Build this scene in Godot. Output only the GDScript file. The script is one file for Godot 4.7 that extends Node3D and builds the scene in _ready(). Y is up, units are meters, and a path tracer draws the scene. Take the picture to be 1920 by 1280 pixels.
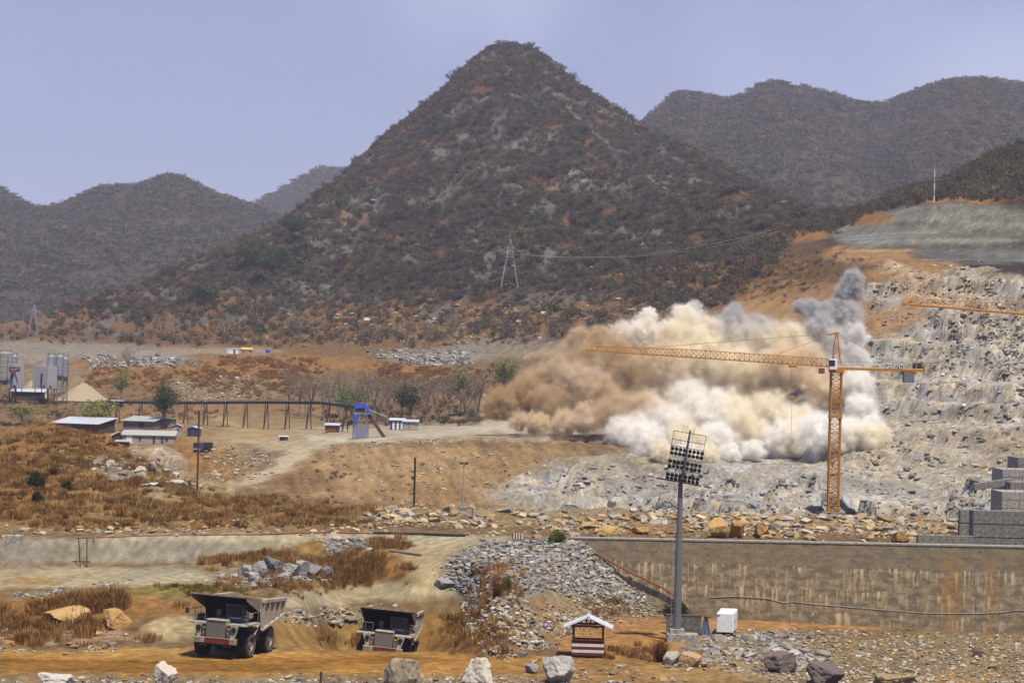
extends Node3D
# A dam construction site in a dry valley: a blast throws up dust beside a tower crane, two haul trucks pass below.
# The camera stands 22 m above the valley floor at the origin and looks along -Z. at(u, v, d) gives the world point
# that lies d metres ahead on the line of sight through that spot of the photograph.
const F := 4500.0
const HC := 22.0
const ROLL := 0.0245
const U0 := -480.0
const U1 := 2400.0
const DU := 6.0
var NC := int((U1 - U0) / DU) + 1
var rows := PackedFloat32Array()
var H := PackedFloat32Array()
var PG := PackedColorArray()          # what the ground is made of: colour, and relief in alpha
const PGW := 520
const PGH := 320
var rng := RandomNumberGenerator.new()
var names := {}
var nz_big := FastNoiseLite.new()
var nz_mid := FastNoiseLite.new()
var nz_fine := FastNoiseLite.new()
var nz_rock := FastNoiseLite.new()
var nz_cell := FastNoiseLite.new()
var nz_cell2 := FastNoiseLite.new()
var M := {}

class MB:
	var v := PackedVector3Array()
	var n := PackedVector3Array()
	var c := PackedColorArray()
	var tint := Color.WHITE
	var tinted := false
	func t(a: Vector3, b: Vector3, d: Vector3) -> void:
		var k := (d - a).cross(b - a).normalized()
		v.append(a); v.append(b); v.append(d)
		n.append(k); n.append(k); n.append(k)
		if tinted:
			c.append(tint); c.append(tint); c.append(tint)
	func q(a: Vector3, b: Vector3, d: Vector3, e: Vector3) -> void:
		t(a, b, d); t(a, d, e)
	func box(o: Vector3, s: Vector3, bs := Basis()) -> void:
		var h := s / 2
		var p: Array[Vector3] = []
		for i in 8:
			p.append(o + bs * Vector3(h.x if i & 1 else -h.x, h.y if i & 2 else -h.y, h.z if i & 4 else -h.z))
		hexa(p)
	func hexa(p: Array[Vector3]) -> void:   # eight corners, bit 1 = x, 2 = y, 4 = z
		q(p[0], p[2], p[3], p[1]); q(p[4], p[5], p[7], p[6])
		q(p[0], p[1], p[5], p[4]); q(p[2], p[6], p[7], p[3])
		q(p[0], p[4], p[6], p[2]); q(p[1], p[3], p[7], p[5])
	func bevel(o: Vector3, s: Vector3, b: float, bs := Basis()) -> void:   # a box with chamfered edges
		var h := s / 2
		var f := func(x: float, y: float, z: float) -> Vector3: return o + bs * Vector3(x, y, z)
		var X := h.x - b
		var Y := h.y - b
		var Z := h.z - b
		for k in [-1.0, 1.0]:
			q(f.call(-X, -Y, k * h.z), f.call(X, -Y, k * h.z), f.call(X, Y, k * h.z), f.call(-X, Y, k * h.z))
			q(f.call(k * h.x, -Y, -Z), f.call(k * h.x, -Y, Z), f.call(k * h.x, Y, Z), f.call(k * h.x, Y, -Z))
			q(f.call(-X, k * h.y, -Z), f.call(X, k * h.y, -Z), f.call(X, k * h.y, Z), f.call(-X, k * h.y, Z))
			for j in [-1.0, 1.0]:
				q(f.call(k * X, j * h.y, -Z), f.call(k * h.x, j * Y, -Z), f.call(k * h.x, j * Y, Z), f.call(k * X, j * h.y, Z))
				q(f.call(-X, k * h.y, j * Z), f.call(-X, k * Y, j * h.z), f.call(X, k * Y, j * h.z), f.call(X, k * h.y, j * Z))
				q(f.call(k * X, -Y, j * h.z), f.call(k * h.x, -Y, j * Z), f.call(k * h.x, Y, j * Z), f.call(k * X, Y, j * h.z))
				for i in [-1.0, 1.0]:
					t(f.call(k * h.x, j * Y, i * Z), f.call(k * X, j * h.y, i * Z), f.call(k * X, j * Y, i * h.z))
	func bar(a: Vector3, b: Vector3, r: float, r2 := -1.0, k := 4) -> void:
		if r2 < 0.0:
			r2 = r
		var z := (b - a).normalized()
		var x := (z.cross(Vector3.UP) if absf(z.y) < 0.95 else z.cross(Vector3.RIGHT)).normalized()
		var y := z.cross(x)
		for i in k:
			var p := TAU * (i + 0.5) / k
			var s := TAU * (i + 1.5) / k
			var e := x * cos(p) + y * sin(p)
			var g := x * cos(s) + y * sin(s)
			q(a + e * r, a + g * r, b + g * r2, b + e * r2)
			t(a, a + g * r, a + e * r)
			t(b, b + e * r2, b + g * r2)
	func ring(o: Vector3, ax: Vector3, prof: Array, k := 20) -> void:   # a lathe: profile of [along axis, radius]
		var x := (ax.cross(Vector3.UP) if absf(ax.y) < 0.95 else ax.cross(Vector3.RIGHT)).normalized()
		var y := ax.cross(x)
		for i in k:
			var e := x * cos(TAU * i / k) + y * sin(TAU * i / k)
			var g := x * cos(TAU * (i + 1) / k) + y * sin(TAU * (i + 1) / k)
			for j in prof.size() - 1:
				var a: Vector3 = o + ax * prof[j][0]
				var b: Vector3 = o + ax * prof[j + 1][0]
				q(a + e * prof[j][1], a + g * prof[j][1], b + g * prof[j + 1][1], b + e * prof[j + 1][1])
	func slab(pts: Array, thick: Vector3) -> void:   # a convex outline swept along thick
		for i in range(1, pts.size() - 1):
			t(pts[0], pts[i], pts[i + 1])
			t(pts[0] + thick, pts[i + 1] + thick, pts[i] + thick)
		for i in pts.size():
			var a: Vector3 = pts[i]
			var b: Vector3 = pts[(i + 1) % pts.size()]
			q(a, a + thick, b + thick, b)
	func mesh(m: Material) -> ArrayMesh:
		var a := []
		a.resize(Mesh.ARRAY_MAX)
		a[Mesh.ARRAY_VERTEX] = v
		a[Mesh.ARRAY_NORMAL] = n
		if tinted:
			a[Mesh.ARRAY_COLOR] = c
		var r := ArrayMesh.new()
		r.add_surface_from_arrays(Mesh.PRIMITIVE_TRIANGLES, a)
		if m:
			r.surface_set_material(0, m)
		return r

func numbered(called: String) -> String:
	names[called] = names.get(called, -1) + 1
	return called if names[called] == 0 else "%s_%03d" % [called, names[called]]

func tag(o: Node3D, label: String, category: String, group := "", kind := "") -> Node3D:
	if label: o.set_meta("label", label)
	if category: o.set_meta("category", category)
	if group: o.set_meta("group", group)
	if kind: o.set_meta("kind", kind)
	return o

func thing(called: String, label: String, category: String, where := Vector3.ZERO, turn := 0.0, group := "") -> Node3D:
	var o := Node3D.new()
	o.name = numbered(called)
	add_child(o)
	o.position = where
	o.rotation.y = turn
	return tag(o, label, category, group)

func part(called: String, b: MB, m: Material, parent: Node3D) -> MeshInstance3D:
	return inst(called, b.mesh(m), parent)

func inst(called: String, m: Mesh, parent: Node3D) -> MeshInstance3D:
	var o := MeshInstance3D.new()
	o.name = numbered(called) if parent == self else called
	o.mesh = m
	parent.add_child(o, true)
	return o

func copies(called: String, m: Mesh, where: Array, tints: PackedColorArray, parent: Node3D) -> MultiMeshInstance3D:
	var mm := MultiMesh.new()
	mm.transform_format = MultiMesh.TRANSFORM_3D
	mm.use_colors = true
	mm.mesh = m
	mm.instance_count = where.size()
	for i in where.size():
		mm.set_instance_transform(i, where[i])
		mm.set_instance_color(i, tints[i])
	var o := MultiMeshInstance3D.new()
	o.name = numbered(called) if parent == self else called
	o.multimesh = mm
	parent.add_child(o, true)
	o.set_meta("kind", "stuff")
	return o

func at(u: float, v: float, d: float) -> Vector3:
	var x := u - 960.0
	var y := v - 700.0
	return Vector3((x * cos(ROLL) + y * sin(ROLL)) * d / F, HC - (y * cos(ROLL) - x * sin(ROLL)) * d / F, -d)

func S(r: float, g: float, b: float, k := 1.0) -> Color:   # a colour given in sRGB bytes as linear values times k
	var c := Color(r / 255.0, g / 255.0, b / 255.0).srgb_to_linear()
	return Color(c.r * k, c.g * k, c.b * k)

func mat(called: String, c: Color, rough := 0.85, metal := 0.0, grain := true) -> StandardMaterial3D:   # c is linear
	var m := StandardMaterial3D.new()
	m.resource_name = called
	m.albedo_color = c.linear_to_srgb()
	m.roughness = rough
	m.metallic = metal
	m.cull_mode = BaseMaterial3D.CULL_DISABLED
	if grain:
		m.albedo_texture = M.grain_tex
		m.uv1_triplanar = true
		m.uv1_scale = Vector3.ONE * 0.35
	M[called] = m
	return m

func tint_mat(called: String, rough := 0.95) -> StandardMaterial3D:
	var m := mat(called, Color.WHITE, rough, 0.0, false)
	m.vertex_color_use_as_albedo = true
	return m

func noise_tex(freq: float, lo: float, hi: float, seed_: int, kind := FastNoiseLite.TYPE_SIMPLEX_SMOOTH, oct := 5) -> NoiseTexture2D:
	var n := FastNoiseLite.new()
	n.noise_type = kind
	n.frequency = freq
	n.fractal_octaves = oct
	n.seed = seed_
	var t := NoiseTexture2D.new()
	t.width = 512
	t.height = 512
	t.seamless = true
	t.noise = n
	var g := Gradient.new()
	g.set_color(0, Color(lo, lo, lo))
	g.set_color(1, Color(hi, hi, hi))
	t.color_ramp = g
	return t

const GK := 0.82   # albedo of a patch over the linear value of its sunlit colour

# ---- the lie of the land: contours from near to far, each a list of [u, v, d] of the photograph -------------------
var TOE := [[-480, 1216], [0, 1214], [200, 1216], [270, 1214], [330, 1200], [400, 1206], [470, 1211], [540, 1211], [590, 1199], [650, 1176], [790, 1176], [850, 1205], [905, 1232], [960, 1240], [1005, 1215], [1060, 1190], [1130, 1172], [1250, 1152]]
var BANK := [
	[[-480, 1190, 196], [0, 1186, 195], [200, 1190, 194], [285, 1200, 191], [370, 1188, 193], [450, 1165, 193], [540, 1147, 193], [640, 1144, 214], [720, 1141, 216], [800, 1138, 213], [870, 1131, 202], [960, 1118, 197], [1100, 1078, 205], [1400, 1046, 215], [1920, 1058, 215], [2400, 1070, 215]],
	[[-480, 1112, 203], [0, 1112, 203], [300, 1102, 205], [430, 1120, 203], [540, 1122, 202], [640, 1116, 220], [720, 1108, 221], [850, 1092, 210], [1000, 1055, 213], [1400, 1035, 220], [1920, 1048, 220], [2400, 1060, 220]],
	[[-480, 1072, 226], [0, 1066, 226.5], [200, 1061, 227], [400, 1052, 227], [600, 1044, 226], [800, 1032, 225], [1000, 1015, 226], [1400, 1018, 226], [1920, 1031, 226], [2400, 1043, 226]],
	[[-480, 1024, 230], [0, 1017, 230], [100, 1011, 230], [200, 1008, 230], [400, 1003, 230], [600, 1000, 230], [800, 1002, 231], [1000, 1004, 231], [1200, 1010, 231], [1920, 1027, 229], [2400, 1040, 228]],
	[[-480, 1000, 240], [0, 996, 240], [200, 992, 238], [400, 985, 240], [600, 985, 240], [800, 988, 240], [1000, 988, 240], [1400, 990, 240], [1920, 1010, 238], [2400, 1022, 238]],
	[[-480, 885, 290], [0, 905, 285], [200, 905, 283], [300, 920, 275], [400, 950, 265], [600, 962, 254], [800, 971, 248], [1000, 973, 246], [1400, 976, 245], [1920, 998, 242], [2400, 1010, 242]],
	[[-480, 778, 340], [0, 800, 330], [80, 793, 330], [200, 822, 320], [260, 850, 312], [330, 893, 303], [400, 918, 290], [600, 945, 268], [800, 956, 256], [1000, 960, 252], [1200, 962, 250], [1400, 963, 250], [1600, 968, 250], [1800, 982, 248], [1920, 989, 246], [2400, 1004, 244]]]
var FAR := [
	[[-480, 1010, 395], [0, 1015, 395], [960, 1018, 395], [1920, 1040, 395], [2400, 1050, 395]],
	[[-480, 950, 425], [0, 955, 425], [400, 935, 425], [600, 948, 428], [800, 952, 430], [1000, 966, 430], [1200, 972, 428], [1400, 974, 426], [1600, 980, 424], [1800, 990, 420], [1920, 996, 418], [2400, 1010, 416]],
	[[-480, 845, 562], [0, 850, 560], [200, 850, 555], [330, 848, 550], [400, 856, 545], [480, 862, 536], [560, 850, 530], [640, 836, 536], [800, 823, 545], [1000, 827, 540], [1130, 846, 522], [1250, 868, 500], [1400, 890, 480], [1600, 902, 470], [1800, 906, 462], [1920, 914, 455], [2400, 926, 450]],
	[[-480, 780, 720], [0, 782, 720], [200, 788, 700], [400, 782, 720], [600, 786, 712], [800, 793, 694], [1000, 800, 640], [1200, 818, 585], [1400, 828, 555], [1600, 800, 538], [1800, 790, 525], [1920, 772, 522], [2400, 760, 520]],
	[[-480, 742, 780], [0, 742, 780], [200, 748, 778], [400, 745, 772], [600, 745, 768], [800, 748, 762], [1000, 735, 742], [1200, 724, 690], [1400, 704, 648], [1600, 690, 610], [1800, 676, 592], [1920, 664, 590], [2400, 650, 590]],
	[[-480, 668, 850], [0, 662, 850], [130, 660, 850], [200, 668, 840], [400, 668, 825], [600, 668, 820], [800, 674, 815], [900, 692, 806], [1000, 668, 806], [1200, 622, 778], [1400, 590, 738], [1600, 560, 690], [1800, 522, 662], [1920, 502, 660], [2400, 480, 660]],
	[[-480, 652, 960], [0, 648, 950], [200, 645, 940], [400, 643, 920], [600, 643, 910], [800, 636, 910], [1000, 592, 900], [1200, 545, 880], [1400, 498, 850], [1500, 470, 820], [1580, 458, 786], [1700, 470, 752], [1800, 480, 742], [1920, 490, 735], [2400, 500, 730]],
	[[-480, 648, 990], [0, 641, 980], [200, 634, 970], [400, 630, 950], [600, 629, 940], [800, 621, 940], [1000, 575, 933], [1200, 529, 915], [1400, 481, 883], [1500, 457, 847], [1580, 448, 796], [1650, 446, 784], [1700, 442, 766], [1800, 446, 756], [1920, 450, 748], [2400, 458, 744]],
	[[-480, 644, 1020], [0, 635, 1010], [200, 623, 1000], [400, 617, 980], [600, 616, 970], [800, 605, 970], [1000, 557, 967], [1200, 514, 950], [1400, 463, 917], [1500, 443, 873], [1580, 445, 812], [1650, 440, 798], [1700, 437, 788], [1800, 441, 780], [1920, 445, 772], [2400, 453, 768]],
	[[-480, 640, 1050], [0, 628, 1040], [200, 612, 1030], [400, 604, 1010], [600, 602, 1000], [800, 590, 1000], [1000, 540, 1000], [1200, 498, 985], [1400, 446, 950], [1500, 430, 900], [1580, 440, 830], [1650, 408, 815], [1750, 381, 802], [1920, 368, 800], [2400, 355, 800]],
	[[-480, 640, 1160], [0, 606, 1150], [200, 565, 1150], [400, 530, 1150], [600, 478, 1150], [800, 432, 1150], [1000, 398, 1160], [1200, 384, 1150], [1400, 404, 1060], [1500, 412, 1000], [1600, 402, 950], [1700, 362, 930], [1800, 330, 925], [1860, 300, 925], [1920, 272, 925], [2100, 215, 930], [2400, 170, 940]],
	[[-480, 690, 1300], [-120, 680, 1290], [0, 650, 1290], [100, 590, 1300], [200, 560, 1310], [300, 512, 1330], [400, 468, 1350], [480, 428, 1380], [600, 350, 1440], [660, 304, 1480], [740, 236, 1540], [800, 188, 1590], [850, 138, 1630], [900, 96, 1670], [940, 78, 1700], [985, 88, 1690], [1030, 112, 1660], [1100, 168, 1600], [1200, 228, 1510], [1300, 280, 1440], [1400, 335, 1370], [1500, 378, 1300], [1600, 410, 1250], [1800, 400, 1200], [2000, 380, 1200], [2400, 380, 1200]],
	[[-480, 660, 2300], [2400, 670, 2300]],
	[[-480, 690, 6500], [2400, 690, 6500]]]
var bank_at := []     # per contour: arrays of uu, d, y
var far_at := []
var toe := PackedVector2Array()
var wall_a := Vector2.ZERO
var wall_b := Vector2.ZERO

func contour(list: Array) -> Array:
	var us := PackedFloat32Array()
	var ds := PackedFloat32Array()
	var ys := PackedFloat32Array()
	for p in list:
		var w := at(p[0], p[1], p[2])
		us.append(960.0 + w.x * F / float(p[2]))
		ds.append(p[2])
		ys.append(w.y)
	return [us, ds, ys]

func along(c: Array, u: float) -> Vector2:   # (d, y) of a contour at the column u
	var us: PackedFloat32Array = c[0]
	var ds: PackedFloat32Array = c[1]
	var ys: PackedFloat32Array = c[2]
	var n := us.size()
	if u <= us[0]: return Vector2(ds[0], ys[0])
	if u >= us[n - 1]: return Vector2(ds[n - 1], ys[n - 1])
	var i := 0
	while us[i + 1] < u: i += 1
	var t := (u - us[i]) / (us[i + 1] - us[i])
	var a := maxi(i - 1, 0)
	var b := mini(i + 2, n - 1)
	var y := cubic_interpolate_in_time(ys[i], ys[i + 1], ys[a], ys[b], t, us[i + 1] - us[i], us[a] - us[i] if a < i else -(us[i + 1] - us[i]), us[b] - us[i] if b > i + 1 else 2.0 * (us[i + 1] - us[i]))
	var lo := minf(ys[i], ys[i + 1])
	var hi := maxf(ys[i], ys[i + 1])
	return Vector2(lerpf(ds[i], ds[i + 1], t), clampf(y, lo - 0.15 * (hi - lo) - 0.3, hi + 0.15 * (hi - lo) + 0.3))

func piecewise(ks: PackedVector2Array, d: float) -> float:
	var n := ks.size()
	if d <= ks[0].x: return ks[0].y
	for i in n - 1:
		if d < ks[i + 1].x:
			return lerpf(ks[i].y, ks[i + 1].y, (d - ks[i].x) / (ks[i + 1].x - ks[i].x))
	return ks[n - 1].y

func wall_d(x: float) -> float:
	return wall_a.y + (x - wall_a.x) * (wall_b.y - wall_a.y) / (wall_b.x - wall_a.x)

func inside_bank(x: float, d: float) -> float:   # metres behind the toe of the bank, negative in front
	var best := 1e9
	var p := Vector2(x, d)
	var side := 1.0 if Geometry2D.is_point_in_polygon(p, toe) else -1.0
	for i in toe.size() - 4:
		var a := toe[i]
		var b := toe[i + 1]
		var k := Geometry2D.get_closest_point_to_segment(p, a, b)
		best = minf(best, p.distance_squared_to(k))
	return sqrt(best) * side

func paint_at(u: float, v: float) -> Color:
	var x := clampf((u + 480.0) / 2880.0, 0.0, 0.9999) * PGW
	var y := clampf((v + 20.0) / 1400.0, 0.0, 0.9999) * PGH
	var i := mini(int(x), PGW - 2)
	var j := mini(int(y), PGH - 2)
	var a := PG[j * PGW + i].lerp(PG[j * PGW + i + 1], x - i)
	return a.lerp(PG[(j + 1) * PGW + i].lerp(PG[(j + 1) * PGW + i + 1], x - i), y - j)

# patches of ground: u, v, half width, half height, sRGB of the material in sunlight (the dark bench stripe holds shade), relief
var PAINT := [
	[960, 300, 3000, 300, 78, 66, 58, .5], [960, 620, 3000, 60, 150, 118, 82, .35],
	[1350, 480, 260, 90, 90, 74, 60, .4], [1280, 520, 170, 22, 158, 122, 80, .3], [1350, 505, 150, 12, 176, 138, 90, .25],
	[705, 372, 16, 12, 150, 144, 140, .4], [690, 388, 16, 10, 156, 150, 144, .4], [675, 402, 16, 10, 162, 152, 144, .4], [660, 416, 16, 9, 160, 150, 140, .4], [645, 428, 14, 8, 150, 142, 134, .4], [600, 530, 60, 18, 140, 132, 130, .4], [540, 560, 60, 14, 138, 130, 126, .4], [1080, 350, 60, 12, 150, 146, 140, .4], [1000, 262, 50, 8, 160, 146, 126, .4], [640, 405, 10, 12, 170, 130, 76, .3], [660, 390, 10, 8, 170, 130, 76, .3],
	[700, 640, 400, 40, 150, 118, 80, .35], [350, 620, 300, 25, 138, 108, 78, .35],
	[100, 665, 260, 24, 168, 158, 142, .4], [250, 676, 110, 16, 172, 166, 160, .5], [420, 660, 120, 8, 180, 165, 140, .1],
	[830, 668, 110, 14, 168, 162, 152, .5], [950, 650, 120, 22, 158, 146, 134, .4], [1000, 660, 80, 16, 165, 150, 130, .4],
	[520, 700, 230, 34, 178, 134, 82, .3], [420, 730, 130, 24, 160, 140, 114, .4], [730, 712, 190, 24, 174, 130, 80, .3], [650, 725, 90, 26, 148, 126, 98, .5],
	[200, 700, 110, 30, 168, 130, 86, .35], [110, 715, 70, 30, 166, 146, 114, .3], [830, 740, 120, 22, 172, 136, 92, .3],
	[500, 775, 360, 24, 168, 136, 98, .3], [900, 770, 120, 18, 184, 156, 112, .2], [760, 765, 160, 14, 140, 112, 78, .35],
	[480, 800, 200, 16, 176, 150, 112, .15], [700, 816, 270, 16, 200, 184, 152, .05], [850, 808, 200, 10, 212, 200, 176, .05], [1000, 806, 140, 14, 222, 212, 190, .08],
	[300, 835, 180, 20, 202, 182, 146, .05], [480, 815, 80, 14, 198, 172, 130, .05], [560, 838, 80, 12, 206, 188, 152, .05],
	[400, 905, 50, 14, 178, 152, 112, .3],
	[450, 870, 110, 26, 160, 142, 112, .4], [700, 890, 200, 55, 192, 160, 116, .25], [850, 880, 130, 45, 194, 162, 116, .25], [900, 930, 200, 26, 178, 146, 102, .3],
	[1000, 870, 110, 40, 176, 146, 104, .45], [1060, 900, 80, 40, 168, 152, 130, .6], [560, 905, 70, 26, 164, 130, 92, .3],
	
	# tracks of the yard
	[640, 830, 15, 5, 222, 208, 178, .03], [630, 831, 15, 5, 222, 208, 178, .03], [621, 832, 16, 5, 222, 208, 178, .03], [612, 834, 16, 6, 222, 208, 178, .03], [602, 835, 17, 6, 222, 208, 178, .03], [593, 837, 17, 6, 222, 208, 178, .03], [584, 838, 18, 6, 222, 208, 178, .03], [575, 840, 18, 6, 222, 208, 178, .03], [567, 846, 19, 7, 222, 208, 178, .03], [559, 852, 20, 7, 222, 208, 178, .03], [552, 858, 22, 8, 222, 208, 178, .03], [545, 864, 22, 8, 222, 208, 178, .03], [538, 870, 23, 8, 222, 208, 178, .03], [531, 876, 24, 8, 222, 208, 178, .03], [525, 882, 25, 9, 222, 208, 178, .03], [516, 886, 26, 9, 222, 208, 178, .03], [507, 890, 26, 9, 222, 208, 178, .03], [498, 894, 27, 10, 222, 208, 178, .03], [489, 898, 28, 10, 222, 208, 178, .03], [480, 902, 28, 10, 222, 208, 178, .03], [470, 904, 29, 10, 222, 208, 178, .03], [460, 906, 29, 10, 222, 208, 178, .03], [450, 908, 29, 10, 222, 208, 178, .03], [440, 910, 30, 10, 222, 208, 178, .03], [430, 912, 30, 11, 222, 208, 178, .03], [420, 914, 30, 11, 222, 208, 178, .03], [407, 916, 30, 11, 222, 208, 178, .03], [235, 840, 11, 4, 212, 194, 158, .03], [244, 839, 12, 4, 212, 194, 158, .03], [254, 839, 12, 4, 212, 194, 158, .03], [263, 838, 12, 4, 212, 194, 158, .03], [273, 838, 12, 4, 212, 194, 158, .03], [282, 838, 12, 4, 212, 194, 158, .03], [292, 837, 12, 4, 212, 194, 158, .03], [301, 837, 13, 4, 212, 194, 158, .03], [311, 836, 13, 4, 212, 194, 158, .03], [320, 836, 13, 4, 212, 194, 158, .03], [330, 836, 13, 4, 212, 194, 158, .03], [339, 835, 13, 4, 212, 194, 158, .03], [348, 834, 13, 4, 212, 194, 158, .03], [357, 834, 13, 4, 212, 194, 158, .03], [366, 833, 13, 4, 212, 194, 158, .03], [375, 833, 13, 4, 212, 194, 158, .03], [384, 832, 13, 4, 212, 194, 158, .03], [393, 831, 13, 4, 212, 194, 158, .03], [402, 831, 13, 4, 212, 194, 158, .03], [411, 830, 13, 4, 212, 194, 158, .03], [420, 830, 13, 4, 212, 194, 158, .03], [430, 829, 13, 4, 212, 194, 158, .03], [440, 829, 13, 4, 212, 194, 158, .03], [450, 829, 13, 4, 212, 194, 158, .03], [460, 829, 13, 4, 212, 194, 158, .03], [470, 828, 13, 4, 212, 194, 158, .03], [480, 828, 13, 4, 212, 194, 158, .03], [490, 828, 13, 4, 212, 194, 158, .03], [500, 828, 13, 4, 212, 194, 158, .03], [509, 829, 13, 4, 212, 194, 158, .03], [518, 830, 13, 4, 212, 194, 158, .03], [528, 831, 13, 4, 212, 194, 158, .03], [537, 833, 13, 4, 212, 194, 158, .03], [546, 834, 13, 4, 212, 194, 158, .03], [556, 835, 13, 4, 212, 194, 158, .03], [565, 836, 13, 4, 212, 194, 158, .03], [500, 826, 11, 4, 206, 178, 134, .03], [491, 821, 11, 4, 206, 178, 134, .03], [482, 817, 11, 4, 206, 178, 134, .03], [473, 812, 11, 4, 206, 178, 134, .03], [465, 808, 11, 4, 206, 178, 134, .03], [455, 803, 11, 4, 206, 178, 134, .03], [445, 799, 11, 4, 206, 178, 134, .03], [435, 794, 10, 4, 206, 178, 134, .03], [425, 790, 10, 4, 206, 178, 134, .03], [415, 787, 10, 4, 206, 178, 134, .03], [405, 785, 10, 4, 206, 178, 134, .03], [585, 824, 10, 4, 228, 220, 200, .03], [594, 824, 10, 4, 228, 220, 200, .03], [604, 824, 10, 4, 228, 220, 200, .03], [613, 824, 10, 4, 228, 220, 200, .03], [623, 824, 10, 4, 228, 220, 200, .03], [632, 824, 10, 4, 228, 220, 200, .03], [642, 824, 11, 4, 228, 220, 200, .03], [652, 824, 11, 4, 228, 220, 200, .03], [661, 824, 11, 4, 228, 220, 200, .03], [671, 824, 11, 4, 228, 220, 200, .03], [680, 824, 11, 4, 228, 220, 200, .03], [690, 824, 11, 4, 228, 220, 200, .03], [700, 825, 11, 4, 228, 220, 200, .03], [709, 824, 11, 4, 228, 220, 200, .03], [718, 824, 11, 4, 228, 220, 200, .03], [727, 823, 11, 4, 228, 220, 200, .03], [736, 823, 11, 4, 228, 220, 200, .03], [745, 822, 11, 4, 228, 220, 200, .03], [754, 822, 10, 4, 228, 220, 200, .03], [763, 821, 10, 4, 228, 220, 200, .03], [772, 821, 10, 4, 228, 220, 200, .03], [781, 820, 10, 4, 228, 220, 200, .03], [790, 820, 10, 4, 228, 220, 200, .03], [799, 818, 10, 4, 228, 220, 200, .03], [808, 817, 10, 4, 228, 220, 200, .03], [817, 816, 10, 4, 228, 220, 200, .03], [826, 815, 10, 4, 228, 220, 200, .03], [835, 814, 10, 4, 228, 220, 200, .03], [845, 813, 10, 4, 228, 220, 200, .03], [854, 811, 10, 4, 228, 220, 200, .03], [863, 810, 10, 4, 228, 220, 200, .03], [872, 809, 10, 4, 228, 220, 200, .03], [881, 808, 10, 4, 228, 220, 200, .03], [890, 807, 10, 4, 228, 220, 200, .03], [900, 806, 10, 4, 228, 220, 200, .03], [909, 805, 10, 4, 228, 220, 200, .03], [918, 805, 10, 4, 228, 220, 200, .03], [927, 804, 10, 4, 228, 220, 200, .03], [936, 804, 10, 4, 228, 220, 200, .03], [945, 803, 10, 4, 228, 220, 200, .03], [955, 803, 10, 4, 228, 220, 200, .03], [964, 802, 10, 4, 228, 220, 200, .03], [973, 802, 10, 4, 228, 220, 200, .03], [982, 801, 10, 4, 228, 220, 200, .03], [991, 801, 10, 4, 228, 220, 200, .03], [1000, 800, 10, 4, 228, 220, 200, .03], [900, 800, 10, 4, 222, 206, 176, .03], [910, 798, 10, 4, 222, 206, 176, .03], [920, 796, 10, 4, 222, 206, 176, .03], [930, 795, 10, 4, 222, 206, 176, .03], [940, 793, 10, 4, 222, 206, 176, .03], [950, 791, 10, 4, 222, 206, 176, .03], [990, 672, 10, 4, 204, 176, 138, .03], [1000, 668, 10, 4, 204, 176, 138, .03], [1010, 665, 10, 4, 204, 176, 138, .03], [1020, 662, 10, 4, 204, 176, 138, .03], [1030, 659, 10, 4, 204, 176, 138, .03], [1040, 656, 10, 4, 204, 176, 138, .03], [1050, 652, 10, 4, 204, 176, 138, .03], [1060, 649, 10, 4, 204, 176, 138, .03], [1070, 646, 10, 4, 204, 176, 138, .03], [1080, 643, 10, 4, 204, 176, 138, .03],
	[1250, 930, 330, 52, 209, 204, 199, 1], [1500, 930, 330, 56, 207, 204, 201, 1], [1720, 930, 220, 62, 204, 201, 194, 1], [1350, 905, 250, 20, 182, 177, 170, .8], [1130, 950, 120, 24, 213, 207, 199, .9],
	[1300, 868, 220, 22, 190, 183, 172, .8], [1560, 862, 150, 34, 192, 185, 174, .9], [1180, 880, 90, 24, 176, 164, 144, .7],
	[1500, 905, 420, 8, 190, 184, 174, .3], [1700, 912, 180, 7, 194, 186, 172, .2],
	[1780, 800, 220, 110, 204, 192, 172, .9], [1860, 860, 120, 40, 176, 156, 124, .7], [1700, 860, 150, 40, 204, 190, 167, .8], [1650, 690, 200, 110, 209, 201, 190, 1],
	[1800, 690, 160, 100, 207, 201, 194, 1], [1880, 600, 120, 70, 213, 199, 182, 1], [1780, 640, 60, 24, 223, 217, 204, .9],
	[1720, 540, 130, 46, 226, 182, 124, .8], [1620, 590, 120, 60, 184, 140, 86, .6], [1560, 530, 130, 30, 174, 136, 92, .4], [1480, 560, 110, 40, 178, 142, 98, .4], [1450, 590, 70, 30, 194, 156, 106, .2],
	[1660, 560, 36, 26, 204, 197, 187, 1], [1780, 590, 40, 20, 238, 231, 219, 1], [1850, 540, 90, 30, 219, 194, 157, 1], [1890, 540, 40, 20, 233, 226, 217, 1],
	[1520, 495, 110, 40, 128, 102, 74, .5], [1400, 520, 80, 30, 150, 114, 74, .4], [1500, 440, 60, 16, 176, 132, 82, .2],
	[1640, 480, 100, 16, 196, 156, 106, .35], [1750, 500, 60, 12, 184, 148, 104, .5],
	[1780, 425, 190, 44, 146, 146, 134, .35], [1650, 440, 90, 30, 146, 146, 136, .35], [1850, 478, 140, 18, 128, 130, 126, .25], [1640, 452, 70, 8, 160, 160, 156, .4],
	[1790, 468, 150, 4, 104, 102, 100, .5], [1850, 440, 110, 4, 116, 116, 108, .4], [1720, 420, 90, 5, 112, 114, 104, .4], [1800, 402, 120, 4, 148, 146, 134, .4],  # first stripe: rubble line, with the shade under the bench overhang painted in
	[1800, 375, 180, 7, 176, 132, 80, .3], [1620, 412, 60, 14, 172, 126, 72, .3],
	[1800, 320, 300, 46, 78, 64, 48, .4], [1500, 405, 100, 22, 82, 68, 52, .4],
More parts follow.
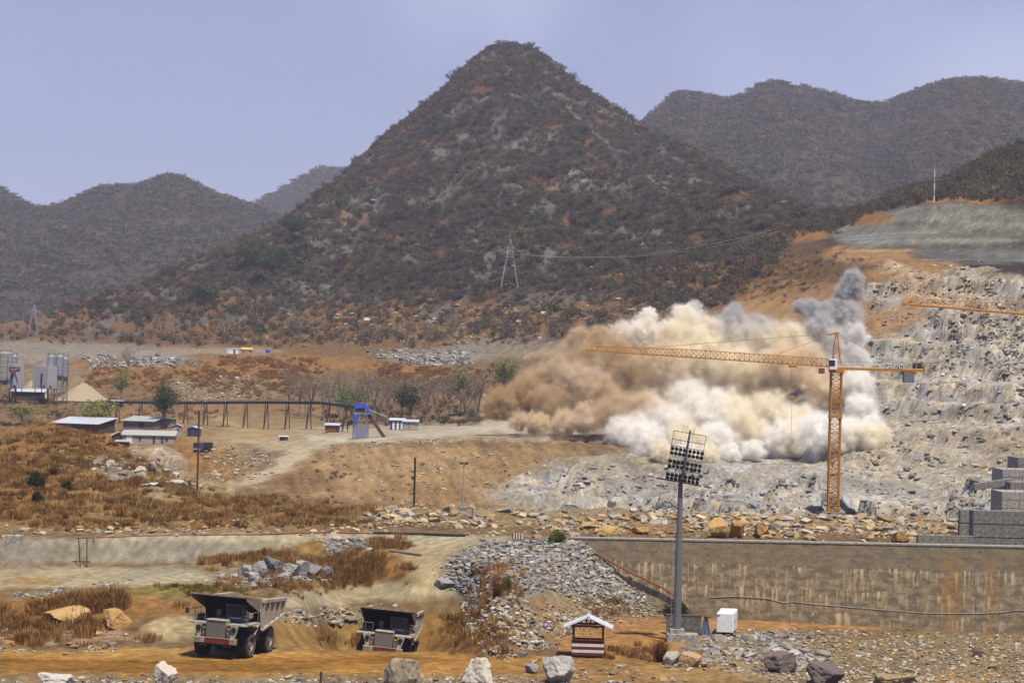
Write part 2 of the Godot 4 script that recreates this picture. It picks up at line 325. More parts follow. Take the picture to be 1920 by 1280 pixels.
	[150, 880, 330, 90, 176, 134, 82, .4], [0, 960, 500, 40, 172, 136, 88, .4], [400, 965, 330, 30, 166, 132, 88, .45], [270, 880, 90, 40, 178, 144, 98, .8], [330, 915, 90, 26, 182, 156, 116, .6], [250, 990, 330, 10, 170, 146, 106, .4],
	[1000, 972, 380, 16, 168, 142, 102, .6], [1500, 984, 420, 18, 172, 142, 96, .6], [1300, 996, 330, 10, 172, 134, 82, .6],
	[200, 1034, 340, 26, 178, 170, 152, .12], [480, 1020, 120, 16, 176, 166, 146, .12], [20, 1040, 130, 22, 160, 152, 136, .25],
	[150, 1086, 330, 20, 206, 190, 156, .04], [350, 1078, 130, 12, 200, 190, 166, .04], [60, 1090, 60, 6, 206, 172, 112, .04],
	[600, 1010, 420, 9, 208, 194, 164, .03], [850, 1020, 120, 16, 204, 190, 160, .04], [820, 1060, 70, 40, 206, 186, 148, .04], [700, 1112, 170, 18, 206, 190, 156, .04], [560, 1132, 90, 12, 206, 192, 160, .04],
	[650, 1030, 110, 20, 176, 138, 86, .3], [700, 1065, 80, 24, 174, 128, 72, .3], [480, 1066, 130, 22, 176, 156, 122, .35],
	[300, 1108, 160, 9, 150, 134, 76, .25], [150, 1140, 230, 26, 174, 130, 78, .3], [560, 1088, 130, 16, 152, 118, 64, .3],
	[330, 1180, 60, 26, 208, 188, 146, .06], [120, 1195, 170, 16, 178, 130, 76, .7], [20, 1160, 120, 20, 170, 124, 74, .4], [90, 1178, 150, 8, 196, 152, 96, .1],
	[620, 1190, 170, 40, 172, 138, 86, .5], [860, 1190, 130, 44, 170, 132, 76, .5], [620, 1158, 160, 12, 156, 146, 124, .6], [980, 1190, 60, 40, 172, 136, 84, .5],
	[950, 1075, 130, 60, 168, 162, 150, .7], [1060, 1060, 120, 46, 170, 164, 154, .7], [1130, 1110, 110, 44, 164, 150, 124, .6], [1060, 1150, 100, 30, 176, 148, 108, .45], [1200, 1120, 60, 30, 162, 146, 118, .5],
	[400, 1245, 700, 24, 204, 154, 78, .05], [200, 1226, 360, 8, 206, 164, 96, .05], [850, 1258, 180, 20, 200, 150, 82, .1], [250, 1250, 420, 10, 176, 130, 62, .04], [700, 1238, 220, 5, 172, 118, 54, .04], [150, 1243, 300, 3, 156, 112, 52, .04], [300, 1258, 330, 3, 158, 114, 54, .04],
	[500, 1276, 700, 7, 172, 148, 112, .5],
	[1180, 1200, 150, 40, 206, 154, 94, .06], [1300, 1180, 200, 18, 202, 152, 98, .06], [1650, 1168, 400, 11, 204, 154, 100, .06], [1150, 1255, 200, 30, 186, 144, 88, .4], [1350, 1260, 140, 26, 190, 156, 104, .4],
	[1700, 1230, 300, 42, 158, 138, 102, .5], [1400, 1215, 130, 26, 164, 152, 132, .5], [1850, 1275, 200, 14, 184, 148, 94, .3], [1480, 1250, 120, 30, 176, 158, 126, .4]]

func make_paint() -> void:
	PG.resize(PGW * PGH)
	PG.fill(S(150, 124, 92, GK))
	for k in PG.size():
		PG[k].a = 0.4
	for p in PAINT:
		var x0 := int((p[0] - p[2] * 1.3 + 480.0) / 2880.0 * PGW)
		var x1 := int((p[0] + p[2] * 1.3 + 480.0) / 2880.0 * PGW) + 1
		var y0 := int((p[1] - p[3] * 1.3 + 20.0) / 1400.0 * PGH) - 1
		var y1 := int((p[1] + p[3] * 1.3 + 20.0) / 1400.0 * PGH) + 1
		var c := S(p[4], p[5], p[6], GK)
		c.a = p[7]
		for j in range(maxi(y0, 0), mini(y1, PGH - 1) + 1):
			for i in range(maxi(x0, 0), mini(x1, PGW - 1) + 1):
				var u := (i + 0.5) / PGW * 2880.0 - 480.0
				var v := (j + 0.5) / PGH * 1400.0 - 20.0
				var e := Vector2((u - p[0]) / p[2], (v - p[1]) / maxf(p[3], 3.5)).length()
				var w := 1.0 - smoothstep(0.75, 1.15, e)
				if w > 0.0:
					PG[j * PGW + i] = PG[j * PGW + i].lerp(c, w)

func make_land() -> void:
	for c in BANK: bank_at.append(contour(c))
	for c in FAR: far_at.append(contour(c))
	for p in TOE:   # where the lines of sight meet the valley floor
		var k := at(p[0], p[1], 1.0)
		var d := HC / (HC - k.y)
		if p[0] > 640 and p[0] < 800: d *= 1.02
		toe.append(Vector2(k.x * d, d))
	toe.append(Vector2(toe[toe.size() - 1].x + 0.5, 226.0))
	toe.append(Vector2(toe[toe.size() - 1].x + 0.5, 600.0))
	toe.append(Vector2(-400.0, 600.0))
	toe.append(Vector2(-400.0, toe[0].y))
	var wa := at(1075, 1006, 225.0)
	var wb := at(1920, 1024, 213.0)
	wall_a = Vector2(wa.x, 225.0)
	wall_b = Vector2(wb.x, 213.0)
	var spans := [[95.0, 165.0, 5.0], [165.0, 262.0, 0.45], [262.0, 345.0, 1.0], [345.0, 415.0, 5.0], [415.0, 720.0, 1.15], [720.0, 830.0, 1.7], [830.0, 1170.0, 3.6], [1170.0, 1720.0, 6.0], [1720.0, 2300.0, 60.0], [2300.0, 6501.0, 600.0]]
	for s in spans:
		var d: float = s[0]
		while d < s[1] - 0.01:
			rows.append(d)
			d += s[2]
	nz_big.frequency = 1.0 / 150.0
	nz_big.fractal_octaves = 4
	nz_big.seed = 3
	nz_mid.frequency = 1.0 / 16.0
	nz_mid.fractal_octaves = 4
	nz_mid.seed = 5
	nz_fine.frequency = 1.0 / 2.6
	nz_fine.fractal_octaves = 3
	nz_fine.seed = 7
	nz_cell.noise_type = FastNoiseLite.TYPE_CELLULAR
	nz_cell.cellular_return_type = FastNoiseLite.RETURN_CELL_VALUE
	nz_cell.frequency = 1.0 / 7.0
	nz_cell.fractal_type = FastNoiseLite.FRACTAL_NONE
	nz_cell.domain_warp_enabled = true
	nz_cell.domain_warp_amplitude = 5.0
	nz_cell.domain_warp_frequency = 0.06
	nz_rock.frequency = 1.0 / 13.0
	nz_rock.fractal_type = FastNoiseLite.FRACTAL_RIDGED
	nz_rock.fractal_octaves = 5
	nz_rock.seed = 21
	nz_cell2.noise_type = FastNoiseLite.TYPE_CELLULAR
	nz_cell2.cellular_return_type = FastNoiseLite.RETURN_CELL_VALUE
	nz_cell2.frequency = 1.0 / 2.4
	nz_cell2.fractal_type = FastNoiseLite.FRACTAL_NONE
	nz_cell2.seed = 11
	make_paint()
	var NR := rows.size()
	H.resize(NC * NR)
	var vert := PackedVector3Array()
	vert.resize(NC * NR)
	var cols := PackedColorArray()
	cols.resize(NC * NR)
	var rock_tones := [S(222, 220, 216, GK), S(190, 190, 191, GK), S(212, 196, 168, GK), S(160, 156, 151, GK), S(228, 220, 202, GK)]
	for i in NC:
		var u := U0 + i * DU
		var kb := PackedVector2Array()
		var kf := PackedVector2Array()
		for c in bank_at: kb.append(along(c, u))
		kf.append(kb[kb.size() - 1])
		for c in far_at: kf.append(along(c, u))
		var dc := kf[0].x
		for j in NR:
			var d := rows[j]
			var x := (u - 960.0) * d / F
			var y := 0.0
			if d < dc:
				var top := piecewise(kb, d)
				if x > wall_a.x - 0.5 and d > wall_d(x):
					y = top
				elif d > 178.0:
					var s := inside_bank(x, d)
					var floor_y := -3.0 * smoothstep(0.0, 17.0, d - 187.0) * smoothstep(560.0, 660.0, u) * (1.0 - smoothstep(860.0, 960.0, u))
					y = maxf(floor_y, minf(top, floor_y + s * 0.85)) if s > 0.0 else floor_y
				y += 0.5 * exp(-pow((d - 168.0) / 3.0, 2.0))
			else:
				y = piecewise(kf, d)
			# the spot of the photograph that this point shows at, to look up what the ground is made of there
			var vv := (HC - y) * F / d
			var pu := 960.0 + (u - 960.0) * cos(ROLL) - vv * sin(ROLL)
			var pv := 700.0 + (u - 960.0) * sin(ROLL) + vv * cos(ROLL)
			var w := 10.0 * nz_mid.get_noise_2d(x * 1.3 + 400.0, d * 0.7) + 5.0 * nz_fine.get_noise_2d(x, d)
			var c := paint_at(pu + 1.6 * w, pv + 0.7 * w)
			var r := c.a
			var lift := 0.0
			if d < 400.0:
				lift = r * (0.5 * nz_mid.get_noise_2d(x * 2.0, d * 2.0) + 0.35 * nz_fine.get_noise_2d(x * 1.4, d * 1.4)) + 0.03 * nz_mid.get_noise_2d(x, d)
			elif d < 1000.0:
				lift = r * 1.4 * nz_mid.get_noise_2d(x, d) + 0.2 * r * nz_fine.get_noise_2d(x, d)
				if r > 0.55:
					lift += (r - 0.5) * (1.6 * nz_cell.get_noise_3d(x, y * 1.6, d * 0.6) + 0.7 * nz_cell2.get_noise_3d(x, y * 1.6, d * 0.8) + 4.5 * nz_rock.get_noise_3d(x * 0.6, y * 2.0, d * 0.5) + 5.0 * nz_big.get_noise_2d(x * 4.0, d * 2.5))
			if r > 0.7 and d > 415.0 and d < 860.0:   # the blasting left ledges
				var q := (y + lift + 2.5 * nz_mid.get_noise_2d(x * 0.7, d * 0.3)) / 4.6
				var led := (floorf(q) + smoothstep(0.25, 0.75, q - floorf(q)) - q) * 4.6
				lift += led * clampf((r - 0.7) * 4.0, 0.0, 0.85)
			if d > 860.0:
				var crest := kf[kf.size() - 3].x
				var k := smoothstep(860.0, 1100.0, d) * (1.0 - smoothstep(1800.0, 2300.0, d)) * (1.0 - 0.75 * exp(-pow((d - crest) / 130.0, 2.0)))
				lift += k * (17.0 * nz_big.get_noise_2d(x + 0.35 * d, d * 0.6) + 8.0 * nz_rock.get_noise_2d(x * 0.13 + 0.05 * d, d * 0.05) - 5.0 + 3.5 * absf(nz_mid.get_noise_2d(x * 0.35, d * 0.3)) + 2.2 * nz_cell.get_noise_2d(x * 0.5, d * 0.4)) * clampf((y - 20.0) / 50.0, 0.15, 1.0)
			y += lift
			var g := 1.0 + 0.3 * nz_mid.get_noise_2d(x * 3.0 + 50.0, d * 1.5) + 0.34 * nz_fine.get_noise_2d(x * 2.0, d * 1.3) * clampf(r * 2.5, 0.3, 1.0) + 0.3 * r * nz_mid.get_noise_2d(x * 0.8 + d * 0.5, d * 0.2 + 33.0)
			if d > 415.0 and d < 580.0 and r < 0.5 and r > 0.15:   # rain-cut rills down the earth slope
				var rill := nz_fine.get_noise_2d(x * 1.1 + 0.12 * d, d * 0.07)
				g *= 1.0 + 0.5 * rill
				y += 0.35 * rill
			if pu > 1560.0 and pv < 492.0 and d < 860.0:   # the sprayed cut lies in level courses
				g *= 1.0 + 0.45 * nz_mid.get_noise_2d(x * 0.25, y * 9.0) + 0.25 * nz_fine.get_noise_2d(x * 0.3, y * 4.0)
			if r > 0.55:
				var cv := nz_cell.get_noise_3d(x, y * 1.6, d * 0.6) * 0.5 + nz_cell2.get_noise_3d(x, y * 1.6, d * 0.8) * 0.5
				var tone: Color = rock_tones[clampi(int((cv + 0.75) / 1.5 * 5.0), 0, 4)]
				c = c.lerp(tone, clampf((r - 0.5) * 1.7, 0.0, 0.8))
			if d > 900.0 and y > 30.0 and d < 2300.0:   # bare slabs and ochre grass between the trees of the mountain
				var o := nz_mid.get_noise_2d(x * 0.35 + 0.1 * d, d * 0.22 + 90.0)
				c = c.lerp(S(130, 123, 118, GK), smoothstep(0.14, 0.3, o))
				c = c.lerp(S(146, 110, 72, GK), smoothstep(0.2, 0.36, -o) * 0.6)
			H[i * NR + j] = y
			vert[i * NR + j] = Vector3(x, y, -d)
			cols[i * NR + j] = Color(c.r * g, c.g * g, c.b * g * (0.96 + 0.08 * nz_mid.get_noise_2d(d, x)), 1.0)
	var norm := PackedVector3Array()
	norm.resize(NC * NR)
	var idx := PackedInt32Array()
	for i in NC:
		for j in NR:
			var a := vert[mini(i + 1, NC - 1) * NR + j] - vert[maxi(i - 1, 0) * NR + j]
			var b := vert[i * NR + mini(j + 1, NR - 1)] - vert[i * NR + maxi(j - 1, 0)]
			norm[i * NR + j] = a.cross(b).normalized()
	var jm := row_of(990.0)
	for piece in [[0, jm, "ground", "dry valley floor rising through quarried slopes to the mountain's foot"], [jm, NR - 1, "mountain", "steep conical mountain under leafless scrub"]]:
		var n: int = piece[1] - piece[0] + 1
		var pv := PackedVector3Array()
		var pn := PackedVector3Array()
		var pc := PackedColorArray()
		for i in NC:
			pv.append_array(vert.slice(i * NR + piece[0], i * NR + piece[1] + 1))
			pn.append_array(norm.slice(i * NR + piece[0], i * NR + piece[1] + 1))
			pc.append_array(cols.slice(i * NR + piece[0], i * NR + piece[1] + 1))
		idx.resize((NC - 1) * (n - 1) * 6)
		var k := 0
		for i in NC - 1:
			for j in n - 1:
				var a := i * n + j
				idx[k] = a; idx[k + 1] = a + 1; idx[k + 2] = a + n + 1
				idx[k + 3] = a; idx[k + 4] = a + n + 1; idx[k + 5] = a + n
				k += 6
		var arr := []
		arr.resize(Mesh.ARRAY_MAX)
		arr[Mesh.ARRAY_VERTEX] = pv
		arr[Mesh.ARRAY_NORMAL] = pn
		arr[Mesh.ARRAY_COLOR] = pc
		arr[Mesh.ARRAY_INDEX] = idx
		var m := ArrayMesh.new()
		m.add_surface_from_arrays(Mesh.PRIMITIVE_TRIANGLES, arr)
		m.surface_set_material(0, M.earth)
		tag(inst(piece[2], m, self), piece[3], "", "", "structure")

func row_of(d: float) -> int:
	var lo := 0
	var hi := rows.size() - 1
	while hi - lo > 1:
		var k := (lo + hi) / 2
		if rows[k] <= d: lo = k
		else: hi = k
	return lo

func land_y(x: float, d: float) -> float:
	var NR := rows.size()
	var u := clampf((960.0 + x * F / d - U0) / DU, 0.0, NC - 1.001)
	var i := int(u)
	var j := row_of(d)
	var t := clampf((d - rows[j]) / (rows[j + 1] - rows[j]), 0.0, 1.0)
	return lerpf(lerpf(H[i * NR + j], H[i * NR + j + 1], t), lerpf(H[(i + 1) * NR + j], H[(i + 1) * NR + j + 1], t), u - i)

func on_land(u: float, v: float, d0 := 160.0, d1 := 2200.0) -> Vector3:   # where that line of sight meets the land
	var k := at(u, v, 1.0)
	var NR := rows.size()
	var i := clampi(int((960.0 + k.x * F - U0) / DU + 0.5), 0, NC - 1)
	var slope := k.y - HC
	var j := row_of(d0)
	while j < NR - 1 and rows[j] < d1:
		if H[i * NR + j] >= HC + slope * rows[j]:
			var d := rows[j]
			if j > 0:
				var a := HC + slope * rows[j - 1] - H[i * NR + j - 1]
				var b := H[i * NR + j] - HC - slope * rows[j]
				d = lerpf(rows[j - 1], rows[j], clampf(a / maxf(a + b, 1e-4), 0.0, 1.0))
			return Vector3(k.x * d, land_y(k.x * d, d), -d)
		j += 1
	if d1 < 700.0:   # no land met so near: stand in the middle of that reach
		var dm := minf((d0 + d1) / 2, 262.0)
		return Vector3(k.x * dm, land_y(k.x * dm, dm), -dm)
	return Vector3.INF

func stand(u: float, v: float, d: float) -> Vector3:   # a point on the land in that column, d metres ahead
	var p := at(u, v, d)
	p.y = land_y(p.x, d)
	return p

func hill(called: String, label: String, crest: Array, depth: float, foot: float, c: Color) -> Array:
	var cr := contour(crest)
	var n := 150
	var m := 46
	var vert := PackedVector3Array()
	var cols := PackedColorArray()
	var ua: float = cr[0][0]
	var ub: float = cr[0][cr[0].size() - 1]
	for i in n:
		var u := lerpf(ua, ub, i / (n - 1.0))
		var e := along(cr, u)
		for j in m:
			var t := j / (m - 6.0)
			var d := e.x - depth * (1.0 - t)
			var y := lerpf(foot, e.y, pow(minf(t, 1.0), 0.9)) if t <= 1.0 else e.y - (t - 1.0) * depth * 0.6
			var x := (u - 960.0) * d / F
			y += sin(minf(t, 1.0) * PI) * 34.0 * nz_big.get_noise_2d(x * 0.6 + 700.0, d * 0.35) + 5.0 * nz_mid.get_noise_2d(x * 0.15, d * 0.15) * minf(1.0, 3.0 * absf(1.0 - t) + 0.2)
			vert.append(Vector3(x, y, -d))
			var g := 1.0 + 0.5 * nz_mid.get_noise_2d(x * 0.2, d * 0.2)
			cols.append(Color(c.r * g, c.g * g, c.b * g).lerp(S(170, 140, 100, .4), smoothstep(0.25, 0.5, nz_mid.get_noise_2d(x * 0.12 + 300.0, d * 0.12)) * 0.7))
	var norm := PackedVector3Array()
	var idx := PackedInt32Array()
	for i in n:
		for j in m:
			var a := vert[mini(i + 1, n - 1) * m + j] - vert[maxi(i - 1, 0) * m + j]
			var b := vert[i * m + mini(j + 1, m - 1)] - vert[i * m + maxi(j - 1, 0)]
			norm.append(a.cross(b).normalized())
			if i < n - 1 and j < m - 1:
				var q := i * m + j
				idx.append_array(PackedInt32Array([q, q + 1, q + m + 1, q, q + m + 1, q + m]))
	var arr := []
	arr.resize(Mesh.ARRAY_MAX)
	arr[Mesh.ARRAY_VERTEX] = vert
	arr[Mesh.ARRAY_NORMAL] = norm
	arr[Mesh.ARRAY_COLOR] = cols
	arr[Mesh.ARRAY_INDEX] = idx
	var me := ArrayMesh.new()
	me.add_surface_from_arrays(Mesh.PRIMITIVE_TRIANGLES, arr)
	me.surface_set_material(0, M.earth)
	tag(inst(called, me, self), label, "", "", "structure")
	return [vert, n, m]

func make_materials() -> void:
	M.grain_tex = noise_tex(0.02, 0.86, 1.0, 4)
	var e := tint_mat("earth", 0.97)
	e.albedo_texture = noise_tex(0.05, 0.7, 1.0, 9, FastNoiseLite.TYPE_SIMPLEX_SMOOTH, 6)
	e.uv1_triplanar = true
	e.uv1_world_triplanar = true
	e.uv1_scale = Vector3.ONE * 0.22
	e.metallic_specular = 0.2
	e.heightmap_enabled = true
	e.heightmap_texture = noise_tex(0.08, 0.0, 1.0, 15, FastNoiseLite.TYPE_SIMPLEX_SMOOTH, 6)
	e.heightmap_scale = 5.0
	e.detail_enabled = true
	e.detail_blend_mode = BaseMaterial3D.BLEND_MODE_MUL
	e.detail_uv_layer = BaseMaterial3D.DETAIL_UV_2
	e.uv2_triplanar = true
	e.uv2_world_triplanar = true
	e.uv2_scale = Vector3.ONE * 0.045
	e.detail_albedo = noise_tex(0.035, 0.62, 1.0, 29, FastNoiseLite.TYPE_SIMPLEX_SMOOTH, 6)

var hills := []
func build_hills() -> void:
	hills.append(hill("hill", "hazy wooded hill beyond the concrete plant", [[-520, 330, 2700], [-300, 300, 2700], [-100, 315, 2700], [0, 352, 2650], [65, 388, 2600], [110, 385, 2600], [190, 351, 2600], [250, 349, 2600], [330, 331, 2600], [400, 362, 2600], [470, 385, 2600], [560, 420, 2600], [760, 470, 2600]], 1100.0, 20.0, S(118, 104, 90, .54)))
	hills.append(hill("hill", "farthest wooded hill, between the plant's hill and the mountain", [[300, 450, 3700], [470, 384, 3700], [540, 346, 3700], [600, 315, 3700], [660, 318, 3700], [760, 360, 3700], [900, 430, 3700]], 900.0, 60.0, S(118, 104, 90, .54)))
	hills.append(hill("hill", "long hazy wooded ridge behind the quarried slope", [[1040, 330, 2700], [1150, 250, 2700], [1215, 222, 2700], [1240, 197, 2700], [1262, 179, 2700], [1290, 172, 2700], [1320, 178, 2700], [1380, 184, 2700], [1440, 155, 2700], [1490, 161, 2700], [1540, 171, 2700], [1600, 190, 2700], [1640, 196, 2700], [1700, 178, 2700], [1760, 157, 2700], [1830, 147, 2700], [1880, 152, 2700], [1960, 166, 2700], [2200, 190, 2700], [2500, 170, 2700]], 1300.0, 30.0, S(122, 106, 88, .54)))


# ---- stones ---------------------------------------------------------------------------------------------------------
func ico(level: int) -> Array:
	var g := (1.0 + sqrt(5.0)) / 2.0
	var v: Array[Vector3] = []
	for p in [[-1, g, 0], [1, g, 0], [-1, -g, 0], [1, -g, 0], [0, -1, g], [0, 1, g], [0, -1, -g], [0, 1, -g], [g, 0, -1], [g, 0, 1], [-g, 0, -1], [-g, 0, 1]]:
		v.append(Vector3(p[0], p[1], p[2]).normalized())
	var f := [[0, 11, 5], [0, 5, 1], [0, 1, 7], [0, 7, 10], [0, 10, 11], [1, 5, 9], [5, 11, 4], [11, 10, 2], [10, 7, 6], [7, 1, 8], [3, 9, 4], [3, 4, 2], [3, 2, 6], [3, 6, 8], [3, 8, 9], [4, 9, 5], [2, 4, 11], [6, 2, 10], [8, 6, 7], [9, 8, 1]]
	for k in level:
		var nf := []
		var mid := {}
		for t in f:
			var m := []
			for e in 3:
				var a: int = mini(t[e], t[(e + 1) % 3])
				var b: int = maxi(t[e], t[(e + 1) % 3])
				var key := a * 100000 + b
				if not mid.has(key):
					mid[key] = v.size()
					v.append((v[a] + v[b]).normalized())
				m.append(mid[key])
			nf.append_array([[t[0], m[0], m[2]], [t[1], m[1], m[0]], [t[2], m[2], m[1]], m])
		f = nf
	return [v, f]

func rock_mesh(seed_: int, level: int, planes: int, m: Material, squash := 0.75, rough := 0.05) -> ArrayMesh:
	var r := RandomNumberGenerator.new()
	r.seed = seed_
	var cuts := []
	for k in planes:
		var n := Vector3(r.randfn(), r.randfn() * 0.9, r.randfn()).normalized()
		cuts.append([n, r.randf_range(0.52, 0.86)])
	cuts.append([Vector3.DOWN, 0.6])
	cuts.append([Vector3(r.randf_range(-0.3, 0.3), 1, r.randf_range(-0.2, 0.5)).normalized(), r.randf_range(0.45, 0.6)])
	var s := ico(level)
	var v: Array[Vector3] = []
	for p: Vector3 in s[0]:
		var k := 1.15
		for c in cuts:
			var e: float = p.dot(c[0])
			if e > 0.05:
				k = minf(k, c[1] / e)
		k *= 1.0 + rough * (nz_fine.get_noise_3d(p.x * 3.0 + seed_, p.y * 3.0, p.z * 3.0) + 0.5 * nz_fine.get_noise_3d(p.x * 9.0 + seed_, p.y * 9.0, p.z * 9.0))
		v.append(Vector3(p.x * k, p.y * k * squash, p.z * k))
	var b := MB.new()
	for t in s[1]:
		b.t(v[t[0]], v[t[2]], v[t[1]])
	return b.mesh(m)

func shard_mesh(seed_: int, m: Material) -> ArrayMesh:   # a broken block: a cube with its corners pushed about and one cut off
	var r := RandomNumberGenerator.new()
	r.seed = seed_
	var p: Array[Vector3] = []
	var s := Vector3(r.randf_range(0.7, 1.1), r.randf_range(0.45, 0.8), r.randf_range(0.55, 0.95))
	for i in 8:
		p.append(Vector3(s.x if i & 1 else -s.x, s.y if i & 2 else -s.y, s.z if i & 4 else -s.z) * r.randf_range(0.5, 1.0) + Vector3(r.randfn(), r.randfn(), r.randfn()) * 0.08)
	var b := MB.new()
	b.hexa(p)
	return b.mesh(m)

var rocks: Array[ArrayMesh] = []
var greys := [S(186, 183, 180, .56), S(160, 159, 160, .56), S(136, 136, 138, .56), S(206, 202, 194, .56), S(178, 164, 142, .56), S(150, 146, 140, .56)]
var tans := [S(196, 172, 130, .62), S(176, 150, 108, .62), S(206, 190, 156, .62), S(160, 136, 104, .62), S(186, 180, 168, .62), S(150, 142, 132, .62)]
var mixed := [S(196, 186, 168, .62), S(172, 164, 152, .62), S(150, 138, 116, .62), S(186, 158, 112, .62), S(206, 202, 194, .62), S(128, 120, 110, .62)]
var ochres := [S(202, 166, 110, .62), S(190, 150, 96, .62), S(180, 140, 88, .62)]

func random_in(poly: PackedVector2Array, box: Rect2) -> Vector2:
	for k in 60:
		var p := Vector2(rng.randf_range(box.position.x, box.end.x), rng.randf_range(box.position.y, box.end.y))
		if Geometry2D.is_point_in_polygon(p, poly):
			# ragged edges: a share of the points strays over the outline
			return p + Vector2(rng.randfn(), rng.randfn() * 0.5) * minf(10.0, box.size.y * 0.15)
	return poly[0]

func outline(pts: Array) -> Array:
	var poly := PackedVector2Array()
	var box := Rect2(pts[0][0], pts[0][1], 0, 0)
	for p in pts:
		poly.append(Vector2(p[0], p[1]))
		box = box.expand(Vector2(p[0], p[1]))
	return [poly, box]

func lie(p: Vector3, size: float, flat := 0.8) -> Transform3D:
	var b := Basis.from_euler(Vector3(rng.randf_range(-0.5, 0.5), rng.randf() * TAU, rng.randf_range(-0.5, 0.5)))
	b = b.scaled(Vector3(1, rng.randf_range(flat * 0.7, flat * 1.1), 1)) * Basis.from_scale(Vector3(size * rng.randf_range(0.75, 1.35), size, size * rng.randf_range(0.75, 1.25)))
	return Transform3D(b, p + Vector3(0, size * 0.22, 0))

func rubble(called: String, label: String, pts: Array, n: int, lo: float, hi: float, tones: Array, singles := 0, single_label := "", group := "", d0 := 160.0, even := false) -> void:
	# scattered stones: the largest are things of their own, the rest one mass
	var o := outline(pts)
	var got := []
	for k in n:
		var s := random_in(o[0], o[1])
		var p := on_land(s.x, s.y, d0)
		if p == Vector3.INF or (not even and nz_mid.get_noise_2d(p.x * 1.6, p.z * 1.2) < rng.randf_range(-0.3, 0.12)): continue
		var size := lo * pow(hi / lo, pow(rng.randf(), 3.4))
		got.append([size / -p.z, lie(p, size), tones[rng.randi() % tones.size()] * rng.randf_range(0.8, 1.15), rng.randi() % rocks.size()])
	got.sort_custom(func(a, b): return a[0] > b[0])
	for k in mini(singles, got.size()):
		var e := inst("rock", tone_rock(got[k][3], got[k][2]), self)
		e.transform = got[k][1]
		var c: Color = got[k][2]
		var lum := c.get_luminance()
		tag(e, ("pale" if lum > 0.3 else "mid-toned" if lum > 0.2 else "dark") + (" tan " if c.r - c.b > 0.1 else " grey ") + single_label, "rock", group)
	var where := []
	var tint := []
	for r in rocks.size():
		where.append([])
		tint.append(PackedColorArray())
	for k in range(singles, got.size()):
		where[got[k][3]].append(got[k][1])
		tint[got[k][3]].append(Color(got[k][2].r, got[k][2].g, got[k][2].b))
	var root := Node3D.new()
	root.name = numbered(called)
	add_child(root)
	tag(root, label, "rubble", "", "stuff")
	for r in rocks.size():
		if where[r].size():
			copies("stones", rocks[r], where[r], tint[r], root)

var toned := {}
func tone_rock(shape: int, c: Color) -> Mesh:   # a stone of a plain colour; alike ones share a mesh and a material
	var key := "%d %d %d %d" % [shape, int(c.r * 14), int(c.g * 14), int(c.b * 14)]
	if not toned.has(key):
		var m: ArrayMesh = rocks[shape].duplicate()
		var mk := "stone %d %d %d" % [int(c.r * 14), int(c.g * 14), int(c.b * 14)]
		if not M.has(mk): mat(mk, c, 0.93).metallic_specular = 0.25
		m.surface_set_material(0, M[mk])
		toned[key] = m
	return toned[key]

func boulder(label: String, u: float, v: float, w: float, h: float, c: Color, seed_: int, turn := 0.0, d0 := 160.0, group := "") -> void:
	# a big angular stone about w by h spots of the photograph across, its foot at (u, v)
	var p := on_land(u, v, d0)
	var k := -p.z / F
	var mk := "boulder %d" % seed_
	var m := mat(mk, c, 0.93)
	m.metallic_specular = 0.25
	m.uv1_scale = Vector3.ONE * 0.8
	m.heightmap_enabled = true
	m.heightmap_texture = M.earth.heightmap_texture
	m.heightmap_scale = 2.0
	var e := inst("boulder", rock_mesh(seed_, 4, 14, m, 1.0, 0.13), self)
	var a := e.mesh.get_aabb()
	e.scale = Vector3(w * k / a.size.x, h * k * 1.12 / a.size.y, w * k * 0.9 / a.size.z)
	e.rotation.y = turn
	e.position = Vector3(p.x, p.y - h * k * 0.1 - a.position.y * e.scale.y, p.z - 0.3 * w * k)
	tag(e, label, "boulder", group)

# ---- plants ---------------------------------------------------------------------------------------------------------
func bush_mesh(seed_: int, leaves: int, leaf: float, twigs: int, m: Material, tall := 0.8, clumps := 9) -> ArrayMesh:
	# a crown about 2 across and tall high standing on its foot: clumps of small leaf faces, with bare twigs
	var r := RandomNumberGenerator.new()
	r.seed = seed_
	var b := MB.new()
	b.tinted = true
	var cl := []
	for k in clumps:
		var a := r.randf() * TAU
		var q := sqrt(r.randf()) * 0.72
		cl.append([Vector3(cos(a) * q, tall * r.randf_range(0.35, 0.85) * (1.1 - 0.45 * q), sin(a) * q), r.randf_range(0.22, 0.42)])
	for k in leaves:
		var c: Array = cl[r.randi() % clumps]
		var dir := Vector3(r.randfn(), r.randfn(), r.randfn()).normalized()
		var p: Vector3 = c[0] + dir * c[1] * pow(r.randf(), 0.45) * Vector3(1, 0.8, 1)
		var x := Vector3(r.randfn(), r.randfn(), r.randfn()).normalized() * leaf * r.randf_range(0.6, 1.3)
		var y := x.cross(Vector3(r.randfn(), r.randfn(), r.randfn()).normalized())
		b.tint = Color.WHITE * r.randf_range(0.6, 1.25)
		b.t(p - x, p + x, p + y * 1.4)
	b.tint = Color(0.55, 0.5, 0.5)
	for k in twigs:
		var c: Array = cl[r.randi() % clumps]
		var e: Vector3 = c[0] + Vector3(r.randfn(), absf(r.randfn()), r.randfn()) * c[1] * 0.7
		var s := Vector3(e.x * 0.25, e.y * r.randf_range(0.0, 0.5), e.z * 0.25)
		var w := Vector3(r.randfn(), 0, r.randfn()).normalized() * 0.022
		b.t(s - w, s + w, e)
	return b.mesh(m)

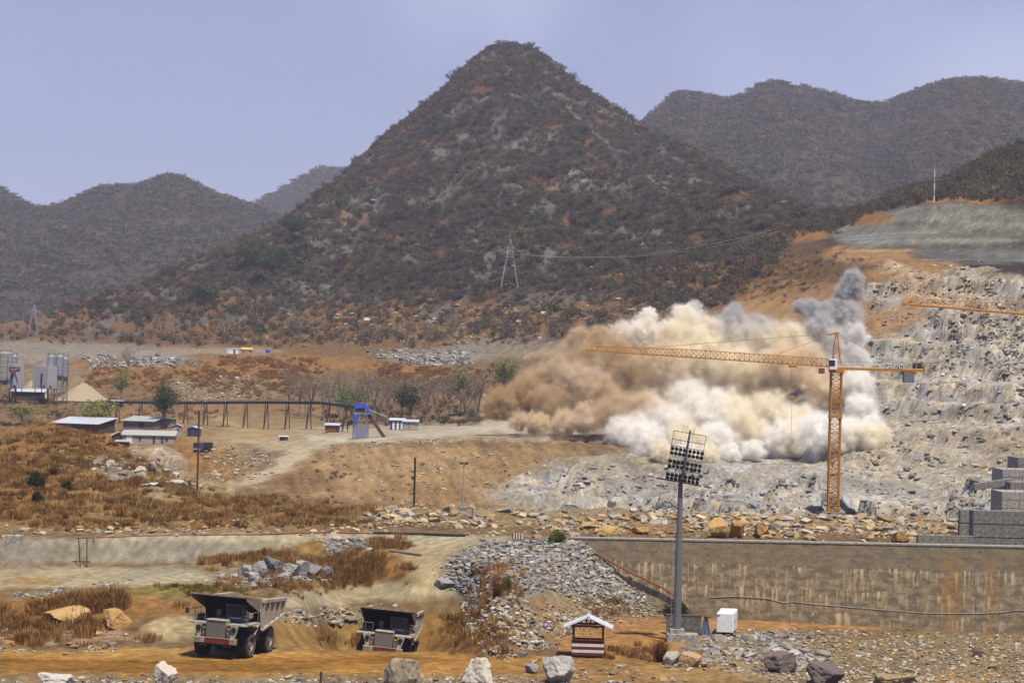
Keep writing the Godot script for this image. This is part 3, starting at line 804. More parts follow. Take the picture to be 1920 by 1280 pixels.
func tuft_mesh(seed_: int, blades: int, m: Material, spread := 0.35, wide := 0.035) -> ArrayMesh:
	var r := RandomNumberGenerator.new()
	r.seed = seed_
	var b := MB.new()
	b.tinted = true
	for k in blades:
		var a := r.randf() * TAU
		var q := sqrt(r.randf()) * spread
		var p := Vector3(cos(a) * q, 0, sin(a) * q)
		var lean := Vector3(cos(a), 0, sin(a)) * r.randf_range(0.0, 0.4) + Vector3(r.randfn(), 0, r.randfn()) * 0.12
		var h := r.randf_range(0.5, 1.0)
		var w := Vector3(r.randfn(), 0, r.randfn()).normalized() * wide
		var mid := p + lean * 0.35 * h + Vector3(0, h * 0.6, 0)
		b.tint = Color.WHITE * r.randf_range(0.65, 1.2)
		b.q(p - w, p + w, mid + w * 0.8, mid - w * 0.8)
		b.t(mid - w * 0.8, mid + w * 0.8, p + lean * h + Vector3(0, h, 0))
	return b.mesh(m)

func plant_many(called: String, label: String, category: String, shapes: Array, pts_n: Array, tones: Array, lo: float, hi: float, d0 := 160.0, squash := 1.0, clumpy := true, sink := 0.1) -> Node3D:
	# pts_n: [outline, count] pairs
	var where := []
	var tint := []
	for s in shapes:
		where.append([])
		tint.append(PackedColorArray())
	for z in pts_n:
		var o := outline(z[0])
		for k in z[1]:
			var s := random_in(o[0], o[1])
			var p := on_land(s.x, s.y, d0)
			if p == Vector3.INF or (clumpy and nz_mid.get_noise_2d(p.x * 1.8 + 40.0, p.z * 1.4) < rng.randf_range(-0.3, 0.2)): continue
			var size := rng.randf_range(lo, hi) * (0.7 + 0.6 * rng.randf())
			var i := rng.randi() % shapes.size()
			var bs := Basis.from_euler(Vector3(0, rng.randf() * TAU, 0)) * Basis.from_scale(Vector3(size * rng.randf_range(0.8, 1.25), size * squash * rng.randf_range(0.75, 1.25), size * rng.randf_range(0.8, 1.25)))
			where[i].append(Transform3D(bs, p - Vector3(0, size * sink, 0)))
			var c: Color = tones[rng.randi() % tones.size()] * rng.randf_range(0.75, 1.2)
			tint[i].append(Color(c.r, c.g, c.b))
	var root := Node3D.new()
	root.name = numbered(called)
	add_child(root)
	tag(root, label, category, "", "stuff")
	for i in shapes.size():
		if where[i].size():
			copies("plants", shapes[i], where[i], tint[i], root)
	return root

func wood_on_hill(called: String, label: String, h: Array, shapes: Array, n: int, tones: Array, lo: float, hi: float) -> void:
	var v: PackedVector3Array = h[0]
	var cw: int = h[1]
	var m: int = h[2]
	var where := []
	var tint := []
	for s in shapes:
		where.append([])
		tint.append(PackedColorArray())
	for k in n:
		var i := rng.randi() % (cw - 1)
		var j := int(pow(rng.randf(), 0.7) * (m - 5))
		var a := rng.randf()
		var b := rng.randf()
		var p := v[i * m + j].lerp(v[(i + 1) * m + j], a).lerp(v[i * m + j + 1].lerp(v[(i + 1) * m + j + 1], a), b)
		var size := rng.randf_range(lo, hi)
		var q := rng.randi() % shapes.size()
		where[q].append(Transform3D(Basis.from_euler(Vector3(0, rng.randf() * TAU, 0)).scaled(Vector3(size, size, size)), p))
		var c: Color = tones[rng.randi() % tones.size()] * rng.randf_range(0.7, 1.25)
		tint[q].append(Color(c.r, c.g, c.b))
	var root := Node3D.new()
	root.name = numbered(called)
	add_child(root)
	tag(root, label, "wood", "", "stuff")
	for i in shapes.size():
		copies("trees", shapes[i], where[i], tint[i], root)

var tree_shapes := {}
func tree(kind: String, label: String, u: float, v: float, tall: float, wide: float, group := "", d0 := 400.0, d1 := 2000.0) -> void:
	# a trunk with limbs, and a crown; three builds of each kind are shared
	var p := on_land(u, v, d0, d1)
	if p == Vector3.INF: return
	var k := -p.z / F
	var key := "%s %d" % [kind, int(u) % 3]
	if not tree_shapes.has(key):
		var r := RandomNumberGenerator.new()
		r.seed = hash(key)
		var bare := kind == "bare_tree"
		var tr := MB.new()
		tr.bar(Vector3(0, -0.1, 0), Vector3(0.02, 0.4, 0.01), 0.028, 0.02, 6)
		var tips := []
		for i in 9:
			var a := TAU * i / 9.0 + r.randf()
			var s := Vector3(0.02, r.randf_range(0.16, 0.4), 0.01)
			var e := Vector3(cos(a) * r.randf_range(0.15, 0.42), r.randf_range(0.6, 0.95), sin(a) * r.randf_range(0.15, 0.42))
			var mid := s.lerp(e, 0.5) + Vector3(0, 0.05, 0)
			tr.bar(s, mid, 0.014, 0.01, 4)
			tr.bar(mid, e, 0.01, 0.004, 4)
			tips.append(mid); tips.append(e)
			for j in (10 if bare else 3):
				var q := mid.lerp(e, r.randf())
				var g := q + Vector3(r.randfn() * 0.12, absf(r.randfn()) * 0.1, r.randfn() * 0.12)
				tr.bar(q, g, 0.005, 0.002, 3)
				tips.append(g)
		var cr := MB.new()
		cr.tinted = true
		for i in (520 if bare else 2400):
			var q: Vector3 = tips[r.randi() % tips.size()]
			var sp := 0.06 if bare else 0.11
			var g := q + Vector3(r.randfn(), r.randfn() * 0.7, r.randfn()) * sp
			var x := Vector3(r.randfn(), r.randfn(), r.randfn()).normalized() * (0.014 if bare else 0.03)
			var y := x.cross(Vector3(r.randfn(), r.randfn(), r.randfn()).normalized())
			cr.tint = Color.WHITE * r.randf_range(0.6, 1.2)
			cr.t(g - x, g + x, g + y * 1.5)
		tree_shapes[key] = [tr.mesh(M.bark), cr.mesh(M[kind])]
	var t := thing(kind, label, "tree", p, rng.randf() * TAU, group)
	t.scale = Vector3(wide * k, tall * k, wide * k)
	inst("trunk", tree_shapes[key][0], t)
	inst("crown", tree_shapes[key][1], t)

func leaf_mat(called: String, c: Color) -> void:
	var m := tint_mat(called, 0.9)
	m.albedo_color = c.linear_to_srgb()
	m.metallic_specular = 0.2
	m.backlight_enabled = true
	m.backlight = Color(0.5, 0.5, 0.4)

# ---- the dust of the blast --------------------------------------------------------------------------------------------
func puff_mesh(seed_: int, m: Material, flecks: int, size: float, core: float, soft: float) -> ArrayMesh:
	# a ball of drifting specks about one across in radius, dense within and thinning out at the rim
	var r := RandomNumberGenerator.new()
	r.seed = seed_
	var b := MB.new()
	for k in flecks:
		var dir := Vector3(r.randfn(), r.randfn(), r.randfn()).normalized()
		var q := core + (1.0 - core) * r.randf() + absf(r.randfn()) * soft
		q *= 1.0 + 0.18 * nz_fine.get_noise_3d(dir.x * 3.0 + seed_ * 7.0, dir.y * 3.0, dir.z * 3.0)
		var p := dir * q
		var x := Vector3(r.randfn(), r.randfn(), r.randfn()).normalized()
		var y := x.cross(Vector3(r.randfn(), r.randfn(), r.randfn()).normalized()).normalized()
		var s := size * r.randf_range(0.5, 1.2)
		b.t(p - x * s, p + x * s, p + y * s * 1.5)
	if core <= 0.0:
		return b.mesh(m)
	var s2 := ico(2)
	var v: Array[Vector3] = []
	for p: Vector3 in s2[0]:
		v.append(p * core * (1.0 + 0.22 * nz_fine.get_noise_3d(p.x * 3.0 + seed_ * 7.0, p.y * 3.0, p.z * 3.0)))
	for t in s2[1]:
		b.t(v[t[0]], v[t[2]], v[t[1]])
	return b.mesh(m)

func build_dust() -> void:
	var W := S(255, 254, 250, .9)
	var C := S(255, 248, 228, .88)
	var G := S(224, 224, 226, .74)
	var T := S(248, 230, 202, .82)
	var B := S(222, 194, 152, .72)
	var lobes := [
		[925, 768, 20, B, 0], [945, 758, 30, B, 0], [985, 742, 36, B, 4], [1012, 722, 34, B, 8], [1045, 700, 36, T, 8], [1040, 760, 42, B, 0], [1075, 735, 44, B, 4], [1095, 690, 44, B, 10], [1100, 650, 34, B, 14], [1085, 640, 22, T, 16], [1130, 640, 26, T, 14],
		[1120, 740, 46, T, 0], [1155, 690, 50, B, 6], [1165, 632, 28, W, 16], [1200, 626, 30, W, 16], [1215, 600, 18, W, 18], [1150, 770, 40, B, -6], [1100, 785, 30, T, -10], [1060, 795, 26, T, -10], [1010, 795, 22, T, -8], [975, 790, 18, T, -6], [1075, 712, 30, W, 2],
		[1216, 588, 12, W, 18], [1260, 630, 36, C, 14], [1290, 600, 28, W, 18], [1300, 580, 15, G, 20], [1275, 584, 12, G, 20], [1320, 622, 34, C, 14], [1250, 680, 48, T, 6], [1310, 670, 48, C, 8], [1375, 598, 24, G, 22], [1378, 578, 12, G, 24], [1350, 620, 26, G, 20], [1420, 616, 28, G, 22], [1395, 640, 36, G, 16],
		[1380, 690, 50, C, 8], [1440, 640, 34, C, 16], [1480, 640, 38, C, 16], [1460, 690, 48, T, 8], [1515, 690, 44, T, 10], [1500, 575, 13, G, 26], [1520, 580, 20, G, 26], [1548, 592, 24, G, 26], [1535, 620, 30, G, 22], [1572, 575, 20, G, 28], [1602, 520, 17, G, 28], [1596, 534, 20, G, 28], [1585, 548, 18, G, 28], [1608, 550, 15, G, 28], [1590, 590, 26, G, 26],
		[1600, 630, 28, W, 22], [1570, 650, 34, G, 20], [1605, 675, 26, W, 18], [1570, 700, 38, G, 14], [1608, 725, 32, W, 10], [1545, 735, 42, T, 4], [1615, 770, 32, W, 4],
		[1165, 812, 30, W, -14], [1195, 802, 30, W, -14], [1215, 827, 34, W, -16], [1255, 792, 40, W, -10], [1285, 827, 38, C, -16], [1330, 782, 48, W, -8], [1340, 827, 38, W, -16], [1370, 772, 40, C, -4], [1400, 812, 44, C, -12], [1440, 782, 46, C, -4], [1470, 822, 38, W, -12], [1500, 802, 42, C, -8], [1540, 812, 42, W, -10], [1585, 817, 36, W, -8], [1620, 818, 30, C, -6], [1648, 816, 24, C, -4], [1635, 800, 24, W, -4], [1210, 772, 40, T, -4], [1290, 757, 44, W, -2], [1240, 846, 20, C, -18], [1330, 852, 20, C, -20], [1410, 846, 22, W, -18], [1500, 836, 22, C, -14], [1370, 850, 20, W, -18], [1290, 848, 20, W, -18]]
	var m := tint_mat("dust", 1.0)
	m.backlight_enabled = true   # fine dust lets light through as much as it throws it back
	m.backlight = Color(0.9, 0.9, 0.9)
	m.metallic_specular = 0.0
	var shapes := [puff_mesh(1, m, 9000, 0.017, 0.6, 0.14), puff_mesh(2, m, 9000, 0.017, 0.6, 0.14), puff_mesh(3, m, 6500, 0.017, 0.0, 0.25), puff_mesh(4, m, 6500, 0.017, 0.0, 0.25), puff_mesh(5, m, 2600, 0.015, 0.0, 0.36), puff_mesh(6, m, 2600, 0.015, 0.0, 0.36)]
	var where := [[], [], [], [], [], []]
	var tint := []
	for k in 6: tint.append(PackedColorArray())
	var seats := []
	for l in lobes:   # no billow lies inside the hillside
		var far: float = 566.0 + l[4]
		var under := on_land(l[0], l[1] + l[2] * 0.75, 430.0)
		if under != Vector3.INF: far = minf(far, -under.z - 1.0)
		seats.append([at(l[0], l[1], far), l[2] * far / F, l[3]])
	# kind 0 has a dense heart, 1 is loose throughout, 2 a thin wisp; neighbouring kinds of dust mingle
	var put := func(p: Vector3, r: float, _c: Color, kind: int) -> void:
		var i := kind * 2 + rng.randi() % 2
		where[i].append(Transform3D(Basis.from_euler(Vector3(rng.randf() * TAU, rng.randf() * TAU, 0)).scaled(Vector3.ONE * r), p))
		var q := p + Vector3(nz_mid.get_noise_3d(p.x * 1.5, p.y * 1.5, p.z * 1.5), nz_mid.get_noise_3d(p.y * 1.5, p.z * 1.5, p.x * 1.5), 0) * 7.0
		var sum := Color(0, 0, 0, 0)
		var tw := 0.0
		for e in seats:
			var w := exp(-q.distance_squared_to(e[0]) / (e[1] * e[1] * 1.7))
			sum += e[2] * w
			tw += w
		var c: Color = sum / maxf(tw, 1e-6) if tw > 1e-5 else _c
		tint[i].append(Color(minf(c.r, 0.93), minf(c.g, 0.93), minf(c.b, 0.93)))
	for k in lobes.size():
		var l: Array = lobes[k]
		var o: Vector3 = seats[k][0]
		var r: float = seats[k][1]
		put.call(o, r * 0.8, l[3], 0)
		var n := 26
		for i in n:
			var y := 1.0 - 2.0 * (i + 0.5) / n
			var a := i * 2.39996 + rng.randf() * 0.9
			var dir := Vector3(cos(a) * sqrt(1 - y * y), y, sin(a) * sqrt(1 - y * y))
			var r2 := r * rng.randf_range(0.26, 0.5)
			var p := o + dir * (r * rng.randf_range(0.5, 0.85))
			put.call(p, r2, l[3], 1)
			for j in 4:
				var e := (dir * 0.6 + Vector3(rng.randfn(), rng.randfn(), rng.randfn()).normalized()).normalized()
				put.call(p + e * r2 * rng.randf_range(0.6, 1.0), r2 * rng.randf_range(0.35, 0.7), l[3], 1)
			var f := Vector3(rng.randfn(), rng.randfn() + 0.4, rng.randfn()).normalized()
			put.call(o + f * r * rng.randf_range(0.95, 1.2), r * rng.randf_range(0.2, 0.42), l[3], 2)
	# the skirt of dust that creeps over the bench
	for k in 240:
		var s := Vector2(rng.randf_range(905, 1150), rng.randf_range(800, 826))
		var p := on_land(s.x, s.y + 4.0, 500.0, 640.0)
		if p != Vector3.INF:
			put.call(p, rng.randf_range(0.5, 1.6), T, 2)
	var root := thing("dust_cloud", "billowing white, cream and brown dust cloud of the blast beside the crane", "dust cloud")
	for i in 6:
		copies("billows", shapes[i], where[i], tint[i], root)

var dusky := [S(150, 140, 132, .6), S(128, 118, 112, .6), S(170, 156, 140, .6), S(140, 120, 98, .6)]
func build_stones() -> void:
	var m := tint_mat("stone", 0.95)
	m.metallic_specular = 0.25
	m.albedo_texture = M.grain_tex
	m.uv1_triplanar = true
	m.uv1_scale = Vector3.ONE * 0.3
	for k in 6: rocks.append(shard_mesh(140 + k, m))
	for k in 3: rocks.append(rock_mesh(40 + k, 1, 8, m, 0.8))
	# boulders that can be told apart
	boulder("pale block with a white top at the near edge of the haul road", 304, 1290, 46, 48, S(214, 204, 192, .66), 101, 0.4)
	boulder("wide pale slab half out of view at the near edge of the haul road", 98, 1296, 78, 32, S(206, 204, 198, .66), 102, 1.0)
	boulder("pointed grey and tan boulder below the smaller-looking truck", 748, 1290, 70, 56, S(176, 164, 142, .62), 113, 2.1)
	boulder("pale grey boulder with a flat white top, nearest the stony bank", 896, 1284, 64, 50, S(214, 206, 194, .66), 104, 0.8)
	boulder("largest grey boulder with a dark chipped side, below the speed sign", 1048, 1282, 70, 52, S(196, 192, 188, .64), 125, 1.7)
	boulder("small grey rock beside the largest boulder", 995, 1262, 26, 18, S(160, 160, 160, .6), 106)
	boulder("long tan boulder in tall dry grass above the haul road", 126, 1172, 92, 32, S(206, 170, 116, .6), 137, 0.3)
	boulder("tan boulder under dry grass beside the long tan boulder", 212, 1178, 62, 34, S(200, 160, 106, .6), 108, 1.2)
	boulder("single grey boulder at the edge of the ramp road", 832, 1106, 44, 24, S(164, 164, 166, .62), 109, 0.2)
	boulder("purplish grey boulder in the lower gravel, left of its twin", 1463, 1262, 66, 38, S(128, 116, 112, .6), 110, 0.5)
	boulder("purplish grey boulder in the lower gravel with a dark end", 1550, 1284, 78, 40, S(122, 110, 108, .6), 111, 1.1)
	boulder("flat tan rock at the lower edge of the gravel", 1670, 1292, 84, 26, S(170, 152, 118, .6), 112, 0.1)
	boulder("tan block beside the dry bush by the light mast", 1298, 1250, 44, 26, S(196, 166, 122, .62), 114, 0.9)
	boulder("pale boulder beside the dry bush by the light mast", 1256, 1248, 34, 26, S(190, 184, 172, .62), 115, 0.2)
	boulder("brown stone lying alone in the pebbles", 1834, 1232, 20, 18, S(130, 104, 92, .6), 116)
	boulder("tan stone lying low in the pebbles", 1865, 1256, 24, 13, S(176, 144, 100, .6), 117)
	for k in 9:
		var q: Array = [[458, 1084, 30, 26], [486, 1082, 34, 30], [510, 1078, 44, 34], [540, 1082, 40, 26], [562, 1080, 30, 30], [585, 1082, 36, 26], [606, 1080, 32, 18], [474, 1090, 24, 18], [528, 1090, 28, 16]][k]
		boulder("pale grey boulder in the heap beside the upper road", q[0], q[1], q[2], q[3], greys[k % 4], 160 + k, k * 0.7, 190.0, "heap of boulders beside the upper road")
	for k in 7:
		var q: Array = [[1348, 1009, 44, 38], [1385, 1010, 38, 34], [1430, 1008, 30, 26], [1140, 1002, 46, 16], [1200, 1002, 40, 14], [1690, 1020, 40, 24], [1100, 992, 30, 14]][k]
		boulder("big ochre boulder on the terrace behind the concrete wall", q[0], q[1], q[2], q[3], ochres[k % 3], 180 + k, k * 0.9, 226.0, "ochre boulders behind the concrete wall")
	for k in 8:
		var q: Array = [[262, 892, 26, 18], [285, 890, 24, 26], [232, 880, 22, 16], [300, 905, 30, 14], [330, 912, 30, 12], [205, 884, 22, 22], [180, 876, 20, 16], [250, 862, 22, 12]][k]
		boulder("broken rock showing through the grassy knoll", q[0], q[1], q[2], q[3], mixed[k % 5], 190 + k, k * 1.3, 230.0, "outcrop on the grassy knoll")
	# heaps and slopes of broken stone
	rubble("riprap_rubble", "tan and grey riprap along the crest of the terrace", [[690, 945], [1000, 956], [1300, 958], [1810, 975], [1815, 1004], [1500, 996], [1000, 984], [720, 968]], 4200, 0.14, 0.75, tans, 90, "squarish stone in the riprap along the terrace crest", "riprap stones", 228.0)
	rubble("terrace_rubble", "loose stones between the riprap and the concrete wall", [[690, 960], [1000, 976], [1800, 1000], [1815, 1018], [1500, 1008], [1080, 1002], [690, 996]], 2400, 0.08, 0.6, tans, 0, "", "", 226.0)
	rubble("grey_rubble", "light grey broken stone on the side of the ramp", [[840, 1060], [900, 1022], [1060, 1010], [1110, 1030], [1240, 1100], [1230, 1140], [1120, 1120], [1020, 1100], [960, 1120], [880, 1120], [850, 1100]], 9500, 0.08, 0.42, greys, 70, "flaky stone in the spoil on the side of the ramp", "stones of the ramp spoil", 160.0, true)
	rubble("bank_rubble", "stones along the top and foot of the bank behind the trucks", [[530, 1148], [700, 1138], [850, 1120], [960, 1120], [1040, 1150], [1130, 1170], [1000, 1235], [900, 1230], [870, 1150], [700, 1160], [540, 1175]], 2600, 0.07, 0.5, mixed, 30, "stone set in the bank behind the trucks", "stones of the bank")
	rubble("slope_rubble", "scattered small stones on the side slope beside the speed sign", [[1000, 1110], [1230, 1130], [1240, 1160], [1100, 1175], [1010, 1215], [960, 1200]], 3000, 0.06, 0.26, mixed)
	rubble("gravel_rubble", "pebbles and cobbles on the ground below the wall", [[1300, 1190], [1500, 1182], [1920, 1190], [1990, 1300], [1560, 1300], [1330, 1250]], 9000, 0.045, 0.28, mixed + tans, 40, "cobble lying in the gravel below the wall", "cobbles below the wall", 160.0, true)
	rubble("grey_rubble", "pale grey broken stone below the white container", [[1290, 1215], [1350, 1195], [1480, 1185], [1560, 1220], [1500, 1262], [1400, 1250], [1300, 1240]], 1300, 0.15, 0.65, greys, 40, "stone in the heap below the white container", "stones below the container")
	rubble("roadside_rubble", "small stones along the near edge of the haul road", [[-20, 1274], [250, 1272], [700, 1266], [1000, 1258], [1300, 1240], [1330, 1268], [1100, 1300], [-20, 1300]], 4200, 0.04, 0.3, mixed, 20, "small stone at the near edge of the haul road", "stones along the haul road")
	rubble("roadside_rubble", "clods and stones along the low bank above the haul road", [[-10, 1190], [220, 1186], [300, 1212], [200, 1222], [-10, 1222]], 500, 0.08, 0.4, ochres + mixed)
	rubble("grey_rubble", "white-grey stones along the upper road", [[330, 1098], [420, 1080], [640, 1078], [640, 1092], [430, 1104]], 700, 0.1, 0.4, greys)
	rubble("grey_rubble", "grey stone heap at the bend of the upper road", [[600, 1012], [680, 1012], [700, 1035], [620, 1045]], 600, 0.12, 0.4, greys)
	rubble("grey_rubble", "thin line of grey stones along the near side of the upper road", [[20, 1118], [160, 1098], [260, 1088], [260, 1096], [130, 1112], [20, 1126]], 350, 0.08, 0.28, greys)
	rubble("knoll_rubble", "loose stones on the face of the grassy knoll", [[120, 860], [220, 840], [380, 900], [380, 930], [250, 900], [130, 890]], 600, 0.15, 0.8, mixed, 0, "", "", 230.0)
	rubble("knoll_rubble", "stones at the foot of the grassy knoll", [[0, 985], [700, 975], [700, 998], [200, 1004], [0, 1008]], 900, 0.1, 0.5, tans, 0, "", "", 228.0)
	rubble("quarry_rubble", "blasted grey rock on the quarried slope", [[1640, 520], [1930, 520], [1930, 900], [1640, 900], [1560, 870]], 3600, 0.12, 1.0, greys + mixed, 0, "", "", 415.0)
	rubble("quarry_rubble", "dense grey scree on the quarried slope", [[1780, 610], [1930, 590], [1930, 700], [1790, 690]], 2200, 0.12, 0.6, greys, 0, "", "", 415.0)
	rubble("quarry_rubble", "blasted rock of the lower face and its ledge", [[1040, 870], [1250, 880], [1900, 900], [1850, 975], [1100, 968]], 2200, 0.12, 0.9, greys, 0, "", "", 415.0)
	rubble("quarry_rubble", "ochre and grey rock of the upper quarry", [[1560, 560], [1640, 480], [1920, 500], [1920, 600], [1700, 620]], 900, 0.15, 1.0, tans + ochres, 0, "", "", 415.0)
	rubble("bench_rubble", "stones along the edge of the construction bench", [[590, 838], [660, 832], [780, 826], [870, 822], [870, 830], [660, 842]], 260, 0.2, 0.9, mixed, 0, "", "", 415.0)
	rubble("bench_rubble", "stones on the tan slope below the construction bench", [[600, 850], [1050, 840], [1100, 930], [700, 940]], 600, 0.15, 0.7, tans, 0, "", "", 415.0)
	rubble("bench_rubble", "stones below the edge of the dirt yard", [[380, 838], [520, 850], [500, 890], [400, 900]], 500, 0.2, 0.8, mixed, 0, "", "", 415.0)
	rubble("spoil_rubble", "pale spoil tipped over the upper terrace", [[160, 668], [350, 672], [370, 686], [170, 690]], 900, 0.4, 1.4, greys, 0, "", "", 415.0)
	rubble("spoil_rubble", "grey spoil on the terrace above the trees", [[690, 656], [890, 660], [880, 684], [800, 684], [700, 668]], 900, 0.4, 1.5, greys, 0, "", "", 415.0)
	rubble("spoil_rubble", "stony foot of the brown embankment", [[330, 720], [470, 700], [480, 750], [340, 755]], 900, 0.3, 0.9, tans, 0, "", "", 415.0)
	rubble("mountain_rubble", "pale rocks between the trees of the mountain", [[250, 560], [560, 420], [800, 200], [1000, 180], [1300, 380], [1400, 560], [1000, 600], [400, 600]], 450, 0.4, 2.0, dusky, 0, "", "", 900.0)
	rubble("mountain_rubble", "pale rocks strewn over the foot of the mountain", [[420, 590], [1150, 560], [1380, 590], [1000, 640], [420, 640]], 1300, 0.4, 1.6, tans + mixed, 0, "", "", 800.0)

func build_plants() -> void:
	leaf_mat("leaf", Color.WHITE)
	leaf_mat("straw", Color.WHITE)
	mat("bark", S(158, 142, 124, .6), 0.95)
	leaf_mat("bare_tree", S(140, 122, 96, .6))
	leaf_mat("green_tree", S(112, 140, 58, .75))
	leaf_mat("dark_tree", S(78, 94, 56, .6))
	leaf_mat("olive_tree", S(146, 146, 84, .75))
	var shrubs := []
	for k in 4: shrubs.append(bush_mesh(60 + k, 150, 0.075, 40, M.leaf, 1.0, 8))
	var far_shrubs := []
	for k in 3: far_shrubs.append(bush_mesh(70 + k, 60, 0.13, 10, M.leaf, 1.0, 6))
	var dry := [S(124, 111, 96, .6), S(113, 104, 92, .6), S(134, 114, 90, .6), S(109, 106, 80, .6), S(118, 119, 82, .6), S(142, 126, 106, .6), S(97, 92, 86, .6), S(128, 106, 82, .6)]
	var green := [S(92, 108, 56, .5), S(80, 98, 50, .5)]
	plant_many("mountain_wood", "leafless grey-brown trees and scrub covering the mountain", "wood", shrubs, [
		[[[60, 590], [300, 500], [480, 415], [650, 305], [800, 185], [940, 74], [1040, 105], [1200, 222], [1400, 330], [1550, 385], [1450, 480], [1200, 540], [1000, 560], [700, 580], [300, 600]], 15000],
		[[[760, 215], [850, 110], [940, 40], [1050, 80], [1150, 190], [940, 150]], 2200], [[[100, 570], [300, 480], [480, 395], [650, 285], [800, 160], [820, 230], [500, 450], [300, 540], [110, 610]], 900], [[[1040, 80], [1200, 190], [1400, 305], [1600, 375], [1560, 410], [1400, 370], [1200, 265], [1060, 150]], 2200],
		[[[0, 640], [100, 575], [400, 590], [1100, 560], [1380, 560], [1300, 600], [1000, 640], [500, 650]], 1500],
		[[[1150, 470], [1420, 440], [1480, 480], [1380, 560], [1200, 580]], 700]], dry + [green[0]], 1.1, 3.4, 780.0, 1.15, true)
	plant_many("mountain_wood", "green trees dotted over the mountain's left flank", "wood", shrubs, [
		[[[440, 480], [560, 460], [560, 520], [450, 530]], 60], [[[350, 540], [420, 540], [410, 580], [360, 580]], 14],
		[[[500, 400], [640, 320], [700, 330], [560, 470]], 60], [[[850, 120], [1050, 150], [1150, 300], [800, 300]], 90]], green, 2.0, 3.6, 780.0, 1.1)
	plant_many("ridge_wood", "leafless brown wood on the ridge above the quarry", "wood", shrubs, [
		[[[1440, 440], [1500, 395], [1590, 384], [1700, 345], [1790, 325], [1860, 285], [1930, 255], [1980, 300], [1980, 360], [1760, 374], [1620, 400], [1560, 430]], 2300]], dry + [green[0], S(104, 100, 58, .5)], 1.6, 3.0, 760.0, 1.25, false)
	plant_many("quarry_scrub", "low dry scrub around the spur above the blast", "scrub", shrubs, [
		[[[1420, 520], [1560, 470], [1640, 500], [1600, 520], [1480, 560], [1400, 560]], 130], [[[1320, 500], [1440, 470], [1450, 540], [1330, 560]], 150]], dry + green, 0.6, 1.5, 640.0)
	wood_on_hill("hill_wood", "hazy scrub wood on the hill beyond the concrete plant", hills[0], far_shrubs, 15000, dry + green, 3.0, 6.5)
	wood_on_hill("hill_wood", "faint wood on the farthest hill", hills[1], far_shrubs, 5000, dry, 3.5, 7.5)
	wood_on_hill("hill_wood", "hazy scrub wood on the long ridge behind the quarry", hills[2], far_shrubs, 21000, dry + green + [S(160, 130, 92, .5)], 3.0, 6.5)
	# grass
	var tufts := []
	for k in 4: tufts.append(tuft_mesh(80 + k, 46, M.straw, 0.55, 0.03))
	var straw := [S(196, 148, 90, .52), S(178, 130, 76, .52), S(204, 164, 108, .52), S(150, 108, 66, .52)]
	var pale := [S(220, 186, 126, .6), S(200, 160, 98, .6)]
	plant_many("dry_grass", "orange-brown dry grass over the knoll", "grass", tufts, [[[[-30, 800], [80, 792], [210, 825], [280, 870], [400, 930], [700, 950], [690, 985], [200, 985], [-30, 985]], 9500]], straw + pale + [S(120, 84, 50, .5), S(136, 110, 70, .5)], 0.4, 0.85, 228.0)
	plant_many("dry_grass", "tall brown grass behind the tan boulders", "grass", tufts, [[[[-30, 1138], [160, 1124], [360, 1114], [370, 1128], [200, 1146], [-30, 1154]], 1500], [[[-30, 1165], [230, 1165], [300, 1205], [240, 1212], [-30, 1205]], 400]], straw, 0.6, 1.15, 185.0)
	plant_many("dry_grass", "brown grass around the heap of boulders", "grass", tufts, [[[[400, 1060], [560, 1038], [650, 1040], [760, 1040], [780, 1065], [720, 1100], [520, 1115], [400, 1106]], 1100], [[[620, 1080], [720, 1050], [730, 1090], [640, 1100]], 400], [[[370, 1050], [560, 1030], [560, 1046], [380, 1062]], 160], [[[680, 1010], [760, 1012], [780, 1030], [700, 1028]], 120]], straw, 0.35, 0.85, 185.0)
	plant_many("dry_grass", "tufts of brown grass on the bank behind the trucks", "grass", tufts, [[[[820, 1150], [920, 1140], [960, 1230], [850, 1225]], 240], [[[890, 1070], [960, 1060], [970, 1130], [910, 1140]], 260], [[[560, 1190], [680, 1180], [680, 1215], [560, 1220]], 50], [[[1100, 1130], [1200, 1120], [1200, 1150], [1120, 1160]], 50], [[[1130, 1215], [1230, 1215], [1230, 1245], [1130, 1240]], 60]], straw, 0.3, 0.8, 178.0)
	plant_many("green_weeds", "low green weeds beside the upper road", "grass", tufts, [[[[190, 1106], [400, 1096], [420, 1108], [220, 1116]], 180], [[[400, 1096], [660, 1080], [640, 1100], [440, 1112]], 200]], [S(132, 132, 66, .5), S(120, 116, 60, .5)], 0.25, 0.5, 185.0)
	plant_many("dry_grass", "dry grass over the brown embankment", "grass", tufts, [[[[330, 700], [420, 672], [600, 675], [590, 740], [400, 740]], 2600], [[[700, 685], [900, 700], [900, 735], [730, 730]], 1800], [[[170, 690], [330, 690], [300, 740], [160, 720]], 700], [[[0, 740], [330, 745], [420, 780], [0, 800]], 700]], straw, 0.7, 1.3, 600.0)
	plant_many("dry_grass", "dry grass at the foot of the mountain", "grass", tufts, [[[[350, 605], [1100, 590], [1000, 645], [350, 650]], 1800], [[[1320, 520], [1500, 480], [1560, 520], [1400, 570]], 500]], straw + pale, 0.8, 1.6, 700.0)
	plant_many("yard_scrub", "grey-brown undergrowth between the conveyor and the embankment", "scrub", shrubs, [[[[560, 770], [900, 755], [900, 795], [640, 800]], 330], [[[820, 690], [960, 680], [960, 740], [840, 745]], 60], [[[0, 745], [90, 745], [150, 790], [0, 800]], 60]], dry + green, 0.8, 1.9, 600.0)
	plant_many("slope_scrub", "sparse dry scrub on the tan slope below the bench", "scrub", shrubs, [[[[600, 850], [1000, 840], [1080, 930], [620, 940]], 60], [[[580, 870], [660, 850], [650, 900], [580, 910]], 40]], dry, 0.3, 0.9, 415.0)
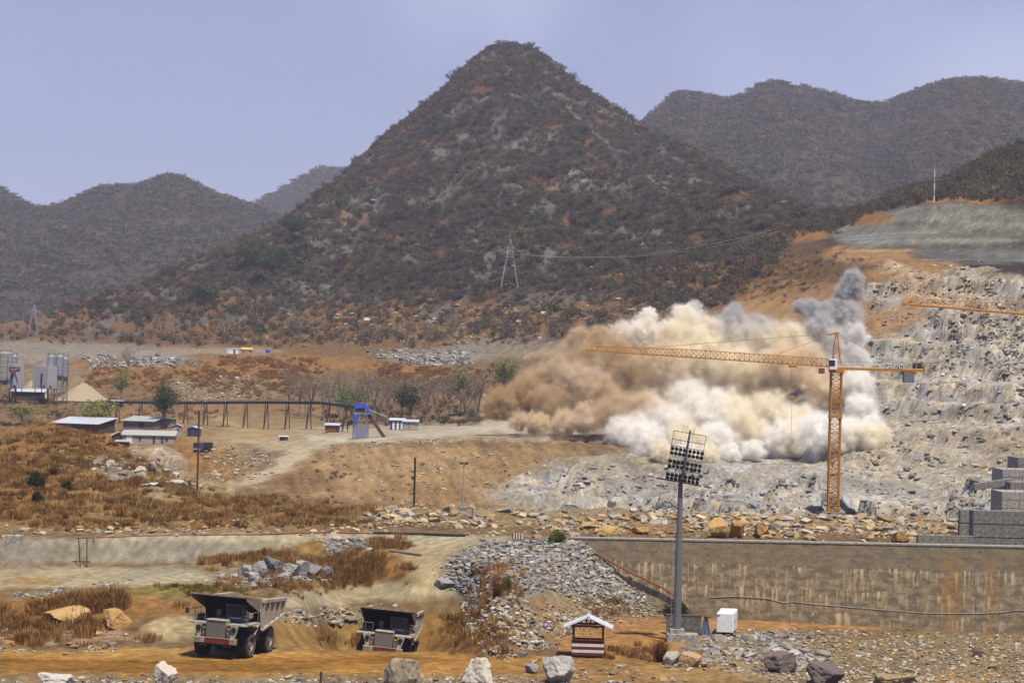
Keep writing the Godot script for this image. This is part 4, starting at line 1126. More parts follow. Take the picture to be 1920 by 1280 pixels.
	# bushes that can be told apart
	var bushes := [[68, 920, 44, 44, "dark green bush on the grassy knoll", S(74, 84, 44, .45)], [126, 918, 30, 18, "low dark green bush beside the taller one on the knoll", S(64, 78, 42, .45)], [70, 944, 26, 26, "small dark bush on the lower face of the knoll", S(70, 72, 46, .45)], [1045, 1020, 44, 28, "bright green bush at the end of the concrete wall", S(102, 120, 46, .5)], [1268, 1168, 56, 44, "dark green bush behind the light mast", S(56, 78, 40, .4)], [950, 1110, 26, 30, "green sprig on the grey spoil of the ramp", S(104, 122, 52, .5)], [1240, 1240, 66, 46, "round dry brown bush in front of the mast's concrete base", S(176, 126, 74, .5)], [930, 1125, 42, 46, "reddish dry bush on the spoil of the ramp", S(160, 110, 70, .5)], [100, 895, 26, 20, "rust-brown bush on the grassy knoll", S(112, 76, 44, .45)], [85, 848, 20, 8, "small green patch of leaves on the knoll", S(120, 122, 52, .5)]]
	for k in bushes.size():
		var q: Array = bushes[k]
		var p := on_land(q[0], q[1], 160.0)
		var mk := "bush %d" % k
		leaf_mat(mk, q[5])
		var twiggy: bool = "dry" in q[4] or "reddish" in q[4]
		var t := thing("bush", q[4], "bush", p - Vector3(0, 0.1, 0))
		var s := -p.z / F
		t.scale = Vector3(q[2] * s / 2.0, q[3] * s / 1.0, q[2] * s / 2.0)
		var whole := bush_mesh(300 + k, 900 if twiggy else 2200, 0.028 if twiggy else 0.05, 420 if twiggy else 60, M[mk], 1.0, 14)
		inst("foliage", whole, t)
	# trees around the yard
	var trees := [
		["green_tree", "bright green tree behind the blue conveyor tower", 658, 792, 60, 62], ["dark_tree", "dark green tree between the conveyor and the sheds", 768, 790, 62, 64],
		["olive_tree", "loose pale green tree over the yard roofs", 178, 806, 52, 78], ["dark_tree", "dark tall tree beside the start of the conveyor", 305, 804, 76, 52],
		["olive_tree", "thin olive tree on the stony slope above the dust", 948, 742, 62, 56], ["olive_tree", "yellowish tree among bare trees by the far fence", 870, 778, 74, 50],
		["olive_tree", "feathery green tree below the pale spoil", 226, 752, 52, 30], ["olive_tree", "small green tree beside the long metal roof", 40, 796, 36, 56], ["bare_tree", "bare brown tree growing out of the knoll crest", 46, 846, 70, 44], ["bare_tree", "slender bare tree in front of the long metal roof", 132, 800, 46, 26]]
	for q in trees: tree(q[0], q[1], q[2], q[3], q[4], q[5])
	for k in 26:
		tree("bare_tree", "leafless grey tree " + ["behind the trestles of the conveyor", "behind the blue conveyor tower", "behind the blue and cream sheds", "between the sheds and the dust cloud"][0 if k < 8 else 1 if k < 13 else 2 if k < 18 else 3], 545.0 + k * 14.2 + rng.randf_range(-6, 6), rng.randf_range(768, 798), rng.randf_range(64, 104), rng.randf_range(44, 76), "leafless trees behind the conveyor")
	for k in 10:
		tree("bare_tree", "leafless tree at the foot of the mountain", [700, 760, 806, 850, 420, 300, 560, 1030, 240, 640][k], [656, 652, 656, 648, 645, 648, 640, 640, 700, 664][k], rng.randf_range(46, 70), rng.randf_range(40, 60), "leafless trees along the mountain foot", 700.0)
	for k in 5:
		tree("dark_tree", "dark green tree on the mountain's lower flank", [465, 500, 520, 382, 548][k], [505, 520, 505, 580, 452][k], rng.randf_range(30, 44), rng.randf_range(40, 56), "dark green trees on the mountain flank", 800.0)

# ---- built things -------------------------------------------------------------------------------------------------------
func lattice(b: MB, p: Array, q: Array, n: int, r: float, rd: float) -> void:
	# chords from the corners p to the corners q, with n bays of zigzag bracing on each face
	var k := p.size()
	for i in k:
		b.bar(p[i], q[i], r, r, 4)
	for j in n:
		for i in k:
			var a: Vector3 = p[i].lerp(q[i], j / float(n))
			var c: Vector3 = p[(i + 1) % k].lerp(q[(i + 1) % k], (j + 1) / float(n))
			var a2: Vector3 = p[i].lerp(q[i], (j + 1) / float(n))
			var c2: Vector3 = p[(i + 1) % k].lerp(q[(i + 1) % k], j / float(n))
			if j % 2: b.bar(a, c, rd, rd, 3)
			else: b.bar(c2, a2, rd, rd, 3)
			b.bar(a2, c, rd, rd, 3)

func bx(called: String, o: Vector3, s: Vector3, m: Material, parent: Node3D, bev := 0.0, bs := Basis()) -> MeshInstance3D:
	var b := MB.new()
	if bev > 0.0: b.bevel(o, s, bev, bs)
	else: b.box(o, s, bs)
	return part(called, b, m, parent)

func rods(called: String, list: Array, r: float, m: Material, parent: Node3D, k := 6) -> MeshInstance3D:
	var b := MB.new()
	for e in list:
		for i in e.size() - 1:
			b.bar(e[i], e[i + 1], r, r, k)
	return part(called, b, m, parent)

func lettering(called: String, text: String, size: float, deep: float, o: Vector3, m: Material, parent: Node3D, turn := 0.0) -> void:
	var t := TextMesh.new()
	var f := SystemFont.new()
	f.font_names = PackedStringArray(["Droid Sans"])
	f.font_weight = 700
	t.font = f
	t.text = text
	t.font_size = 64
	t.pixel_size = size / 46.0
	t.depth = deep
	t.curve_step = 2.0
	t.material = m
	var e := inst(called, t, parent)
	e.position = o
	e.rotation.y = turn

func build_materials() -> void:
	mat("cream_paint", S(232, 222, 202, .52), 0.5)
	mat("white_paint", S(236, 236, 238, .8), 0.45)
	mat("beige_paint", S(220, 204, 176, .45), 0.6)
	mat("red_paint", S(150, 42, 44, .6), 0.55)
	mat("barn_red", S(112, 34, 34, .5), 0.7)
	mat("plank_white", S(226, 222, 216, .7), 0.7)
	mat("grille_grey", S(150, 148, 142, .5), 0.6, 0.2)
	mat("black_rubber", S(46, 44, 42, .6), 0.9)
	mat("tyre_side", S(120, 114, 106, .5), 0.95)
	mat("dark_steel", S(58, 56, 56, .6), 0.6, 0.3)
	mat("dark_glass", S(36, 44, 60, .6), 0.1, 0.0, false)
	mat("rim_steel", S(150, 142, 130, .6), 0.6, 0.2)
	mat("galvanized", S(196, 200, 206, .6), 0.45, 0.35)
	mat("mast_grey", S(122, 124, 130, .7), 0.5, 0.2)
	mat("crane_yellow", S(210, 142, 14, .62), 0.5)
	mat("concrete", S(176, 172, 162, .55), 0.92)
	mat("dark_concrete", S(160, 162, 156, .55), 0.92)
	mat("pale_concrete", S(206, 202, 192, .6), 0.92)
	mat("sheet_roof", S(226, 230, 236, .75), 0.35, 0.3)
	mat("old_roof", S(196, 196, 190, .6), 0.6, 0.1)
	mat("rust", S(150, 92, 60, .55), 0.9)
	mat("blue_sheet", S(54, 92, 214, .7), 0.5)
	mat("blue_dark", S(62, 74, 116, .6), 0.6)
	mat("lilac_sheet", S(150, 152, 178, .6), 0.5, 0.1)
	mat("plaster", S(214, 208, 192, .65), 0.9)
	mat("dark_door", S(50, 54, 66, .6), 0.6)
	mat("wood_brown", S(96, 72, 54, .55), 0.9)
	mat("sand_heap", S(186, 170, 140, .55), 0.97)
	mat("black_paint", S(24, 24, 26, .8), 0.5, 0.0, false)
	mat("hose_white", S(214, 216, 212, .65), 0.6)
	mat("lamp_black", S(34, 34, 36, .8), 0.4, 0.2)
	mat("yellow_paint", S(222, 200, 120, .65), 0.5)
	mat("cladding", S(206, 208, 218, .5), 0.5)
	var dirt := noise_tex(0.012, 0.6, 1.0, 33)
	for k in ["cream_paint", "beige_paint", "red_paint", "plaster", "concrete", "pale_concrete", "dark_concrete"]: M[k].albedo_texture = dirt
	mat("painted_shade", S(38, 34, 30, .6), 0.95)  # near-black that paints in the shade beneath the truck canopy
	mat("blue_cloth", S(92, 116, 150, .6), 0.9)

func wheel(o: Vector3, r: float, w: float, outside: float, parent: Node3D) -> void:
	var n := Node3D.new()
	n.name = "wheel"
	parent.add_child(n, true)
	n.position = o
	var t := MB.new()
	var ax := Vector3.RIGHT
	t.ring(Vector3.ZERO, ax, [[-w / 2, r * 0.56], [-w / 2, r * 0.86], [-w * 0.36, r * 0.97], [0.0, r], [w * 0.36, r * 0.97], [w / 2, r * 0.86], [w / 2, r * 0.56], [-w / 2, r * 0.56]], 30)
	for k in 26:   # tread lugs
		var a := TAU * k / 26.0
		var bs := Basis(ax, a)
		t.box(bs * Vector3(w * 0.22, r * 0.985, 0), Vector3(w * 0.42, 0.09, 0.12), bs)
		t.box(bs * Basis(ax, TAU / 52.0) * Vector3(-w * 0.22, r * 0.985, 0), Vector3(w * 0.42, 0.09, 0.12), bs * Basis(ax, TAU / 52.0))
	part("tyre", t, M.black_rubber, n)
	var s := MB.new()
	s.ring(Vector3.ZERO, ax, [[outside * w * 0.505, r * 0.60], [outside * w * 0.515, r * 0.83]], 30)
	part("sidewall", s, M.tyre_side, n)
	var h := MB.new()
	h.ring(Vector3.ZERO, ax * outside, [[-w * 0.3, r * 0.57], [w * 0.46, r * 0.57], [w * 0.46, r * 0.5], [w * 0.2, r * 0.46], [w * 0.16, r * 0.26], [w * 0.42, r * 0.22], [w * 0.42, 0.0]], 24)
	for k in 12:
		var a := TAU * k / 12.0
		h.box(Vector3(outside * w * 0.2, cos(a) * r * 0.38, sin(a) * r * 0.38), Vector3(0.08, 0.07, 0.07))
	part("rim", h, M.rim_steel, n)

func haul_truck(label: String, where: Vector3, turn: float, tilt: Vector2) -> void:
	var t := thing("haul_truck", label, "dump truck", where, 0.0, "haul trucks on the dirt road")
	t.basis = Basis(Vector3.UP, turn) * Basis(Vector3.FORWARD, tilt.x) * Basis(Vector3.RIGHT, tilt.y) * Basis.from_scale(Vector3.ONE * 0.94)
	for s in [-1.0, 1.0]:
		wheel(Vector3(s * 1.86, 1.1, 2.45), 1.1, 0.85, s, t)
		wheel(Vector3(s * 1.95, 1.1, -1.75), 1.1, 0.75, s, t)
		wheel(Vector3(s * 1.12, 1.1, -1.75), 1.1, 0.72, s, t)
		# front panel with a round lamp, and the step ladder beside the grille
		var p := MB.new()
		p.slab([Vector3(s * 1.22, 1.72, 4.42), Vector3(s * 1.62, 1.72, 4.42), Vector3(s * 1.9, 2.72, 4.42), Vector3(s * 1.22, 2.72, 4.42)], Vector3(0, 0, 0.12))
		part("front_panel", p, M.cream_paint, t)
		var l := Node3D.new()
		l.name = "headlight"
		t.add_child(l, true)
		var lb := MB.new()
		lb.ring(Vector3(s * 1.5, 2.42, 4.53), Vector3.BACK, [[0, 0.2], [0.1, 0.2], [0.1, 0.15]], 18)
		part("lamp_ring", lb, M.black_paint, l)
		var lg := MB.new()
		lg.ring(Vector3(s * 1.5, 2.42, 4.53), Vector3.BACK, [[0.06, 0.15], [0.08, 0.08], [0.09, 0.0]], 18)
		part("lens", lg, M.dark_glass, l)
		rods("ladder", [[Vector3(s * 0.88, 1.2, 4.62), Vector3(s * 0.88, 2.7, 4.6)], [Vector3(s * 1.2, 1.2, 4.62), Vector3(s * 1.2, 2.7, 4.6)], [Vector3(s * 0.88, 1.5, 4.62), Vector3(s * 1.2, 1.5, 4.62)], [Vector3(s * 0.88, 1.85, 4.62), Vector3(s * 1.2, 1.85, 4.62)], [Vector3(s * 0.88, 2.2, 4.62), Vector3(s * 1.2, 2.2, 4.62)]], 0.028, M.dark_steel, t)
		bx("step_plate", Vector3(s * 1.04, 2.0, 4.3), Vector3(0.34, 1.1, 0.1), M.beige_paint, t)
		bx("turn_signal", Vector3(s * 1.04, 2.42, 4.37), Vector3(0.26, 0.1, 0.06), M.yellow_paint, t)
		# mudguard and deck
		bx("deck", Vector3(s * 1.72, 2.78, 3.05), Vector3(1.62, 0.16, 2.8), M.cream_paint, t, 0.03)
		bx("mudguard", Vector3(s * 1.98, 2.3, 1.62), Vector3(0.9, 0.06, 1.3), M.beige_paint, t, 0.0, Basis(Vector3.RIGHT, 0.75))
		# tow hooks under the bumper
		bx("tow_step", Vector3(s * 1.0, 1.06, 4.5), Vector3(0.62, 0.06, 0.3), M.rim_steel, t, 0.01)
	var f := MB.new()
	for s in [-1.0, 1.0]:
		f.box(Vector3(s * 0.52, 1.45, -0.1), Vector3(0.34, 0.62, 8.4))
	f.box(Vector3(0, 1.2, 2.45), Vector3(2.6, 0.4, 0.5))
	f.ring(Vector3(-1.0, 1.12, -1.75), Vector3.RIGHT, [[0, 0.0], [0, 0.45], [0.5, 0.62], [1.5, 0.62], [2.0, 0.45], [2.0, 0.0]], 16)
	f.box(Vector3(0, 1.5, 3.2), Vector3(1.5, 0.9, 1.8))
	part("chassis", f, M.dark_steel, t)
	bx("fuel_tank", Vector3(1.5, 1.6, 0.4), Vector3(0.9, 0.9, 1.5), M.dark_steel, t, 0.12)
	bx("hydraulic_tank", Vector3(-1.5, 1.6, 0.4), Vector3(0.9, 0.9, 1.5), M.dark_steel, t, 0.12)
	# bumper
	var bp := bx("bumper", Vector3(0, 1.46, 4.55), Vector3(3.62, 0.48, 0.34), M.beige_paint, t, 0.04)
	bx("red_stripe", Vector3(0.18, 1.46, 4.725), Vector3(2.1, 0.44, 0.012), M.red_paint, bp)
	# hood and grille
	bx("hood", Vector3(0, 2.55, 3.5), Vector3(1.7, 1.2, 2.1), M.cream_paint, t, 0.08)
	var g := bx("radiator_grille", Vector3(0, 2.34, 4.58), Vector3(1.62, 1.36, 0.1), M.grille_grey, t)
	for k in 15:
		bx("bar", Vector3(-0.74 + k * 0.1057, 2.34, 4.64), Vector3(0.03, 1.3, 0.03), M.grille_grey, g)
	bx("hood_lip", Vector3(0, 3.1, 4.5), Vector3(1.66, 0.14, 0.4), M.cream_paint, t, 0.05)
	# cab on the driver's side
	var cab := Node3D.new()
	cab.name = "cab"
	t.add_child(cab)
	var cw := MB.new()
	cw.box(Vector3(1.12, 3.12, 2.7), Vector3(1.5, 0.55, 1.6))
	for q in [[0.42, 3.44], [1.82, 3.44], [0.42, 1.96], [1.82, 1.96]]:
		cw.box(Vector3(q[0], 3.8, q[1]), Vector3(0.1, 0.9, 0.1))
	cw.box(Vector3(1.12, 4.3, 2.68), Vector3(1.64, 0.14, 1.75))
	cw.box(Vector3(1.12, 3.8, 1.95), Vector3(1.5, 0.9, 0.08))
	part("cab_shell", cw, M.blue_dark, cab)
	bx("windscreen", Vector3(1.12, 3.82, 3.46), Vector3(1.32, 0.82, 0.03), M.dark_glass, cab)
	bx("side_window", Vector3(1.84, 3.82, 2.7), Vector3(0.03, 0.8, 1.4), M.dark_glass, cab)
	for k in 8:   # the worn white name under the windscreen, too small to read
		bx("letter", Vector3(0.66 + k * 0.125 + (0.06 if k > 0 else 0.0), 3.26, 3.51), Vector3(0.07, 0.09 - 0.02 * (k % 2), 0.012), M.white_paint, cab)
	rods("wiper", [[Vector3(1.5, 3.45, 3.5), Vector3(1.1, 4.0, 3.5)]], 0.015, M.black_paint, cab)
	# air cleaners and box on the other deck
	var ac := MB.new()
	ac.ring(Vector3(-2.05, 3.1, 3.4), Vector3.RIGHT, [[0, 0.0], [0, 0.26], [0.9, 0.26], [0.9, 0.0]], 16)
	ac.ring(Vector3(-2.05, 3.1, 2.8), Vector3.RIGHT, [[0, 0.0], [0, 0.26], [0.9, 0.26], [0.9, 0.0]], 16)
	part("air_cleaner", ac, M.dark_steel, t)
	bx("control_box", Vector3(-0.55, 3.5, 2.6), Vector3(0.42, 0.55, 0.3), M.grille_grey, t, 0.02)
	rods("handrail", [[Vector3(-2.48, 2.86, 4.3), Vector3(-2.48, 3.75, 4.3), Vector3(-2.48, 3.75, 1.8), Vector3(-2.48, 2.86, 1.8)], [Vector3(-2.48, 3.3, 4.3), Vector3(-2.48, 3.3, 1.8)], [Vector3(-2.48, 3.75, 4.3), Vector3(-1.1, 3.75, 4.3), Vector3(-1.1, 2.86, 4.3)], [Vector3(-1.8, 2.86, 4.3), Vector3(-1.8, 3.75, 4.3)], [Vector3(-2.48, 2.86, 3.0), Vector3(-2.48, 3.75, 3.0)]], 0.025, M.rim_steel, t)
	rods("handrail", [[Vector3(2.48, 2.86, 4.3), Vector3(2.48, 3.7, 4.3), Vector3(2.48, 3.7, 1.8), Vector3(2.48, 2.86, 1.8)], [Vector3(1.95, 3.2, 3.6), Vector3(2.45, 3.2, 3.6)], [Vector3(1.95, 3.5, 3.6), Vector3(2.45, 3.5, 3.6)], [Vector3(1.95, 3.8, 3.6), Vector3(2.45, 3.8, 3.6)], [Vector3(2.2, 2.86, 3.6), Vector3(2.2, 3.95, 3.6)]], 0.025, M.rim_steel, t)
	for s in [-1.0, 1.0]:
		var mr := bx("mirror", Vector3(s * 2.72, 3.62, 4.1), Vector3(0.34, 0.42, 0.1), M.cream_paint if s > 0 else M.dark_steel, t, 0.03)
		rods("bracket", [[Vector3(s * 2.48, 3.5, 4.15), Vector3(s * 2.6, 3.6, 4.1)]], 0.025, M.dark_steel, mr)
	# dump body: floor, sides with ribs, headboard and the canopy over the cab
	var body := Node3D.new()
	body.name = "dump_body"
	t.add_child(body)
	var w := 2.36
	var fl := MB.new()
	fl.slab([Vector3(-w, 2.1, 0.75), Vector3(w, 2.1, 0.75), Vector3(w, 3.05, -4.6), Vector3(-w, 3.05, -4.6)], Vector3(0, 0.14, 0))
	part("floor", fl, M.beige_paint, body)
	for s in [-1.0, 1.0]:
		var sd := MB.new()
		sd.slab([Vector3(s * w, 2.1, 0.75), Vector3(s * w, 4.55, 0.75), Vector3(s * w, 4.3, -4.6), Vector3(s * w, 3.05, -4.6)], Vector3(-s * 0.08, 0, 0))
		part("side_wall", sd, M.cream_paint, body)
		for k in 5:
			var z := 0.5 - k * 1.2
			var y0 := 2.16 + (0.75 - z) * 0.1776
			var y1 := 4.5 - (0.75 - z) * 0.0467
			bx("rib", Vector3(s * (w + 0.09), (y0 + y1) / 2, z), Vector3(0.18, y1 - y0 - 0.05, 0.2), M.cream_paint, body, 0.02)
		bx("top_rail", Vector3(s * (w + 0.06), 4.34, -1.93), Vector3(0.3, 0.34, 5.3), M.cream_paint, body, 0.05, Basis(Vector3.RIGHT, -0.0467))
		bx("bottom_rail", Vector3(s * (w + 0.06), 2.58, -1.93), Vector3(0.3, 0.22, 5.4), M.cream_paint, body, 0.04, Basis(Vector3.RIGHT, 0.1757))
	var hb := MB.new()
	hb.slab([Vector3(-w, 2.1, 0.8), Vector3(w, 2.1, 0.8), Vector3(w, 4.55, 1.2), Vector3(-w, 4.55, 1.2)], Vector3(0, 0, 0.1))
	part("headboard", hb, M.painted_shade, body)  # its colour holds the shade of the canopy above
	var cp := MB.new()
	cp.slab([Vector3(-w - 0.1, 4.55, 1.15), Vector3(w + 0.1, 4.55, 1.15), Vector3(w - 0.05, 5.02, 4.45), Vector3(-w - 0.1, 5.02, 4.45)], Vector3(0, 0.14, 0))
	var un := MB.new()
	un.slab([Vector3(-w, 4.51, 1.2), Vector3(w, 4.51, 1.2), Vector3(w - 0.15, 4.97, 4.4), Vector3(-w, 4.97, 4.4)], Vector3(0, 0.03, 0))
	part("canopy_shade_sheet", un, M.painted_shade, body)  # added dark sheet, the shade under the canopy put in as colour
	part("canopy", cp, M.beige_paint, body)
	for s in [-1.0, 1.0]:
		var vl := MB.new()
		vl.slab([Vector3(s * (w + 0.1), 4.62, 1.15), Vector3(s * (w + 0.05), 5.1, 4.4), Vector3(s * (w + 0.02), 4.75, 4.2), Vector3(s * (w + 0.02), 3.6, 1.15)], Vector3(-s * 0.08, 0, 0))
		part("canopy_valance", vl, M.beige_paint, body)

func build_trucks() -> void:
	var p := at(432, 1231, 184.3)
	p.y = 0.05
	haul_truck("cream haul truck at the mouth of the side road, its ribbed flank showing", p + Vector3(0.35, 0, 0), -0.26, Vector2(0.035, 0.0))
	var q := at(726, 1226, 207.0)
	q.y = land_y(q.x, 205.0) + 0.05
	haul_truck("cream haul truck seen head-on under the stony bank, leaning to one side", q, -0.07, Vector2(0.075, 0.0))

func build_kiosk() -> void:
	var p := on_land(1102, 1231, 170.0)
	var t := thing("guard_kiosk", "red and white boarded guard kiosk with a pitched metal roof", "kiosk", p, -0.06)
	var w := 1.16
	var dp := 1.0
	for x in [-w, w]:
		for z in [-dp, dp]:
			bx("post", Vector3(x, 1.3, z), Vector3(0.13, 2.9, 0.13), M.barn_red, t)
	for k in 6:
		var m: Material = M.plank_white if k == 1 or k == 3 else M.barn_red
		var y := 0.32 + k * 0.235
		if k == 5: break
		bx("plank", Vector3(0, y, dp + 0.085), Vector3(w * 2 + 0.14, 0.225, 0.035), m, t)
		bx("plank", Vector3(-w - 0.085, y, 0), Vector3(0.035, 0.225, dp * 2), m, t)
		bx("plank", Vector3(w + 0.085, y, 0), Vector3(0.035, 0.225, dp * 2), m, t)
		bx("plank", Vector3(0, y, -dp - 0.085), Vector3(w * 2 + 0.14, 0.225, 0.035), m, t)
	bx("floor", Vector3(0, 0.12, 0), Vector3(w * 2, 0.08, dp * 2), M.wood_brown, t)
	bx("counter", Vector3(0, 1.42, dp + 0.02), Vector3(w * 2 + 0.2, 0.06, 0.3), M.barn_red, t)
	for z in [-dp, dp]:
		bx("tie_beam", Vector3(0, 2.5, z), Vector3(w * 2 + 0.3, 0.16, 0.1), M.barn_red, t)
		var g := MB.new()
		g.bar(Vector3(-w, 2.6, z), Vector3(0, 3.16, z), 0.07)
		g.bar(Vector3(w, 2.6, z), Vector3(0, 3.16, z), 0.07)
		for x in [-0.5, -0.17, 0.17, 0.5]:
			g.bar(Vector3(x, 2.55, z), Vector3(x, 3.1 - absf(x) * 0.45, z), 0.04)
		part("gable_truss", g, M.barn_red, t)
	for s in [-1.0, 1.0]:
		var r := MB.new()
		for k in 14:   # corrugated sheet
			var z0 := -1.35 + k * 0.193
			var rise := 0.035 if k % 2 else 0.0
			var rise2 := 0.0 if k % 2 else 0.035
			r.hexa([Vector3(0, 3.22 + rise, z0), Vector3(s * 1.95, 2.36 + rise, z0), Vector3(0, 3.25 + rise, z0), Vector3(s * 1.95, 2.39 + rise, z0), Vector3(0, 3.22 + rise2, z0 + 0.193), Vector3(s * 1.95, 2.36 + rise2, z0 + 0.193), Vector3(0, 3.25 + rise2, z0 + 0.193), Vector3(s * 1.95, 2.39 + rise2, z0 + 0.193)] as Array[Vector3])
		part("roof_sheet", r, M.sheet_roof, t)
		bx("barge_board", Vector3(s * 0.975, 2.78, 1.37), Vector3(2.13, 0.08, 0.04), M.sheet_roof, t, 0.0, Basis(Vector3.BACK, -s * 0.4155))
	bx("ridge_cap", Vector3(0, 3.28, 0), Vector3(0.22, 0.05, 2.75), M.sheet_roof, t)

func build_sign() -> void:
	var p := on_land(1028, 1231, 170.0)
	var t := thing("speed_limit_sign", "round red-ringed speed sign reading 20 on a thin pole", "road sign", p)
	rods("pole", [[Vector3(0, -0.1, 0), Vector3(0, 2.55, 0)]], 0.03, M.galvanized, t, 8)
	var o := Vector3(0, 2.52, 0.05)
	var b := MB.new()
	b.ring(o, Vector3.BACK, [[0, 0], [0, 0.44], [0.02, 0.44], [0.02, 0.34]], 32)
	part("red_ring", b, M.red_paint, t)
	var c := MB.new()
	c.ring(o, Vector3.BACK, [[0.018, 0.345], [0.018, 0.0]], 32)
	part("disc", c, M.white_paint, t)
	lettering("numerals", "20", 0.4, 0.012, o + Vector3(0, 0, 0.028), M.black_paint, t)

func build_mast() -> void:
	var p := on_land(1269, 1202, 170.0)
	var d := -p.z
	var s := d / F
	var t := thing("light_mast", "tall grey floodlight mast with a leaning rack of lamps", "light mast", p, 0.0)
	bx("footing", Vector3(0.45, 0.3, 0), Vector3(2.6, 0.75, 1.6), M.pale_concrete, t, 0.03)
	bx("plinth", Vector3(0, 0.86, 0), Vector3(1.2, 0.4, 1.0), M.pale_concrete, t, 0.03)
	var top := (1202.0 - 905.0) * s
	var b := MB.new()
	b.ring(Vector3(0, 1.0, 0), Vector3.UP, [[0, 0.34], [2.5, 0.32], [7.0, 0.27], [top - 1.0, 0.19]], 14)
	part("pole", b, M.mast_grey, t)
	var hd := Node3D.new()
	hd.name = "lamp_rack"
	t.add_child(hd)
	hd.position = Vector3(0.05, top, 0)
	hd.rotation.z = -0.15
	var f := MB.new()
	f.ring(Vector3(0, -0.4, 0), Vector3.UP, [[0, 0.16], [0.8, 0.15], [4.85, 0.09], [4.85, 0.0]], 10)
	part("upper_pole", f, M.mast_grey, hd)
	var fr := MB.new()
	var wl := 1.36
	for y in [0.45, 1.05, 1.75, 2.3, 2.95, 3.5, 4.2]:
		fr.bar(Vector3(-wl - (0.0), y, 0.25), Vector3(wl, y, 0.25), 0.035)
	for x in [-wl, wl]:
		fr.bar(Vector3(x, 0.3, 0.25), Vector3(x, 4.2, 0.25), 0.03)
	fr.bar(Vector3(0, 1.0, 0), Vector3(0, 1.0, 0.3), 0.05)
	fr.bar(Vector3(0, 3.5, 0), Vector3(0, 3.5, 0.3), 0.05)
	part("frame", fr, M.dark_steel, hd)
	var pl := MB.new()
	pl.box(Vector3(-0.25, 0.06, 0.3), Vector3(3.7, 0.08, 0.8))
	pl.bar(Vector3(-2.05, 0.1, 0.68), Vector3(1.6, 0.1, 0.68), 0.05)
	part("platform", pl, M.dark_steel, hd)
	for row in 6:
		for k in 8:
			var x := -wl + 0.17 + k * 0.34 + (0.06 if k > 3 else -0.06)
			var y: float = [0.3, 0.62, 1.32, 1.72, 2.4, 2.78][row]
			var l := MB.new()
			l.ring(Vector3(x, y, 0.3), Vector3(0.25, -0.55, 0.8).normalized(), [[-0.1, 0.0], [-0.08, 0.09], [0.1, 0.155], [0.16, 0.155], [0.15, 0.0]], 10)
			l.bar(Vector3(x, y + 0.18, 0.25), Vector3(x, y, 0.3), 0.02)
			part("floodlight", l, M.lamp_black, hd)
	for lad in [[-0.62, -0.28], [0.26, 0.36]]:
		var a := []
		for x in [lad[0], lad[1]]:
			a.append([Vector3(x, 0.1, -0.1), Vector3(x, 4.9, -0.1)])
		for k in 16:
			a.append([Vector3(lad[0], 0.3 + k * 0.29, -0.1), Vector3(lad[1], 0.3 + k * 0.29, -0.1)])
		rods("ladder", a, 0.018, M.galvanized, hd, 4)
	var sr := []
	for k in 36:
		sr.append([Vector3(-0.52, 1.5 + k * 0.3, 0), Vector3(-0.34, 1.5 + k * 0.3, 0)])
	sr.append([Vector3(-0.52, 1.2, 0), Vector3(-0.5, top, 0)])
	rods("step_ladder", sr, 0.016, M.galvanized, t, 4)
	# what stands round its foot
	var q := on_land(1280, 1192, 170.0)
	var e := thing("ribbed_cabinet", "low ribbed grey cabinet behind the foot of the light mast", "cabinet", q + Vector3(0.2, 0, -1.4), -0.08)
	bx("carcass", Vector3(0, 0.85, 0), Vector3(3.0, 1.5, 0.9), M.dark_concrete, e, 0.02)
	for k in 20:
		bx("rib", Vector3(-1.42 + k * 0.15, 0.85, 0.48), Vector3(0.06, 1.44, 0.06), M.dark_concrete, e)
	bx("lid", Vector3(0, 1.64, 0), Vector3(3.1, 0.07, 1.0), M.wood_brown, e)
	var c := thing("tarpaulin_bundle", "faded blue tarpaulin hung at the end of the ribbed cabinet", "tarpaulin", q + Vector3(2.05, 0, -1.2))
	var cb := MB.new()
	for k in 7:
		var x0 := -0.26 + k * 0.085
		var z0 := 0.07 * sin(k * 2.3)
		var z1 := 0.07 * sin((k + 1) * 2.3)
		cb.hexa([Vector3(x0 * 1.5, 0, z0 + 0.2), Vector3((x0 + 0.085) * 1.5, 0, z1 + 0.2), Vector3(x0 * 0.6, 1.35 - 0.2 * absf(x0), z0), Vector3((x0 + 0.085) * 0.6, 1.35 - 0.2 * absf(x0), z1), Vector3(x0 * 1.5, 0, z0 - 0.3), Vector3((x0 + 0.085) * 1.5, 0, z1 - 0.3), Vector3(x0 * 0.6, 1.3, z0 - 0.25), Vector3((x0 + 0.085) * 0.6, 1.3, z1 - 0.25)] as Array[Vector3])
	part("folded_sheet", cb, M.blue_cloth, c)
	var ht := MB.new()
	ht.ring(Vector3(0.05, 1.5, -0.1), Vector3.UP, [[-0.2, 0.06], [-0.1, 0.2], [0.05, 0.2], [0.14, 0.1], [0.16, 0.0]], 12)
	part("knot", ht, M.dark_steel, c)

